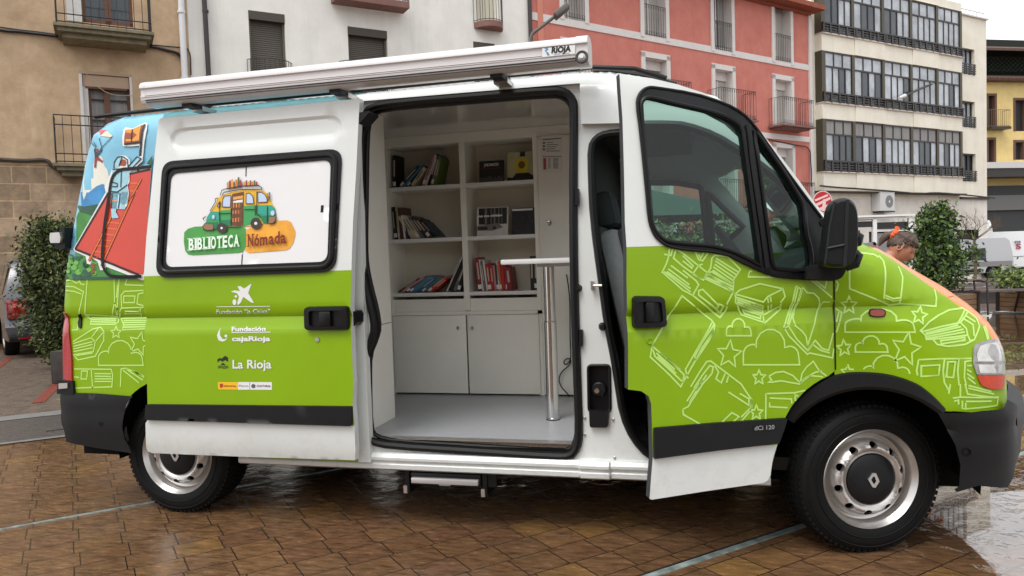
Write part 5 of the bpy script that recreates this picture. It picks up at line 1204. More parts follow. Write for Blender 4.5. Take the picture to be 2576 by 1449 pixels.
for k, yc in enumerate((.50, 1.1, 1.5)):
    s_ = empty('cab_seat', (-1.0, yc, .46)); s_.parent = van
    M = Matrix.Rotation(math.radians(-11), 4, 'Y')
    m2 = MB(); m2.box((-.02, -.23, .42), (.10, .23, 1.06), SEATM, bev=.04, M=M); m2.box((.06, -.17, .5), (.12, .17, 1.0), SEATM, bev=.03, M=M); m2.box((.085, -.238, .42), (.125, -.16, 1.05), SEATD, bev=.015, M=M); m2.build('seat_back', s_)
    m2 = MB(); m2.box((-.02, -.13, 1.08), (.09, .13, 1.27), SEATD, bev=.04, M=M); m2.tube([(.2-.49, .06, 1.0), (-.27, .06, 1.12)], .008, CHROME); m2.build('headrest', s_)
    m2 = MB(); m2.box((0, -.24, .28), (.48, .24, .44), SEATM, bev=.05); m2.build('seat_cushion', s_)
    m2 = MB(); m2.box((0, -.22, .0), (.42, .22, .29), RUB, bev=.02); m2.lathe([(0, -.03), (.06, -.03), (.06, 0)], PLAS, c=(.12, -.225, .2), n=20); m2.build('seat_base', s_)
# ================================================================ BOOKS
BC = {'black': (26, 24, 26), 'dark blue': (40, 54, 74), 'light blue': (74, 132, 160), 'grey': (110, 112, 112), 'cream': (206, 196, 168), 'pink': (196, 140, 140), 'red': (176, 44, 44), 'crimson': (140, 32, 52), 'orange': (208, 92, 40), 'green': (96, 120, 40), 'dark green': (34, 48, 40), 'white': (220, 218, 212), 'brown': (92, 60, 52), 'violet': (62, 48, 66), 'teal blue': (60, 110, 130)}
PG = mat('page_edge', (206, 198, 178), .8, noise=.15, nscale=200)
cnt = {}
ORD = ['first', 'second', 'third', 'fourth', 'fifth', 'sixth', 'seventh', 'eighth', 'ninth', 'tenth', 'eleventh', 'twelfth', 'thirteenth', 'fourteenth', 'fifteenth']
def book(x, z, th, h, d, col, lean, where, yfront=None, white_label=False):
    """spine towards the camera; x = left foot of the spine"""
    m = mat('cover_'+col.replace(' ', '_'), BC[col], .45, noise=.12, nscale=20)
    yf = yfront if yfront is not None else FY+.03+random.uniform(0, .02)
    b = empty('book', (x, yf, z)); b.rotation_euler = (0, math.radians(lean), 0)
    cnt[where] = cnt.get(where, 0)+1
    how = 'leaning' if abs(lean) > 8 else 'upright'
    tag(b, '%s book standing %s, %s from the left on the %s' % (col, how, ORD[cnt[where]-1], where), 'book', 'books on the shelves of the van')
    t = MB(); g = .0025
    t.box((0, 0, 0), (g, d, h), m); t.box((th-g, 0, 0), (th, d, h), m); t.box((g, -.0005, 0), (th-g, g, h), m)
    if white_label: t.box((.001, -.0012, h*.06), (th-.001, -.0006, h*.06+.03), WHITE)
    if random.random() < .6: t.box((th*.3, -.0012, h*.35), (th*.7, -.0006, h*.85), mat('spine_print', (190, 180, 160), .6) if sum(BC[col]) < 350 else GR)
    t.build('cover', b); t = MB(); t.box((g, g, .004), (th-g, d-.004, h-.004), PG); t.build('pages', b)
    return b
def run(x, z, items, where, lean=0, gap=.001):
    for it in items:
        col, th, h = it[:3]; ln = it[3] if len(it) > 3 else lean
        th *= 1.12; h *= 1.2 if h < .2 else 1.12
        zz = z+(th*math.sin(math.radians(ln)) if ln > 0 else 0)+.002
        book(x, zz, th, h, .15+.03*random.random(), col, ln, where, white_label=random.random() < .5)
        x += th/math.cos(math.radians(ln))+gap
    return x
e_ = .003
# top left shelf
w = 'top left shelf'
run(-2.783, 1.888+e_, [('black', .022, .19, 2)], w)
x = run(-2.735, 1.888+e_, [('dark blue', .016, .165, 47), ('light blue', .012, .165, 47), ('dark green', .014, .16, 46), ('violet', .012, .15, 44), ('cream', .020, .13, 40)], w)
run(-2.565, 1.888+e_, [('pink', .02, .175, 24), ('white', .008, .20, 22), ('black', .022, .20, 20), ('grey', .018, .175, 18), ('green', .016, .16, 14)], w)
w = 'middle left shelf'
run(-2.785, 1.528+e_, [('dark green', .014, .19, -3), ('black', .010, .19, -3), ('cream', .010, .205, -4), ('brown', .030, .185, -3), ('white', .012, .14, -6), ('violet', .016, .13, -10)], w)
run(-2.705+.045, 1.528+e_, [('cream', .020, .155, -33), ('cream', .018, .155, -34), ('cream', .018, .155, -34), ('grey', .016, .15, -34), ('violet', .022, .15, -36), ('brown', .022, .145, -38), ('black', .018, .135, -40), ('dark blue', .014, .12, -42)], w)
w = 'bottom left shelf'
run(-2.775, 1.153+e_, [('brown', .012, .15, 60), ('pink', .012, .165, 60), ('violet', .013, .16, 58), ('light blue', .014, .15, 56), ('light blue', .014, .15, 56), ('teal blue', .013, .145, 56), ('light blue', .012, .14, 56), ('teal blue', .012, .14, 56), ('orange', .014, .14, 55), ('red', .012, .13, 54)], w)
run(-2.415, 1.153+e_, [('white', .008, .235, 27), ('black', .03, .235, 27), ('grey', .022, .2, 25), ('black', .02, .16, 22)], w)
w = 'bottom right shelf'
run(-2.185, 1.153+e_, [('crimson', .026, .205, -5), ('white', .010, .18, -5), ('grey', .014, .17, -6), ('white', .010, .175, -6), ('red', .022, .155, -5), ('red', .018, .15, -4), ('pink', .012, .145, -4), ('dark blue', .012, .15, -4), ('white', .008, .17, -3), ('orange', .014, .165, -4), ('red', .016, .16, -3), ('red', .012, .14, -3), ('crimson', .03, .13, -5)], w)
run(-1.815, 1.153+e_, [('black', .022, .19, 0), ('dark green', .022, .19, 0)], w)
# face-out books
def faceout(name_lab, corners, y, th, m, deco, f):
    """corners: bl, br, tr, tl in photo px"""
    p = [by(*q, y) for q in T(f, corners)]
    w_ = p[1][0]-p[0][0]; h_ = p[3][2]-p[0][2]
    b = empty('book', (float(p[0][0]), y, float(p[0][2]))); b.rotation_euler = (math.radians(-7), 0, 0); tag(b, name_lab, 'book', 'books shown face out in the van')
    t = MB(); t.box((0, 0, 0), (w_, .004, h_), m); t.box((0, th-.004, 0), (w_, th, h_), m); t.box((0, .004, 0), (.003, th-.004, h_), m); deco(t, w_, h_); t.build('cover', b)
    t = MB(); t.box((.0035, .0045, .004), (w_-.003, th-.0045, h_-.004), PG); t.build('pages', b)
def rect(t, x0, x1, z0, z1_, m, l=1): t.add([(x0, -.0008*l, z0), (x1, -.0008*l, z0), (x1, -.0008*l, z1_), (x0, -.0008*l, z1_)], [(0, 1, 2, 3)], m)
zb1 = lambda X, Y: ((1540+X/4.2617)/1.56522, (480+Y/4.2617)/1.56522)
zb2 = lambda X, Y: ((1540+X/4.2617)/1.56522, (800+Y/4.2617)/1.56522)
def d1_(t, w_, h_):
    plane_text(t, 'JOE SACCO', (w_*.2, -.001, h_*.76), (1, 0, 0), (0, 0, 1), WHITE, width=w_*.6, height=h_*.12, bold=.04)
    plane_text(t, 'NOTAS AL PIE DE GAZA', (w_*.1, -.001, h_*.62), (1, 0, 0), (0, 0, 1), mat('title_red', (120, 50, 56), .6), width=w_*.8, height=h_*.07, bold=.03)
    for k in range(24): rect(t, w_*(.03+k*.04), w_*(.05+k*.04), .002, h_*(.18+.12*random.random()), GR, 1)
faceout('black comic with white title shown face out on the top right shelf', [(1478, 1030), (1888, 1015), (1888, 625), (1478, 655)], FY+.05, .02, mat('cover_black', BC['black'], .45), d1_, zb1)
def d2_(t, w_, h_):
    y_ = mat('lantern_yellow', (206, 186, 50), .5); k_ = mat('cover_black', BC['black'], .45)
    n_ = 14
    t.add([(w_*(.55+.26*math.cos(a)), -.0016, h_*(.52+.30*math.sin(a))) for a in [2*PI*i/n_ for i in range(n_)]], [tuple(range(n_))], y_)
    t.add([(w_*(.55+.13*math.cos(a)), -.0024, h_*(.55+.13*math.sin(a))) for a in [2*PI*i/n_ for i in range(n_)]], [tuple(range(n_))], mat('lantern_dark', (110, 88, 30), .5))
    rect(t, w_*.48, w_*.68, h_*.84, h_, k_, 1); t.add([(0, -.003, 0), (w_, -.003, 0), (w_, -.003, h_*.15), (w_*.8, -.003, h_*.27), (w_*.35, -.003, h_*.27), (w_*.2, -.003, h_*.12), (0, -.003, h_*.15)], [tuple(range(7))], k_)
faceout('pale yellow book with a lantern cover on the top right shelf', [(1950, 1005), (2395, 995), (2390, 490), (1960, 505)], FY+.06, .02, mat('cover_straw', (186, 182, 138), .5, noise=.2, nscale=10), d2_, zb1)
def d3_(t, w_, h_):
    k_ = mat('cover_black', BC['black'], .45); g_ = mat('photo_grey', (120, 118, 116), .6)
    rect(t, w_*.06, w_*.97, h_*.42, h_*.98, k_, 1)
    for a, b in ((.26, .33), (.45, .48), (.55, .6), (.7, .73), (.8, .82)): rect(t, w_*a, w_*b, h_*.44, h_*.97, g_, 2)
    plane_text(t, 'no me olvides', (w_*.05, -.003, h_*.68), (1, 0, 0), (0, 0, 1), WHITE, width=w_*.78, height=h_*.08, bold=.06)
    t.add([(0, -.003, h_*.22), (w_*.5, -.003, h_*.2), (w_*.85, -.003, h_*.3), (w_*.7, -.003, h_*.45), (w_*.35, -.003, h_*.42), (0, -.003, h_*.38)], [tuple(range(6))], g_); rect(t, w_*.05, w_*.35, h_*.24, h_*.34, k_, 5); rect(t, w_*.52, w_*.62, h_*.24, h_*.34, k_, 5)
faceout('white book with a black and grey photo cover on the middle right shelf', [(1440, 570), (1960, 555), (1975, 55), (1450, 75)], FY+.05, .018, mat('cover_white', BC['white'], .5), d3_, zb2)
def d4_(t, w_, h_):
    rect(t, w_*.02, w_*.9, h_*.90, h_*.975, WHITE, 1)
    for k in range(40):
        x = random.random()*.9; z = random.random()*.75; rect(t, w_*x, w_*(x+.03+.07*random.random()), h_*z, h_*(z+.03+.08*random.random()), mat('photo_dim', (58, 56, 58), .6) if k % 2 else mat('photo_dark', (36, 34, 36), .6), 1+(k % 4))
faceout('dark photo book with a white band on the middle right shelf', [(2020, 555), (2420, 545), (2415, 70), (2030, 80)], FY+.07, .02, mat('cover_black', BC['black'], .45), d4_, zb2)
# ================================================================ GROUND
def ground_mat():
    m = bpy.data.materials.new('wet_pavers'); m.use_nodes = True; nt = m.node_tree; b = nt.nodes['Principled BSDF']; L = nt.links.new; N = nt.nodes.new
    tc = N('ShaderNodeTexCoord'); mp = N('ShaderNodeMapping'); mp.inputs['Rotation'].default_value = (0, 0, math.radians(-45)); L(tc.outputs['Object'], mp.inputs[0])
    nz = N('ShaderNodeTexNoise'); nz.inputs['Scale'].default_value = 1.3; L(mp.outputs[0], nz.inputs['Vector'])
    wv = N('ShaderNodeVectorMath'); wv.operation = 'MULTIPLY_ADD'; wv.inputs[1].default_value = (.012, .012, 0); L(nz.outputs['Color'], wv.inputs[0]); L(mp.outputs[0], wv.inputs[2])
    nz2 = N('ShaderNodeTexNoise'); nz2.inputs['Scale'].default_value = 22; L(mp.outputs[0], nz2.inputs['Vector'])
    wv2 = N('ShaderNodeVectorMath'); wv2.operation = 'MULTIPLY_ADD'; wv2.inputs[1].default_value = (.005, .005, 0); L(nz2.outputs['Color'], wv2.inputs[0]); L(wv.outputs[0], wv2.inputs[2])
    br = N('ShaderNodeTexBrick'); br.inputs['Scale'].default_value = 1; br.inputs['Brick Width'].default_value = .215; br.inputs['Row Height'].default_value = .19
    br.inputs['Mortar Size'].default_value = .0036; br.inputs['Mortar Smooth'].default_value = .15; br.inputs['Bias'].default_value = 0; br.offset = .12; br.squash = 1
    br.inputs['Color1'].default_value = (0, 0, 0, 1); br.inputs['Color2'].default_value = (1, 1, 1, 1); br.inputs['Mortar'].default_value = (.5, .5, .5, 1); L(wv2.outputs[0], br.inputs['Vector'])
    cr = N('ShaderNodeValToRGB'); els = cr.color_ramp.elements
    cols = [(0, (92, 67, 49)), (.18, (103, 76, 52)), (.36, (96, 72, 54)), (.52, (111, 82, 54)), (.66, (92, 64, 50)), (.84, (101, 73, 49)), (.93, (125, 95, 51)), (1, (100, 76, 56))]
    els[0].position = 0; els[0].color = (*lin(cols[0][1]), 1); els[1].position = 1; els[1].color = (*lin(cols[-1][1]), 1)
    for p, c in cols[1:-1]: e = els.new(p); e.color = (*lin(c), 1)
    L(br.outputs['Color'], cr.inputs[0])
    # streaky stone grain inside each paver
    mp2 = N('ShaderNodeMapping'); mp2.inputs['Scale'].default_value = (9, 34, 1); mp2.inputs['Rotation'].default_value = (0, 0, math.radians(-22)); L(tc.outputs['Object'], mp2.inputs[0])
    g = N('ShaderNodeTexNoise'); g.inputs['Scale'].default_value = 1; g.inputs['Detail'].default_value = 6; g.inputs['Roughness'].default_value = .7; L(mp2.outputs[0], g.inputs['Vector'])
    gr = N('ShaderNodeMapRange'); gr.inputs[1].default_value = .3; gr.inputs[2].default_value = .72; gr.inputs[3].default_value = .4; gr.inputs[4].default_value = 1.5; L(g.outputs[0], gr.inputs[0])
    big = N('ShaderNodeTexNoise'); big.inputs['Scale'].default_value = .9; big.inputs['Detail'].default_value = 3; L(tc.outputs['Object'], big.inputs['Vector'])
    bgr = N('ShaderNodeMapRange'); bgr.inputs[1].default_value = .3; bgr.inputs[2].default_value = .7; bgr.inputs[3].default_value = .85; bgr.inputs[4].default_value = 1.3; L(big.outputs[0], bgr.inputs[0])
    mu = N('ShaderNodeMath'); mu.operation = 'MULTIPLY'; L(gr.outputs[0], mu.inputs[0]); L(bgr.outputs[0], mu.inputs[1])
    av = N('ShaderNodeMix'); av.data_type = 'RGBA'; av.inputs[0].default_value = .45; av.inputs[7].default_value = (*lin((112, 84, 58)), 1); L(cr.outputs[0], av.inputs[6])
    vm = N('ShaderNodeVectorMath'); vm.operation = 'SCALE'; L(av.outputs[2], vm.inputs[0]); L(mu.outputs[0], vm.inputs['Scale'])
    mj = N('ShaderNodeMix'); mj.data_type = 'RGBA'; mj.inputs[7].default_value = (*lin((44, 33, 26)), 1); L(br.outputs['Fac'], mj.inputs[0]); L(vm.outputs[0], mj.inputs[6])
    L(mj.outputs[2], b.inputs['Base Color'])
    # damp everywhere, standing water in patches (more of it beyond the van's nose)
    sx = N('ShaderNodeSeparateXYZ'); L(tc.outputs['Object'], sx.inputs[0])
    pn = N('ShaderNodeTexNoise'); pn.inputs['Scale'].default_value = 1.7; pn.inputs['Detail'].default_value = 5; pn.inputs['Roughness'].default_value = .6; L(tc.outputs['Object'], pn.inputs['Vector'])
    gx = N('ShaderNodeMath'); gx.operation = 'MULTIPLY_ADD'; gx.inputs[1].default_value = 1.1; gx.inputs[2].default_value = -.05; L(sx.outputs[0], gx.inputs[0])
    gc = N('ShaderNodeClamp'); gc.inputs[1].default_value = -.085; gc.inputs[2].default_value = .34; L(gx.outputs[0], gc.inputs[0])
    sm = N('ShaderNodeMath'); sm.operation = 'ADD'; L(pn.outputs[0], sm.inputs[0]); L(gc.outputs[0], sm.inputs[1])
    fn_ = N('ShaderNodeTexNoise'); fn_.inputs['Scale'].default_value = 9; fn_.inputs['Detail'].default_value = 5; L(tc.outputs['Object'], fn_.inputs['Vector'])
    s2_ = N('ShaderNodeMath'); s2_.operation = 'MULTIPLY_ADD'; s2_.inputs[1].default_value = .34; L(fn_.outputs[0], s2_.inputs[0]); L(sm.outputs[0], s2_.inputs[2]); sm = s2_
    pm = N('ShaderNodeMapRange'); pm.inputs[1].default_value = .715; pm.inputs[2].default_value = .79; pm.interpolation_type = 'SMOOTHSTEP'; L(sm.outputs[0], pm.inputs[0])
    rn = N('ShaderNodeMapRange'); rn.inputs[1].default_value = .3; rn.inputs[2].default_value = .7; rn.inputs[3].default_value = .06; rn.inputs[4].default_value = .32; L(g.outputs[0], rn.inputs[0])
    mr = N('ShaderNodeMix'); mr.data_type = 'FLOAT'; mr.inputs[3].default_value = .03; L(pm.outputs[0], mr.inputs[0]); L(rn.outputs[0], mr.inputs[2]); L(mr.outputs[0], b.inputs['Roughness'])
    b.inputs['IOR'].default_value = 1.5; L(pm.outputs[0], b.inputs['Coat Weight']); b.inputs['Coat Roughness'].default_value = .01; b.inputs['Coat IOR'].default_value = 1.5
    # bump: joints + grain, faded out under standing water where ripples take over
    inv = N('ShaderNodeMath'); inv.operation = 'MULTIPLY_ADD'; inv.inputs[1].default_value = -.6; inv.inputs[2].default_value = 1; L(br.outputs['Fac'], inv.inputs[0])
    ad = N('ShaderNodeMath'); ad.operation = 'MULTIPLY_ADD'; ad.inputs[1].default_value = .35; L(g.outputs[0], ad.inputs[0]); L(inv.outputs[0], ad.inputs[2])
    dry = N('ShaderNodeMath'); dry.operation = 'SUBTRACT'; dry.inputs[0].default_value = 1; L(pm.outputs[0], dry.inputs[1])
    dm = N('ShaderNodeMath'); dm.operation = 'MULTIPLY'; L(ad.outputs[0], dm.inputs[0]); L(dry.outputs[0], dm.inputs[1])
    rp = N('ShaderNodeTexNoise'); rp.inputs['Scale'].default_value = 7; rp.inputs['Detail'].default_value = 3; L(tc.outputs['Object'], rp.inputs['Vector'])
    rm = N('ShaderNodeMath'); rm.operation = 'MULTIPLY_ADD'; rm.inputs[1].default_value = 2.6; L(rp.outputs[0], rm.inputs[0]); L(dm.outputs[0], rm.inputs[2])
    bp = N('ShaderNodeBump'); bp.inputs['Strength'].default_value = .4; bp.inputs['Distance'].default_value = .008; L(rm.outputs[0], bp.inputs['Height']); L(bp.outputs[0], b.inputs['Normal'])
    return m
GZ = -.012
def sheet(name, poly, z, m, kind='structure', lab=None):
    t = MB(); t.add([(p[0], p[1], z) for p in poly], [tuple(range(len(poly)))], m); o = t.build(name, smooth=False); tag(o, lab, kind=kind); return o
def gz(x, y): return GZ-.019*max(0, min(y, 60)-11.5)
g_ = MB(); ysg = [-200, 11.5, 60, 400]; g_.add([(x, y, gz(x, y)) for y in ysg for x in (-300, 300)], [(2*i, 2*i+1, 2*i+3, 2*i+2) for i in range(3)], ground_mat()); tag(g_.build('plaza_paving'), kind='structure')
e45 = np.array([math.cos(PI/4), math.sin(PI/4), 0]); n45 = np.array([-e45[1], e45[0], 0])
COP = mat('metal_strip', (186, 200, 196), .3, metal=.35, noise=.45, nscale=14, bump=.2, bscale=30, dark=(96, 110, 106))
def strip_at(name, P, half, w, z, m, l0, l1):
    P = np.array([P[0], P[1], 0]); a = P+e45*l0; b = P+e45*l1; n = n45*w/2
    t = MB(); vv = [a-n, b-n, b+n, a+n]; t.add([(v[0], v[1], z) for v in vv]+[(v[0], v[1], z-.02) for v in vv], [(0, 1, 2, 3), (0, 1, 5, 4), (2, 3, 7, 6)], m); o = t.build(name, smooth=False); tag(o, kind='structure')
strip_at('metal_joint', bz(190, 1293), 0, .026, GZ+.004, COP, -3, 9.5)
strip_at('metal_joint', bz(1790, 1392), 0, .036, GZ+.004, COP, -3, 8)
JD = mat('joint_gap', (22, 20, 18), .5)
strip_at('metal_joint', bz(190, 1293)+n45*.02, 0, .012, GZ+.003, JD, -3, 9.5)
strip_at('metal_joint', bz(1790, 1392)+n45*.026, 0, .014, GZ+.003, JD, -3, 8)
strip_at('metal_joint', bz(1300, 1120)+n45*3.0, 0, .03, GZ+.004, COP, -3, 14)
# street beyond the plaza edge on the left
P0 = bz(0, 1117); dS = np.array([math.cos(math.radians(42)), math.sin(math.radians(42)), 0]); nS = np.array([-dS[1], dS[0], 0])
P0 = P0-dS*0
COB = mat('grey_cobbles', (84, 80, 78), .3, noise=.35, nscale=9, bump=.5, bscale=22, stretch=(1, 2.5, 1))
ASP = mat('road', (112, 97, 82), .5, noise=.4, nscale=7, bump=.9, bscale=60, dark=(70, 60, 52), detail=10)
KER = mat('kerb_stone', (122, 122, 120), .4, noise=.2, nscale=10)
def band(name, o0, o1, l0, l1, z, m):
    q = [P0+nS*o0+dS*l0, P0+nS*o0+dS*l1, P0+nS*o1+dS*l1, P0+nS*o1+dS*l0]; return sheet(name, [(p[0], p[1]) for p in q], z, m)
band('kerb', 0, .07, -20, 4.2, GZ+.008, KER); band('pavement', .07, 1.15, -20, 4.2, GZ+.004, COB); band('kerb', 1.15, 1.4, -20, 4.2, GZ+.008, KER); band('road', 1.4, 9, -20, 6, GZ+.004, ASP)
RL = mat('road_red_line', (124, 60, 48), .5, noise=.4, nscale=20)
for (a, b, w) in (((150, 960), (95, 1012), .06), ((22, 902), (-10, 925), .05)):
    A = bz(*a); B = bz(*b); d = (B-A)/np.linalg.norm(B-A); n = np.array([-d[1], d[0], 0])*w
    sheet('road_marking', [tuple((A-n-d*.3)[:2]), tuple((B-n)[:2]), tuple((B+n)[:2]), tuple((A+n-d*.3)[:2])], GZ+.009, RL)
# ================================================================ FACADES
class Fac:
    def __init__(s, u, v, z, ang):
        P = bz(u, v, z); s.O = np.array([P[0], P[1], 0.]); s.set(ang)
    def set(s, ang): s.d = np.array([math.cos(math.radians(ang)), math.sin(math.radians(ang)), 0.]); s.n = np.array([s.d[1], -s.d[0], 0.]); s.ang = ang
    def F(s, u, v):
        r = ray(u, v); t = ((s.O-CAM)@s.n)/(r@s.n); P = CAM+r*t; return float((P-s.O)@s.d), float(P[2])
    def Fo(s, u, v, o):
        r = ray(u, v); t = ((s.O+s.n*o-CAM)@s.n)/(r@s.n); P = CAM+r*t; return float((P-s.O)@s.d), float(P[2])
    def W(s, a, z, o=0.): return tuple(s.O+s.d*a+s.n*o+np.array([0, 0, z]))
    def R(s, u0, v0, u1, v1):     # rectangle from two photo corners
        a0, z0_ = s.F(u0, v0); a1, z1_ = s.F(u1, v1); return min(a0, a1), max(a0, a1), min(z0_, z1_), max(z0_, z1_)
    def box(s, mb_, a0, a1, z0_, z1_, o0, o1, m):
        vv = [s.W(a, z, o) for z in (z0_, z1_) for a, o in ((a0, o0), (a1, o0), (a1, o1), (a0, o1))]
        mb_.add(vv, [(3, 2, 1, 0), (4, 5, 6, 7), (0, 1, 5, 4), (1, 2, 6, 5), (2, 3, 7, 6), (3, 0, 4, 7)], m)
    def wall(s, mb_, a0, a1, z0_, z1_, holes, m, depth=.3, mrev=None, zc_=None):
        xs = sorted(set([a0, a1]+[h[0] for h in holes]+[h[1] for h in holes])); zs = sorted(set([z0_, z1_]+[h[2] for h in holes]+[h[3] for h in holes]))
        for i in range(len(xs)-1):
            for j in range(len(zs)-1):
                cx_, cz_ = (xs[i]+xs[i+1])/2, (zs[j]+zs[j+1])/2
                if any(h[0] < cx_ < h[1] and h[2] < cz_ < h[3] for h in holes): continue
                mm = m(cx_, cz_) if callable(m) else m
                mb_.add([s.W(xs[i], zs[j]), s.W(xs[i+1], zs[j]), s.W(xs[i+1], zs[j+1]), s.W(xs[i], zs[j+1])], [(0, 1, 2, 3)], mm)
        for h in holes:
            c = [(h[0], h[2]), (h[1], h[2]), (h[1], h[3]), (h[0], h[3])]; mm = mrev or (m if not callable(m) else m((h[0]+h[1])/2, h[3]+.01))
            for k in range(4):
                p, q = c[k], c[(k+1) % 4]; mb_.add([s.W(*p), s.W(*q), s.W(q[0], q[1], -depth), s.W(p[0], p[1], -depth)], [(0, 1, 2, 3)], mm)
    def shell(s, mb_, a0, a1, z1_, dep, m, roof=None):
        for a in (a0, a1): mb_.add([s.W(a, -1.2, 0), s.W(a, z1_, 0), s.W(a, z1_, -dep), s.W(a, -1.2, -dep)], [(0, 1, 2, 3)], m)
        mb_.add([s.W(a0, -1.2, -dep), s.W(a1, -1.2, -dep), s.W(a1, z1_, -dep), s.W(a0, z1_, -dep)], [(0, 1, 2, 3)], m)
        mb_.add([s.W(a0, z1_, 0), s.W(a1, z1_, 0), s.W(a1, z1_, -dep), s.W(a0, z1_, -dep)], [(0, 1, 2, 3)], roof or m)
def bbuild(mb_, name, parent, **k):
    o = mb_.build(name, None, **k); reparent(o, parent); return o
def building(name, fac, label, cat='building'):
    r = empty(name, tuple(fac.O)); tag(r, label, cat); return r
IRON = mat('wrought_iron', (30, 28, 28), .5); GLD = mat('window_pane', (74, 80, 86), .06, noise=.25, nscale=1.5); GLB = mat('window_pane_sky_reflect', (184, 190, 196), .06, noise=.4, nscale=1.1); CURT = mat('curtain', (150, 148, 146), .9, noise=.35, nscale=4, stretch=(12, 12, .2)); WOOD = mat('window_wood', (104, 66, 44), .6, noise=.2, nscale=12)  # pale pane colour has the reflected white sky painted in
SHUT = mat('roller_shutter', (84, 78, 70), .6); SHUTL = mat('shutter_light', (176, 172, 166), .6); DKW = mat('deep_window', (40, 38, 38), .6)
def slats(fac, t, a0, a1, z0_, z1_, o, m, step=.05):
    z = z0_
    while z < z1_-.01:
        zz = min(z+step*.86, z1_); vv = [fac.W(a0, z, o+.012), fac.W(a1, z, o+.012), fac.W(a1, zz, o), fac.W(a0, zz, o)]
        t.add(vv, [(0, 1, 2, 3)], m); t.add([fac.W(a0, zz, o), fac.W(a1, zz, o), fac.W(a1, z+step, o+.012), fac.W(a0, z+step, o+.012)], [(0, 1, 2, 3)], m); z += step
def railing(fac, t, pts, z0_, z1_, m, gap=.11, scroll=0., r=.008, mid=()):
    """pts: list of (a, o) along the balcony edge"""
    P = densify(pts, gap, False)
    for zz in (z0_+.04, z1_)+tuple(mid): t.tube([fac.W(a, zz, o) for a, o in pts], r*1.5, m, n=5)
    for a, o in P: t.tube([fac.W(a, z0_, o), fac.W(a, z1_, o)], r, m, n=4)
    if scroll:
        for (a, o), (a2, o2) in zip(P[:-1], P[1:]):
            for zc0, hh in ((z1_-scroll/2, scroll/2), (z0_+.04+scroll/2, scroll/2)):
                t.tube([fac.W(a+(a2-a)*(.5+.42*math.cos(b)), zc0+hh*.8*math.sin(b), o+(o2-o)*.5) for b in [i*PI/3 for i in range(6)]], r*.8, m, n=3, closed=True)
# ---------------- tan rendered house on the far left
FT = Fac(200, 417, 3.65, 43)
STUC = mat('tan_render', (204, 176, 144), .9, noise=.3, nscale=2.2, bump=.35, bscale=9, dark=(170, 144, 114), detail=12, streak=.35)
def stone_mat():
    m = mat('ashlar_stone', (176, 152, 126), .9, noise=.35, nscale=4, bump=.5, bscale=12); nt = m.node_tree
    b = nt.nodes['Principled BSDF']; tc = nt.nodes.new('ShaderNodeTexCoord'); mp = nt.nodes.new('ShaderNodeMapping'); mp.vector_type = 'POINT'
    cmb = nt.nodes.new('ShaderNodeCombineXYZ'); sx = nt.nodes.new('ShaderNodeSeparateXYZ'); nt.links.new(tc.outputs['Object'], sx.inputs[0])
    ad = nt.nodes.new('ShaderNodeMath'); ad.operation = 'MULTIPLY_ADD'; ad.inputs[1].default_value = math.cos(math.radians(43)); nt.links.new(sx.outputs[0], ad.inputs[0])
    a2 = nt.nodes.new('ShaderNodeMath'); a2.operation = 'MULTIPLY'; a2.inputs[1].default_value = math.sin(math.radians(43)); nt.links.new(sx.outputs[1], a2.inputs[0]); nt.links.new(a2.outputs[0], ad.inputs[2])
    nt.links.new(ad.outputs[0], cmb.inputs[0]); nt.links.new(sx.outputs[2], cmb.inputs[1])
    br = nt.nodes.new('ShaderNodeTexBrick'); br.inputs['Scale'].default_value = 1; br.inputs['Brick Width'].default_value = .62; br.inputs['Row Height'].default_value = .36; br.inputs['Mortar Size'].default_value = .012
    br.inputs['Color1'].default_value = (1, 1, 1, 1); br.inputs['Color2'].default_value = (.62, .6, .58, 1); br.inputs['Mortar'].default_value = (1.15, 1.1, 1, 1); nt.links.new(cmb.outputs[0], br.inputs['Vector'])
    old = b.inputs['Base Color'].links[0].from_socket; mx = nt.nodes.new('ShaderNodeMix'); mx.data_type = 'RGBA'; mx.blend_type = 'MULTIPLY'; mx.inputs[0].default_value = 1
    nt.links.new(old, mx.inputs[6]); nt.links.new(br.outputs['Color'], mx.inputs[7]); nt.links.new(mx.outputs[2], b.inputs['Base Color']); return m
STONE = stone_mat()
bt = building('rendered_house', FT, 'old tan rendered house above a cut stone base, iron balconies, behind the silver car')
aE = FT.F(480, 200)[0]-.0
hT1 = FT.R(200, -110, 336, 68); hT2 = FT.R(203, 186, 337, 418)
hT1 = (hT1[0], hT1[1], 6.75, 9.3); hT2 = (hT2[0]+.02, hT2[1], 3.72, FT.F(270, 190)[1])
t = MB(); zst = FT.F(60, 410)[1]-.02
FT.wall(t, -9, aE, -1.2, 12, [hT1, hT2], lambda a, z: STONE if z < zst else STUC, .28)
FT.box(t, -9, aE, zst-.02, zst+.06, -.01, .03, STUC)
FT.shell(t, -9, aE, 12, 9, STUC); 
t2 = MB()
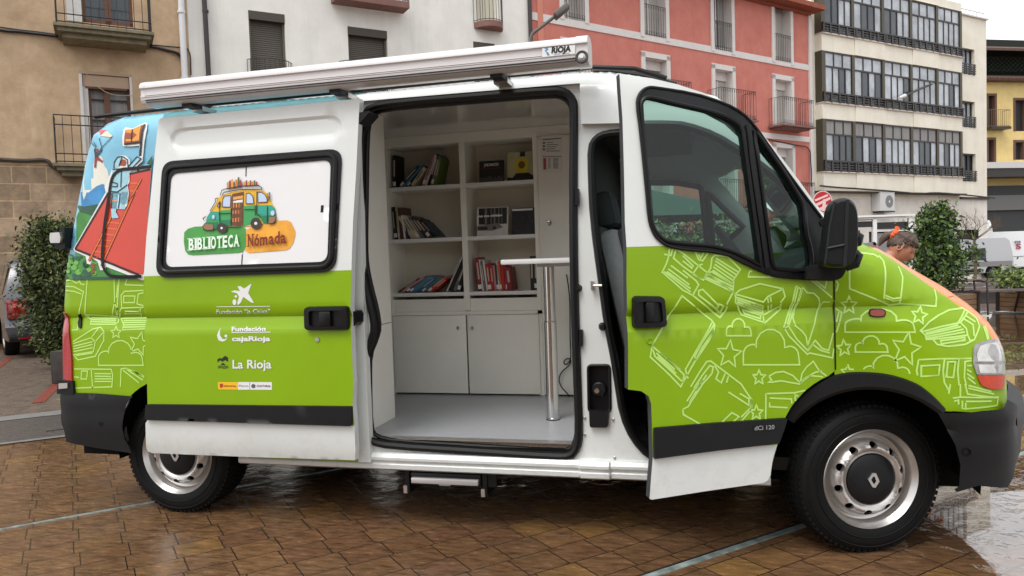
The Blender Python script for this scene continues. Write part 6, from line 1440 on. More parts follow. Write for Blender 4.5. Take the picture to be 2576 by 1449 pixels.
# subdivide so stone/render boundary is exact: a thin facing course
FT.box(t2, -9, aE-.01, -1.2, zst, 0.003, .02, STONE); bbuild(t2, 'stone_base', bt)
bbuild(t, 'wall', bt)
WHR = mat('white_reveal', (206, 204, 200), .8, noise=.1, nscale=6)
for k, h in enumerate((hT1, hT2)):
    t = MB(); a0, a1, z0_, z1_ = h; w_ = a1-a0
    if k:
        FT.box(t, a0-.06, a0, z0_, z1_+.05, 0, .015, WHR); FT.box(t, a1, a1+.05, z0_, z1_+.05, 0, .015, WHR); FT.box(t, a0-.06, a1+.05, z1_, z1_+.06, .0, .02, mat('tan_trim', (176, 150, 128), .8))
        FT.box(t, a0+.01, a1-.01, z1_-.26, z1_-.01, -.16, -.02, mat('tan_trim', (176, 150, 128), .8)); FT.box(t, a0+.05, a1-.05, z1_-.3, z1_-.26, -.16, -.03, WOOD)
        FT.box(t, a0, a0+.1, z0_, z1_-.26, -.2, -.04, WHR)
    else: FT.box(t, a0-.3, a0-.02, z0_, z1_, .0, .012, WHR)
    FT.box(t, (a0+a1)/2-.06, (a0+a1)/2+.06, z0_, z1_-.25*k, -.2, -.14, WOOD); FT.box(t, a0+.1*k, a0+.1*k+.05, z0_, z1_-.25*k, -.2, -.14, WOOD); FT.box(t, a1-.06, a1, z0_, z1_-.25*k, -.2, -.14, WOOD); FT.box(t, a0, a1, z0_, z0_+.12, -.2, -.14, WOOD)
    if k: 
        for zz in (.5, .95, 1.4): FT.box(t, a0+.1, a1-.05, z0_+zz, z0_+zz+.025, -.19, -.15, IRON)
    o = bbuild(t, 'window_frame', bt)
    t = MB(); FT.box(t, a0, a1, z0_, z1_, -.26, -.22, CURT if k else GLD); bbuild(t, 'window_pane', o) if 0 else bbuild(t, 'window_pane', bt)
for k, (uv0, uv1, zt, zb, dep) in enumerate((((133, 55), (388, 90), 6.72, 6.50, .85), ((131, 412), (330, 420), 3.70, 3.50, .85))):
    a0 = FT.F(*uv0)[0]; a1 = FT.F(*uv1)[0]
    if k: dep = .6; a0, zt = FT.Fo(133, 409, dep); a1 = hT2[1]+.5; zb = zt-.2
    else: a0, zt = FT.Fo(133, 54, dep); a1 = FT.Fo(388, 82, dep)[0]
    br_ = MB(); GRY = mat('balcony_stone', (128, 120, 98), .9, noise=.3, nscale=8)
    FT.box(br_, a0, a1, zt-.06, zt, 0, dep, GRY); FT.box(br_, a0+.06, a1-.06, zt-.14, zt-.06, 0, dep-.07, GRY); FT.box(br_, a0+.14, a1-.14, zt-.24, zt-.14, 0, dep-.2, GRY)
    bbuild(br_, 'balcony_slab', bt)
    r_ = MB(); railing(FT, r_, [(a0+.05, .05), (a0+.05, dep-.05), (a1-.05, dep-.05), (a1-.05, .05)], zt, zt+1.0, IRON, gap=.17, r=.009, mid=(zt+.2,) if not k else (zt+.8, zt+.2)); bbuild(r_, 'railing', bt)
# cables and pipes on the left houses
def cable(name, fac, L, r, o, m, lab, cat='cable', f=lambda u, v: (u, v)):
    P = [fac.F(*f(*p)) for p in L]; P = smoothp(P, 2, False); t = MB(); t.tube([fac.W(a, z, o+.01*math.sin(i*1.7)) for i, (a, z) in enumerate(P)], r, m, n=6); o_ = t.build(name); tag(o_, lab, cat); return o_
cable('cable_bundle', FT, [(-60, 66), (0, 78), (60, 82), (135, 92), (250, 103), (370, 116), (430, 130), (452, 137), (462, 158), (468, 196)], .035, .05, IRON, 'thick black cable bundle sagging across the tan house under its upper balcony')
cable('cable', FT, [(-60, 60), (0, 70), (130, 86), (300, 108), (450, 120), (478, 122), (480, 190)], .014, .04, IRON, 'thin dark cable just above the thick bundle on the tan house')
cable('cable_bundle', FT, [(-60, 398), (0, 402), (60, 406), (120, 402), (128, 418), (160, 432), (230, 436), (330, 440)], .045, .06, mat('old_cable', (70, 60, 52), .8), 'dark cable bundle along the top of the cut stone base behind the balcony')
cable('cable', FT, [(215, 185), (235, 210), (260, 232), (290, 243), (340, 243)], .008, .1, mat('string', (176, 158, 132), .8), 'pale cord hanging loosely in front of the lower window of the tan house')
def pipe(name, fac, u0, v0, u1, v1, r, o, m, lab, ext_=2.5):
    a0, z0_ = fac.F(u0, v0); a1, z1_ = fac.F(u1, v1); t = MB(); t.tube([fac.W(a0, z0_+ext_, o), fac.W(a1, z1_, o), fac.W(a1, .0, o)], r, m, n=10)
    for z in (z1_, z1_+1.5, z1_-1.5): t.tube([fac.W(a1, z-.03, o), fac.W(a1, z+.03, o)], r*1.25, m, n=10)
    o_ = t.build(name); tag(o_, lab, 'drain pipe')
pipe('drain_pipe', FT, 455, 0, 464, 200, .07, .1, mat('pipe_white', (216, 216, 218), .5), 'white drain pipe at the corner of the tan house beside the white house')
# ---------------- white house
FW = FT
eW = FT.P(1335, 90) if hasattr(FT, 'P') else None
aW1 = FT.F(1335, 90)[0]
bw = building('white_house', FT, 'tall white rendered house with brown roller shutters and curved iron balconies')
WST = mat('white_render', (236, 234, 228), .9, noise=.1, nscale=1.5, bump=.12, bscale=25, dark=(222, 220, 213), detail=8, streak=.22)
wh = []
for (u0, v0, u1, v1) in ((624, 25, 722, 182), (874, 66, 978, 205), (1190, 101, 1246, 190)):
    a0, zt = FW.F(u0, v0); a1 = FW.F(u1, v1)[0]; zt2 = FW.F(u1, v0+13)[1]
    wh.append((a0, a1, zt-2.15, (zt+zt2)/2))
dn = FW.R(1185, -120, 1262, 60); up2 = (FW.F(880, -60)[0], FW.F(985, -60)[0], 8.0, 10.1)
wh += [(dn[0]+.1, dn[1]-.1, FW.F(1225, 62)[1], FW.F(1225, 62)[1]+2.3), up2]
t = MB(); FW.wall(t, aE, aW1, -1.2, 12.5, wh, WST, .3); FW.shell(t, aE, aW1, 12.5, 9, WST); bbuild(t, 'wall', bw)
for k, h in enumerate(wh):
    a0, a1, z0_, z1_ = h; t = MB()
    if k < 3:
        FW.box(t, a0, a1, z1_-.2, z1_, -.16, .01, mat('shutter_box', (70, 62, 54), .6)); slats(FW, t, a0, a1, z0_, z1_-.2, -.15, SHUT)
        FW.box(t, a0, a0+.05, z0_, z1_-.2, -.15, -.08, mat('shutter_guide', (92, 92, 72), .6)); FW.box(t, a1-.05, a1, z0_, z1_-.2, -.15, -.08, mat('shutter_guide', (92, 92, 72), .6))
    else: FW.box(t, a0, a1, z0_, z1_, -.28, -.22, mat('cream_shutter', (206, 200, 182), .7))
    o = bbuild(t, 'roller_shutter', bw)
BRN = mat('brown_slab', (128, 92, 84), .8, noise=.15, nscale=6)
def curved(fac, a0, a1, o, n=9): return [(a0+(a1-a0)*i/n, o*math.sin(PI*i/n)**.6+.02) for i in range(n+1)]
for k, (a0, a1, z0_, hh, o) in enumerate(((wh[0][0]-.08, wh[0][1]+.12, wh[0][2]+.02, .95, .32), (wh[1][0]-.25, wh[1][1]+.1, wh[1][2]+.02, 1.22, .32), (dn[0], dn[1], wh[3][2], 1.1, .42), (FW.F(880, 10)[0]-.5, FW.F(1030, 36)[0]-.2, 8.0, 1.05, .5))):
    r_ = MB(); pts = curved(FW, a0, a1, o) if k != 3 else [(a0, .05), (a0, .5), (a1, .5), (a1, .05)]
    railing(FW, r_, pts, z0_, z0_+hh, IRON, gap=.13, r=.007); bbuild(r_, 'railing', bw)
    if k > 1:
        s_ = MB(); P = pts; n = len(P)
        P = [(a, q*1.06) for a, q in P]
        vv = [FW.W(a, z0_, q) for a, q in P]+[FW.W(a, z0_-.16, q) for a, q in P]; s_.add(vv, [tuple(range(n)), tuple(range(2*n-1, n-1, -1))]+[(i, i+1, n+i+1, n+i) for i in range(n-1)], BRN); bbuild(s_, 'balcony_slab', bw)
pipe('drain_pipe', FW, 511, 0, 524, 195, .055, .08, mat('pipe_dark', (52, 46, 46), .5), 'dark drain pipe on the white house beside its left edge')
pipe('drain_pipe', FW, 1329, 0, 1333, 110, .06, .06, mat('pipe_dark', (52, 46, 46), .5), 'dark drain pipe where the white house meets the pink house')
# ---------------- pink house
q = FT.W(aW1, 0); FPk = Fac(200, 417, 3.65, 48); FPk.O = np.array([q[0], q[1], 0.]); FPk.set(48)
PINK = mat('pink_render', (204, 128, 114), .85, noise=.12, nscale=2, bump=.1, bscale=20, dark=(190, 110, 97), detail=8, streak=.3); PWH = mat('white_trim', (216, 210, 206), .8, noise=.06, nscale=5); TER = mat('terracotta_eave', (150, 80, 60), .8, noise=.15, nscale=6)
bp_ = building('pink_house', FPk, 'pink rendered house with white window surrounds, white bands and iron balconies')
aP1 = FPk.F(2036, 200)[0]
def op(u0, v0, u1, v1, hh):     # opening: left edge u0, right edge u1, bottom given at (u0+u1)/2, v1
    um = (u0+u1)/2; vm = v1; a0 = FPk.F(u0, v1)[0]; a1 = FPk.F(u1, v1)[0]; zb = FPk.F(um, vm)[1]; return (a0, a1, zb, zb+hh)
ops = []
zA = FPk.F(1960, 155)[1]; HA = 2.45; zB = zA-3.05-.0
xsA = [(1418, 1470), (1620, 1674), (1796, 1840), (1948, 1988)]
vB = {0: 50, 1: 95, 2: 130, 3: 157}
for k, (ua, ub) in enumerate(xsA): ops.append(op(ua, 0, ub, vB[k], HA))
zB = FPk.F(1970, 322)[1]; xsB = [(1424, 1476), (1620, 1670), (1796, 1843), (1948, 1990)]
aa = [o_[0:2] for o_ in ops]
for k in range(4): ops.append((aa[k][0], aa[k][1], zB, FPk.F(1970, 202)[1]))
zC = zB-3.1
for k in range(4): ops.append((aa[k][0], aa[k][1], zC, zC+2.35))
for k in range(4): ops.append((aa[k][0]-.1, aa[k][1]+.2, -.2, 2.3))
t = MB(); FPk.wall(t, 0, aP1, -1.2, FPk.F(1960, 14)[1], ops, PINK, .35, PWH); zE = FPk.F(1960, 14)[1]; FPk.shell(t, 0, aP1, zE, 9, PINK); bbuild(t, 'wall', bp_)
t = MB(); FPk.box(t, -.05, aP1+.3, zE-.0, zE+.18, -.3, .55, TER); FPk.box(t, 0, aP1, zE-.12, zE-.001, 0, .12, TER); bbuild(t, 'eave', bp_)
t = MB()
zb1_ = FPk.F(1690, 107)[1]; zb2_ = FPk.F(2000, 348)[1]
FPk.box(t, .02, aP1-.05, zb1_-.10, zb1_+.12, 0, .025, PWH); FPk.box(t, .02, aP1-.05, zb2_-.10, zb2_+.1, 0, .025, PWH); FPk.box(t, .02, aP1-.05, .0, .5, 0, .03, PWH)
FPk.box(t, .25, .45, 0, zE, 0, .03, mat('pink_pilaster', (204, 132, 112), .8)); bbuild(t, 'white_bands', bp_)
for k, h in enumerate(ops):
    a0, a1, z0_, z1_ = h; t = MB(); s_ = .16
    for b0, b1, c0, c1 in ((a0-s_, a0-.001, z0_-.05, z1_+.14), (a1+.001, a1+s_, z0_-.05, z1_+.14), (a0-s_, a1+s_, z1_+.001, z1_+.18)): FPk.box(t, b0, b1, c0, c1, .0, .045, PWH)
    bbuild(t, 'window_surround', bp_)
    t = MB(); FPk.box(t, a0, a1, z0_, z1_, -.33, -.31, SHUTL if (k % 3 != 2) else CURT)
    FPk.box(t, a0+.003, a1-.003, z1_-.3, z1_-.003, -.307, -.24, PWH); FPk.box(t, (a0+a1)/2-.03, (a0+a1)/2+.03, z0_+.01, z1_-.31, -.307, -.28, PWH)
    if k == 2: FPk.box(t, (a0+a1)/2-.25, (a0+a1)/2+.1, z0_, z1_-.4, -.30, -.29, DKW)
    bbuild(t, 'window', bp_)
    if k < 12:
        r_ = MB()
        if k in (6, 7, 10, 11) or k in (4, 5):
            p_ = .62; A0, A1 = a0-.4, a1+.5; railing(FPk, r_, [(A0, .03), (A0, p_), (A1, p_), (A1, .03)], z0_, z0_+1.0, IRON, gap=.12, scroll=.14, r=.006); bbuild(r_, 'railing', bp_)
            s_ = MB(); FPk.box(s_, A0-.05, A1+.05, z0_-.06, z0_, 0, p_+.06, BRN); FPk.box(s_, A0+.1, A1-.1, z0_-.12, z0_-.06, 0, p_-.1, BRN); bbuild(s_, 'balcony_slab', bp_)
        elif k < 4:
            railing(FPk, r_, [(a0, .03), (a1, .03)], z0_+.02, z0_+1.02, IRON, gap=.11, scroll=.14, r=.006); bbuild(r_, 'railing', bp_)
t = MB(); FPk.box(t, aP1-.06, aP1+.12, -1.2, zE, -.1, .06, PWH); bbuild(t, 'corner_strip', bp_)
cable('cable', FPk, [(1930, 352), (1960, 358), (2000, 366), (2032, 370), (2036, 400), (2038, 470)], .02, .07, IRON, 'black cable along the pink house above its street floor')
# ---------------- cream flats with glazed bays
q = FPk.W(aP1, 0); FC = Fac(2047, 433, 4.3, 43.5)
CRM = mat('cream_panel', (242, 236, 220), .8, noise=.08, nscale=1.2, bump=.06, bscale=12, dark=(226, 219, 202), detail=8, streak=.18); MET = mat('dark_bronze', (44, 38, 34), .4); OLV = mat('bronze_pilaster', (74, 68, 52), .5)
bc_ = building('block_of_flats', FC, 'cream block of flats with three rows of dark glazed bays, right of the pink house')
zr = {}
for k, (vt, vr, vb_, u) in enumerate(((-45, 62, 88, 2052), (132, 235, 261, 2052), (302, 405, 434, 2052))): zr[k] = tuple(FC.F(u, v)[1] for v in (vt, vr, vb_))
bayA = [FC.F(u, v)[0] for u, v in ((2052, 300), (2134, 300), (2209, 300), (2279, 300), (2344, 300), (2403, 300))]
aC1 = FC.F(2482, 300)[0]; zT = FC.F(2482, 52)[1]; sm = []
for (u0, v0, u1, v1) in ((2413, 118, 2452, 190), (2414, 252, 2453, 322), (2415, 385, 2455, 457)):
    a0, zt = FC.F(u0, v0); a1, zb = FC.F(u1, v1); sm.append((a0, a1, zb, zt))
t = MB(); FC.wall(t, 0, aC1, 3.3, zT, [(bayA[0], bayA[-1], zr[k][1]-.0, zr[k][0]) for k in (1, 2)]+[(bayA[0], bayA[-1], zr[0][1], zr[0][0])]+sm, CRM, .25)
FC.wall(t, 0, aC1, -1.2, 3.3, [(1.0, 3.0, -.2, 1.75), (3.4, 6.2, -.2, 1.9), (6.6, 9.2, -.2, 1.9), (9.8, 11.6, -.2, 1.9)], mat('cream_panel_low', (236, 232, 222), .8, noise=.12, nscale=.8, dark=(208, 200, 190), streak=.2), .3, DKW)
FC.shell(t, 0, aC1, zT, 9, CRM); bbuild(t, 'wall', bc_)
t = MB(); FC.box(t, 1, 11.7, -1.2, 2.0, -.4, -.31, DKW); bbuild(t, 'shop_front', bc_)
zb_ = [(zr[0][2], zr[1][0]), (zr[1][2], zr[2][0]), (zr[2][2], zr[2][2]-.75)]
for z1_, z0_ in zb_+[(zT-.0, zr[0][0])]:
    t = MB()
    for i in range(5):
        o_ = .32+.04*(i % 2); FC.box(t, bayA[i]+.006-(.3 if i == 0 else 0)*0, bayA[i+1]-.006, z0_+.01, z1_-.01, .0, o_, CRM)
    bbuild(t, 'bay_panel', bc_)
t = MB(); 
for z1_, z0_ in zb_[:3]: FC.box(t, bayA[0]-.02, bayA[-1]+.05, z1_-.03, z1_+.02, 0, .40, mat('cream_sill', (196, 186, 176), .7))
bbuild(t, 'sill', bc_)
for k in range(3):
    zt, zr1, zb = zr[k]
    for i in range(5):
        a0, a1 = bayA[i], bayA[i+1]; w_ = a1-a0; t = MB(); z_tr = zt-(zt-zr1)*.36
        po = .3; n_ = 3
        FC.box(t, a1-.16, a1, zb, zt, .0, po+.03, OLV)
        if i == 0: FC.box(t, a0, a0+.22, zb, zt, 0, po+.02, OLV)
        x0 = a0+(.22 if i == 0 else .0); x1 = a1-.16
        for f in (0, .33, .66, 1): FC.box(t, x0+(x1-x0)*f-.025, x0+(x1-x0)*f+.025, z_tr, zt, po-.04, po, MET)
        for f in (0, .28, .52, .76, 1): FC.box(t, x0+(x1-x0)*f-.025, x0+(x1-x0)*f+.025, zr1, z_tr, po-.04, po, MET)
        FC.box(t, x0, x1, zt-.05, zt, po-.04, po+.01, MET); FC.box(t, x0, x1, z_tr-.03, z_tr+.03, po-.04, po+.005, MET); FC.box(t, x0, x1, zr1-.05, zr1, po-.04, po, MET)
        o = bbuild(t, 'bay_window', bc_)
        t = MB(); rr = random.Random(k*7+i)
        xs = [x0]+[x0+(x1-x0)*f for f in (.28, .52, .76)]+[x1]
        for j in range(4): FC.box(t, xs[j], xs[j+1], zr1-.4, z_tr, po-.035, po-.03, GLB if rr.random() < .62 else GLD)
        FC.box(t, x0, x1, z_tr, zt, po-.035, po-.03, GLB if k < 2 else CURT); t_o = bbuild(t, 'glass', bc_)
        t = MB()
        for zz in (zb+.06, zb+.16, zb+.26, zb+.36): FC.box(t, a0, a1, zz, zz+.045, po+.06, po+.09, MET)
        FC.box(t, a0, a1, zr1-.06, zr1, po+.04, po+.12, MET)
        for f in (0, .2, .45, .7, .93): FC.box(t, a0+w_*f, a0+w_*f+.09, zb, zr1, po+.05, po+.11, MET)
        bbuild(t, 'slatted_rail', bc_)
for k, h in enumerate(sm):
    a0, a1, z0_, z1_ = h; t = MB()
    for f in (0, .33, .66, .95): FC.box(t, a0+(a1-a0)*f, a0+(a1-a0)*f+.05, z0_, z1_, -.2, -.14, MET)
    FC.box(t, a0, a1, z1_-.06, z1_, -.2, -.1, MET); FC.box(t, a0, a1, z0_, z1_, -.24, -.21, GLD if k == 2 else GLB)
    bbuild(t, 'window', bc_)
    t = MB()
    for zz in range(5): FC.box(t, a0, a1+.03, z0_+.05+zz*.1, z0_+.09+zz*.1, .0, .05, MET)
    for f in (0, .3, .6, .92): FC.box(t, a0+(a1-a0)*f, a0+(a1-a0)*f+.08, z0_, z0_+.5, 0, .04, MET)
    bbuild(t, 'slatted_rail', bc_)
t = MB(); FC.box(t, -.1, aC1+.05, zT, zT+.06, -9, .1, PWH)
FC.box(t, bayA[0]-.4, bayA[-1]+.02, zT, zT+.35, -3, .3, CRM); bbuild(t, 'parapet', bc_)
t = MB(); railing(FC, t, [(bayA[-1]+.1, -.1), (aC1, -.1)], zT+.06, zT+.35, mat('rail_pale', (170, 172, 172), .4, metal=.4), gap=.8, r=.012); bbuild(t, 'roof_rail', bc_)
t = MB(); FC.box(t, -.05, bayA[-1]+.3, zr[2][2]-.8, zr[2][2]-.74, 0, .34, mat('old_cable', (70, 60, 52), .8)); FC.box(t, bayA[-1]+.3, aC1+.1, 3.32, 3.42, -.05, .08, mat('old_cable', (70, 60, 52), .8)); bbuild(t, 'string_course', bc_)
cable('cable', FC, [(2040, 470), (2080, 474), (2150, 478), (2230, 484), (2290, 490), (2330, 486), (2400, 492), (2478, 500)], .035, .42, IRON, 'black cable sagging along the bottom of the cream flats')
# air conditioner
A0, Z0 = FC.F(2192, 532); A1, Z1 = FC.F(2227, 486)
ac = empty('air_conditioner', FC.W((A0+A1)/2, Z0)); tag(ac, 'white air conditioner box with a round fan fixed on the cream flats', 'air conditioner')
t = MB(); FC.box(t, A0, A1, Z0, Z1, .02, .42, mat('ac_white', (206, 206, 204), .5)); bbuild(t, 'casing', ac)
t = MB(); c = FC.W(A0+(A1-A0)*.62, (Z0+Z1)/2, .425); n_ = 20
t.add([tuple(np.array(c)+FC.d*.26*math.cos(a)+np.array([0, 0, .26*math.sin(a)])) for a in [2*PI*i/n_ for i in range(n_)]], [tuple(range(n_))], mat('fan_grey', (120, 120, 122), .5)); t.add([tuple(np.array(c)+FC.n*.004+FC.d*.05*math.cos(a)+np.array([0, 0, .05*math.sin(a)])) for a in [2*PI*i/n_ for i in range(n_)]], [tuple(range(n_))], WHITE); bbuild(t, 'fan', ac)
t = MB(); FC.box(t, A0+.1, A1-.1, Z0-.06, Z0-.002, .02, .5, MET); bbuild(t, 'bracket', ac)
# ---------------- yellow house far right
P_ = FC.W(aC1+.2, 0, -8.8); FY2 = Fac(2047, 433, 4.3, 36); FY2.O = np.array([P_[0], P_[1], 0.]); FY2.set(25)
YEL = mat('yellow_render', (222, 196, 132), .85, noise=.1, nscale=2); 
by_ = building('yellow_house', FY2, 'yellow rendered house with a tiled eave and a lattice roof terrace at the right edge')
zEv = FY2.F(2530, 205)[1]; hy = []
for (u0, v0, u1, v1) in ((2486, 241, 2502, 322), (2554, 252, 2580, 330), (2486, 352, 2500, 410), (2554, 358, 2574, 402)):
    a0 = FY2.F(u0, v1)[0]; a1 = FY2.F(u1, v1)[0]; hy.append((a0, a1, FY2.F(u0, v1)[1], FY2.F(u0, v0)[1]))
t = MB(); FY2.wall(t, -4, 44, -1.2, zEv, hy, YEL, .3, mat('brown_reveal', (98, 72, 58), .8)); FY2.shell(t, -4, 44, zEv, 8, YEL); bbuild(t, 'wall', by_)
for h in hy:
    t = MB(); FY2.box(t, h[0], h[1], h[2], h[3], -.28, -.25, DKW); bbuild(t, 'window', by_)
    t = MB(); 
    for b0, b1, c0, c1 in ((h[0]-.14, h[0]-.001, h[2], h[3]+.14), (h[1]+.001, h[1]+.14, h[2], h[3]+.14), (h[0], h[1], h[3]+.001, h[3]+.14)): FY2.box(t, b0, b1, c0, c1, 0, .04, mat('brown_reveal', (98, 72, 58), .8))
    bbuild(t, 'window_surround', by_)
t = MB(); a0, a1, z0_, _ = hy[0]; FY2.box(t, a0-.3, a1+.6, z0_-.15, z0_, 0, .6, MET); railing(FY2, t, [(a0-.3, .02), (a0-.3, .55), (a1+.55, .55), (a1+.55, .02)], z0_, z0_+1., mat('rail_rust', (110, 90, 76), .6), gap=.14, r=.01); bbuild(t, 'balcony', by_)
t = MB(); TIL = mat('roof_tile', (92, 70, 60), .85, noise=.3, nscale=8)
for i in range(100):
    a = -4+i*.26; t.tube([FY2.W(a, zEv+.02, .55), FY2.W(a, zEv+.38, -.5)], .1, TIL, n=7)
FY2.box(t, -4, 44, zEv-.05, zEv+.03, -.3, .5, TIL); bbuild(t, 'tiled_eave', by_)
t = MB(); DGR = mat('lattice_green', (40, 50, 40), .7); zL = FY2.F(2530, 140)[1]; zl0 = FY2.F(2530, 186)[1]
FY2.box(t, -4, 44, zEv+.3, zL+1.6, -2.2, -2.1, mat('terrace_dark', (34, 38, 34), .9))
for i in range(110):
    a = -4+i*.32
    for s_ in (1, -1): t.tube([FY2.W(a, zl0+.3, -.6), FY2.W(a+s_*(zL-zl0), zL+.1, -.6)], .02, DGR, n=4)
FY2.box(t, -4, 44, zEv+.35, zEv+.5, -.7, -.5, DGR); bbuild(t, 'lattice', by_)
t = MB(); z0_ = FY2.F(2530, 118)[1]; vv = [FY2.W(-4, z0_-.15, .3), FY2.W(44, z0_-.15, .3), FY2.W(44, z0_+1.6, -5), FY2.W(-4, z0_+1.6, -5)]; t.add(vv+[(v[0], v[1], v[2]-.15) for v in vv], [(0, 1, 2, 3), (4, 5, 6, 7), (0, 1, 5, 4), (1, 2, 6, 5), (3, 0, 4, 7)], TIL); bbuild(t, 'roof', by_)
t = MB(); zc0 = FY2.F(2530, 430)[1]; FY2.box(t, -4, 44, zc0, zc0+.35, 0, 1.6, mat('canopy_white', (200, 198, 196), .6)); FY2.box(t, -4, 44, zc0-.5, zc0-.001, .4, 1.5, MET); bbuild(t, 'canopy', by_)
t = MB(); FY2.box(t, -4, 44, -1.2, zc0-.9, .01, .05, mat('shop_dark', (52, 54, 54), .5)); FY2.box(t, -4, 44, zc0-2.4, zc0-1.5, .05, .3, mat('shop_grey', (120, 120, 118), .6)); bbuild(t, 'shop_front', by_)
for a in (FY2.F(2500, 60)[0], FY2.F(2524, 60)[0]):
    pass
# ================================================================ STREET LAMPS
def lamp(L, dep, r, lab, head):
    P = [CAM+ray(u, v)*dep for u, v in L]; base = P[0]
    root = empty('street_lamp', (float(base[0]), float(base[1]), 0)); tag(root, lab, 'street lamp')
    t = MB(); t.tube([(base[0], base[1], 0), tuple(P[0]), *[tuple(p) for p in P[1:]]], [r*1.6]+[r]*len(P), mat('lamp_grey', (96, 92, 88), .5), n=8); bbuild(t, 'pole', root)
    t = MB(); a, b = [CAM+ray(u, v)*dep for u, v in head]; d = Vector(b-a); M = Matrix.Translation(Vector(a)) @ d.to_track_quat('X', 'Z').to_matrix().to_4x4()
    t.box((0, -.09, -.04), (d.length, .09, .035), mat('lamp_grey', (96, 92, 88), .5), M=M, bev=.015); bbuild(t, 'lamp_head', root)
lamp([(1334, 96), (1340, 84), (1352, 75), (1400, 38)], 9.5, .022, 'grey street lamp arm rising above the white awning before the pink house', ((1395, 42), (1428, 15)))
def wall_lamp():
    a, z = FC.F(2368, 205); P0_ = np.array(FC.W(a, z, .05)); q_ = CAM+ray(2276, 241)*float((P0_-CAM)@CF)*.93
    root = empty('wall_lamp', tuple(P0_)); tag(root, 'long thin lamp arm reaching out from the glazed bays of the cream flats', 'wall lamp')
    t = MB(); t.tube([tuple(P0_), tuple(P0_*.6+q_*.4+np.array([0, 0, .06])), tuple(q_)], .045, MET, n=6); bbuild(t, 'arm', root)
    t = MB(); d = (q_-P0_)/np.linalg.norm(q_-P0_); t.tube([tuple(q_), tuple(q_+d*.55)], [.09, .05], PWH, n=8); bbuild(t, 'lamp_head', root)
wall_lamp()
# ================================================================ PLANTS
LEAFM = {}
def leafmat(name, c1, c2):
    m = mat(name, c1, .55, noise=.0); m2_ = mat(name+'_dark', c2, .6); m3_ = mat(name+'_dry', (c1[0]*1.25, c1[1]*1.05, c1[2]*.9), .7); return [m, m2_, m3_]
def foliage(t, pts, size, mats, rnd, up=.3, elong=1.8, keep=None):
    for p in pts:
        d = Vector((rnd.gauss(0, 1), rnd.gauss(0, 1), rnd.gauss(0, 1)+up)).normalized(); e = d.orthogonal().normalized(); e = Matrix.Rotation(rnd.random()*6.28, 3, d) @ e
        s_ = size*rnd.uniform(.6, 1.4); P = Vector(p); a = P; b = P+d*s_*elong; c = P+d*s_*elong*.5+e*s_*.5; c2 = P+d*s_*elong*.5-e*s_*.5
        t.add([a, c, b, c2], [(0, 1, 2, 3)], mats[0] if rnd.random() < .55 else mats[-1] if (len(mats) > 2 and rnd.random() < .15) else mats[1])
def conifer(name, base, H, R, lab, cat, n, mats, size, seed, shape=1., top=.1, prof=None, elong=1.8):
    root = empty(name, base); tag(root, lab, cat); rnd = random.Random(seed); t = MB()
    t.tube([(0, 0, 0), (0, 0, H*.5), (.02, 0, H*.85)], [.05, .035, .01], mat('bark', (70, 54, 42), .9), n=7)
    tips = []
    for i in range(int(n/55)):
        z = H*(.06+.88*rnd.random()**.85); a = rnd.random()*6.28; rr = R*(prof(z/H) if prof else ((1-(z/H)**1.5)**.75*(1-top)+top))*rnd.uniform(.5, 1.15)*(1+.18*math.sin(3*a+4*z)+.12*math.sin(7*z+a))
        tip = Vector((rr*math.cos(a), rr*math.sin(a), z+rr*.35)); tips.append(tip); t.tube([(0, 0, max(.05, z-rr*.2)), tuple(tip*.6+Vector((0, 0, z*.4))), tuple(tip)], [.01, .006, .003], mat('bark', (70, 54, 42), .9), n=4)
    t.build('trunk', root); f = MB(); pts = []
    for tip in tips:
        for k in range(55):
            s_ = rnd.uniform(.35, 1.05); c = Vector((tip.x*s_, tip.y*s_, tip.z-(1-s_)*R*.3)); pts.append(c+Vector((rnd.gauss(0, .09*R+.02), rnd.gauss(0, .09*R+.02), rnd.gauss(0, .10*R+.03))))
    foliage(f, pts, size, mats, rnd, elong=elong); f.build('foliage', root, smooth=False); return root
TH = leafmat('thuja_leaf', (86, 96, 46), (44, 60, 32))
p = bz(150, 925); conifer('thuja_bush', (float(p[0]), float(p[1]), 0), 2.12, .50, 'dense dark green thuja bush between the silver car and the rear of the van', 'bush', 24000, TH, .026, 3, prof=lambda t: .22+.78*math.sin(PI*min(1, t**1.15))**.8*(1-.25*t), elong=2.6)
t = MB(); p2 = tuple(float(x) for x in bz(166, 962)); r_ = empty('bollard_planter', p2) ; tag(r_, 'dark weathered wooden planter box beside the rear lamp of the van, under the thuja', 'planter')
t.box((-.12, -.1, 0), (.25, .2, .40), mat('dark_wood', (56, 50, 46), .9, noise=.4, nscale=10), bev=.01); t.build('box', r_)
EG = leafmat('evergreen_leaf', (84, 110, 48), (40, 62, 34))
D7 = 9.5
def at(u, v, dep): return CAM+ray(u, v)*dep
pE = at(2358, 700, 14.0); EH = float(at(2365, 512, 14.0)[2])
conifer('evergreen_tree', (float(pE[0]), float(pE[1]), .35), EH-.40, .62, 'tall bushy evergreen growing in a wooden planter beside the bending woman', 'tree', 7600, EG, .044, 5, prof=lambda t: (.45+.62*math.sin(PI*(.12+.75*t)))*(1-t**2.2)**.8+.06)
BX = mat('planter_wood', (134, 104, 78), .7, noise=.3, nscale=6, stretch=(1, 1, 9))
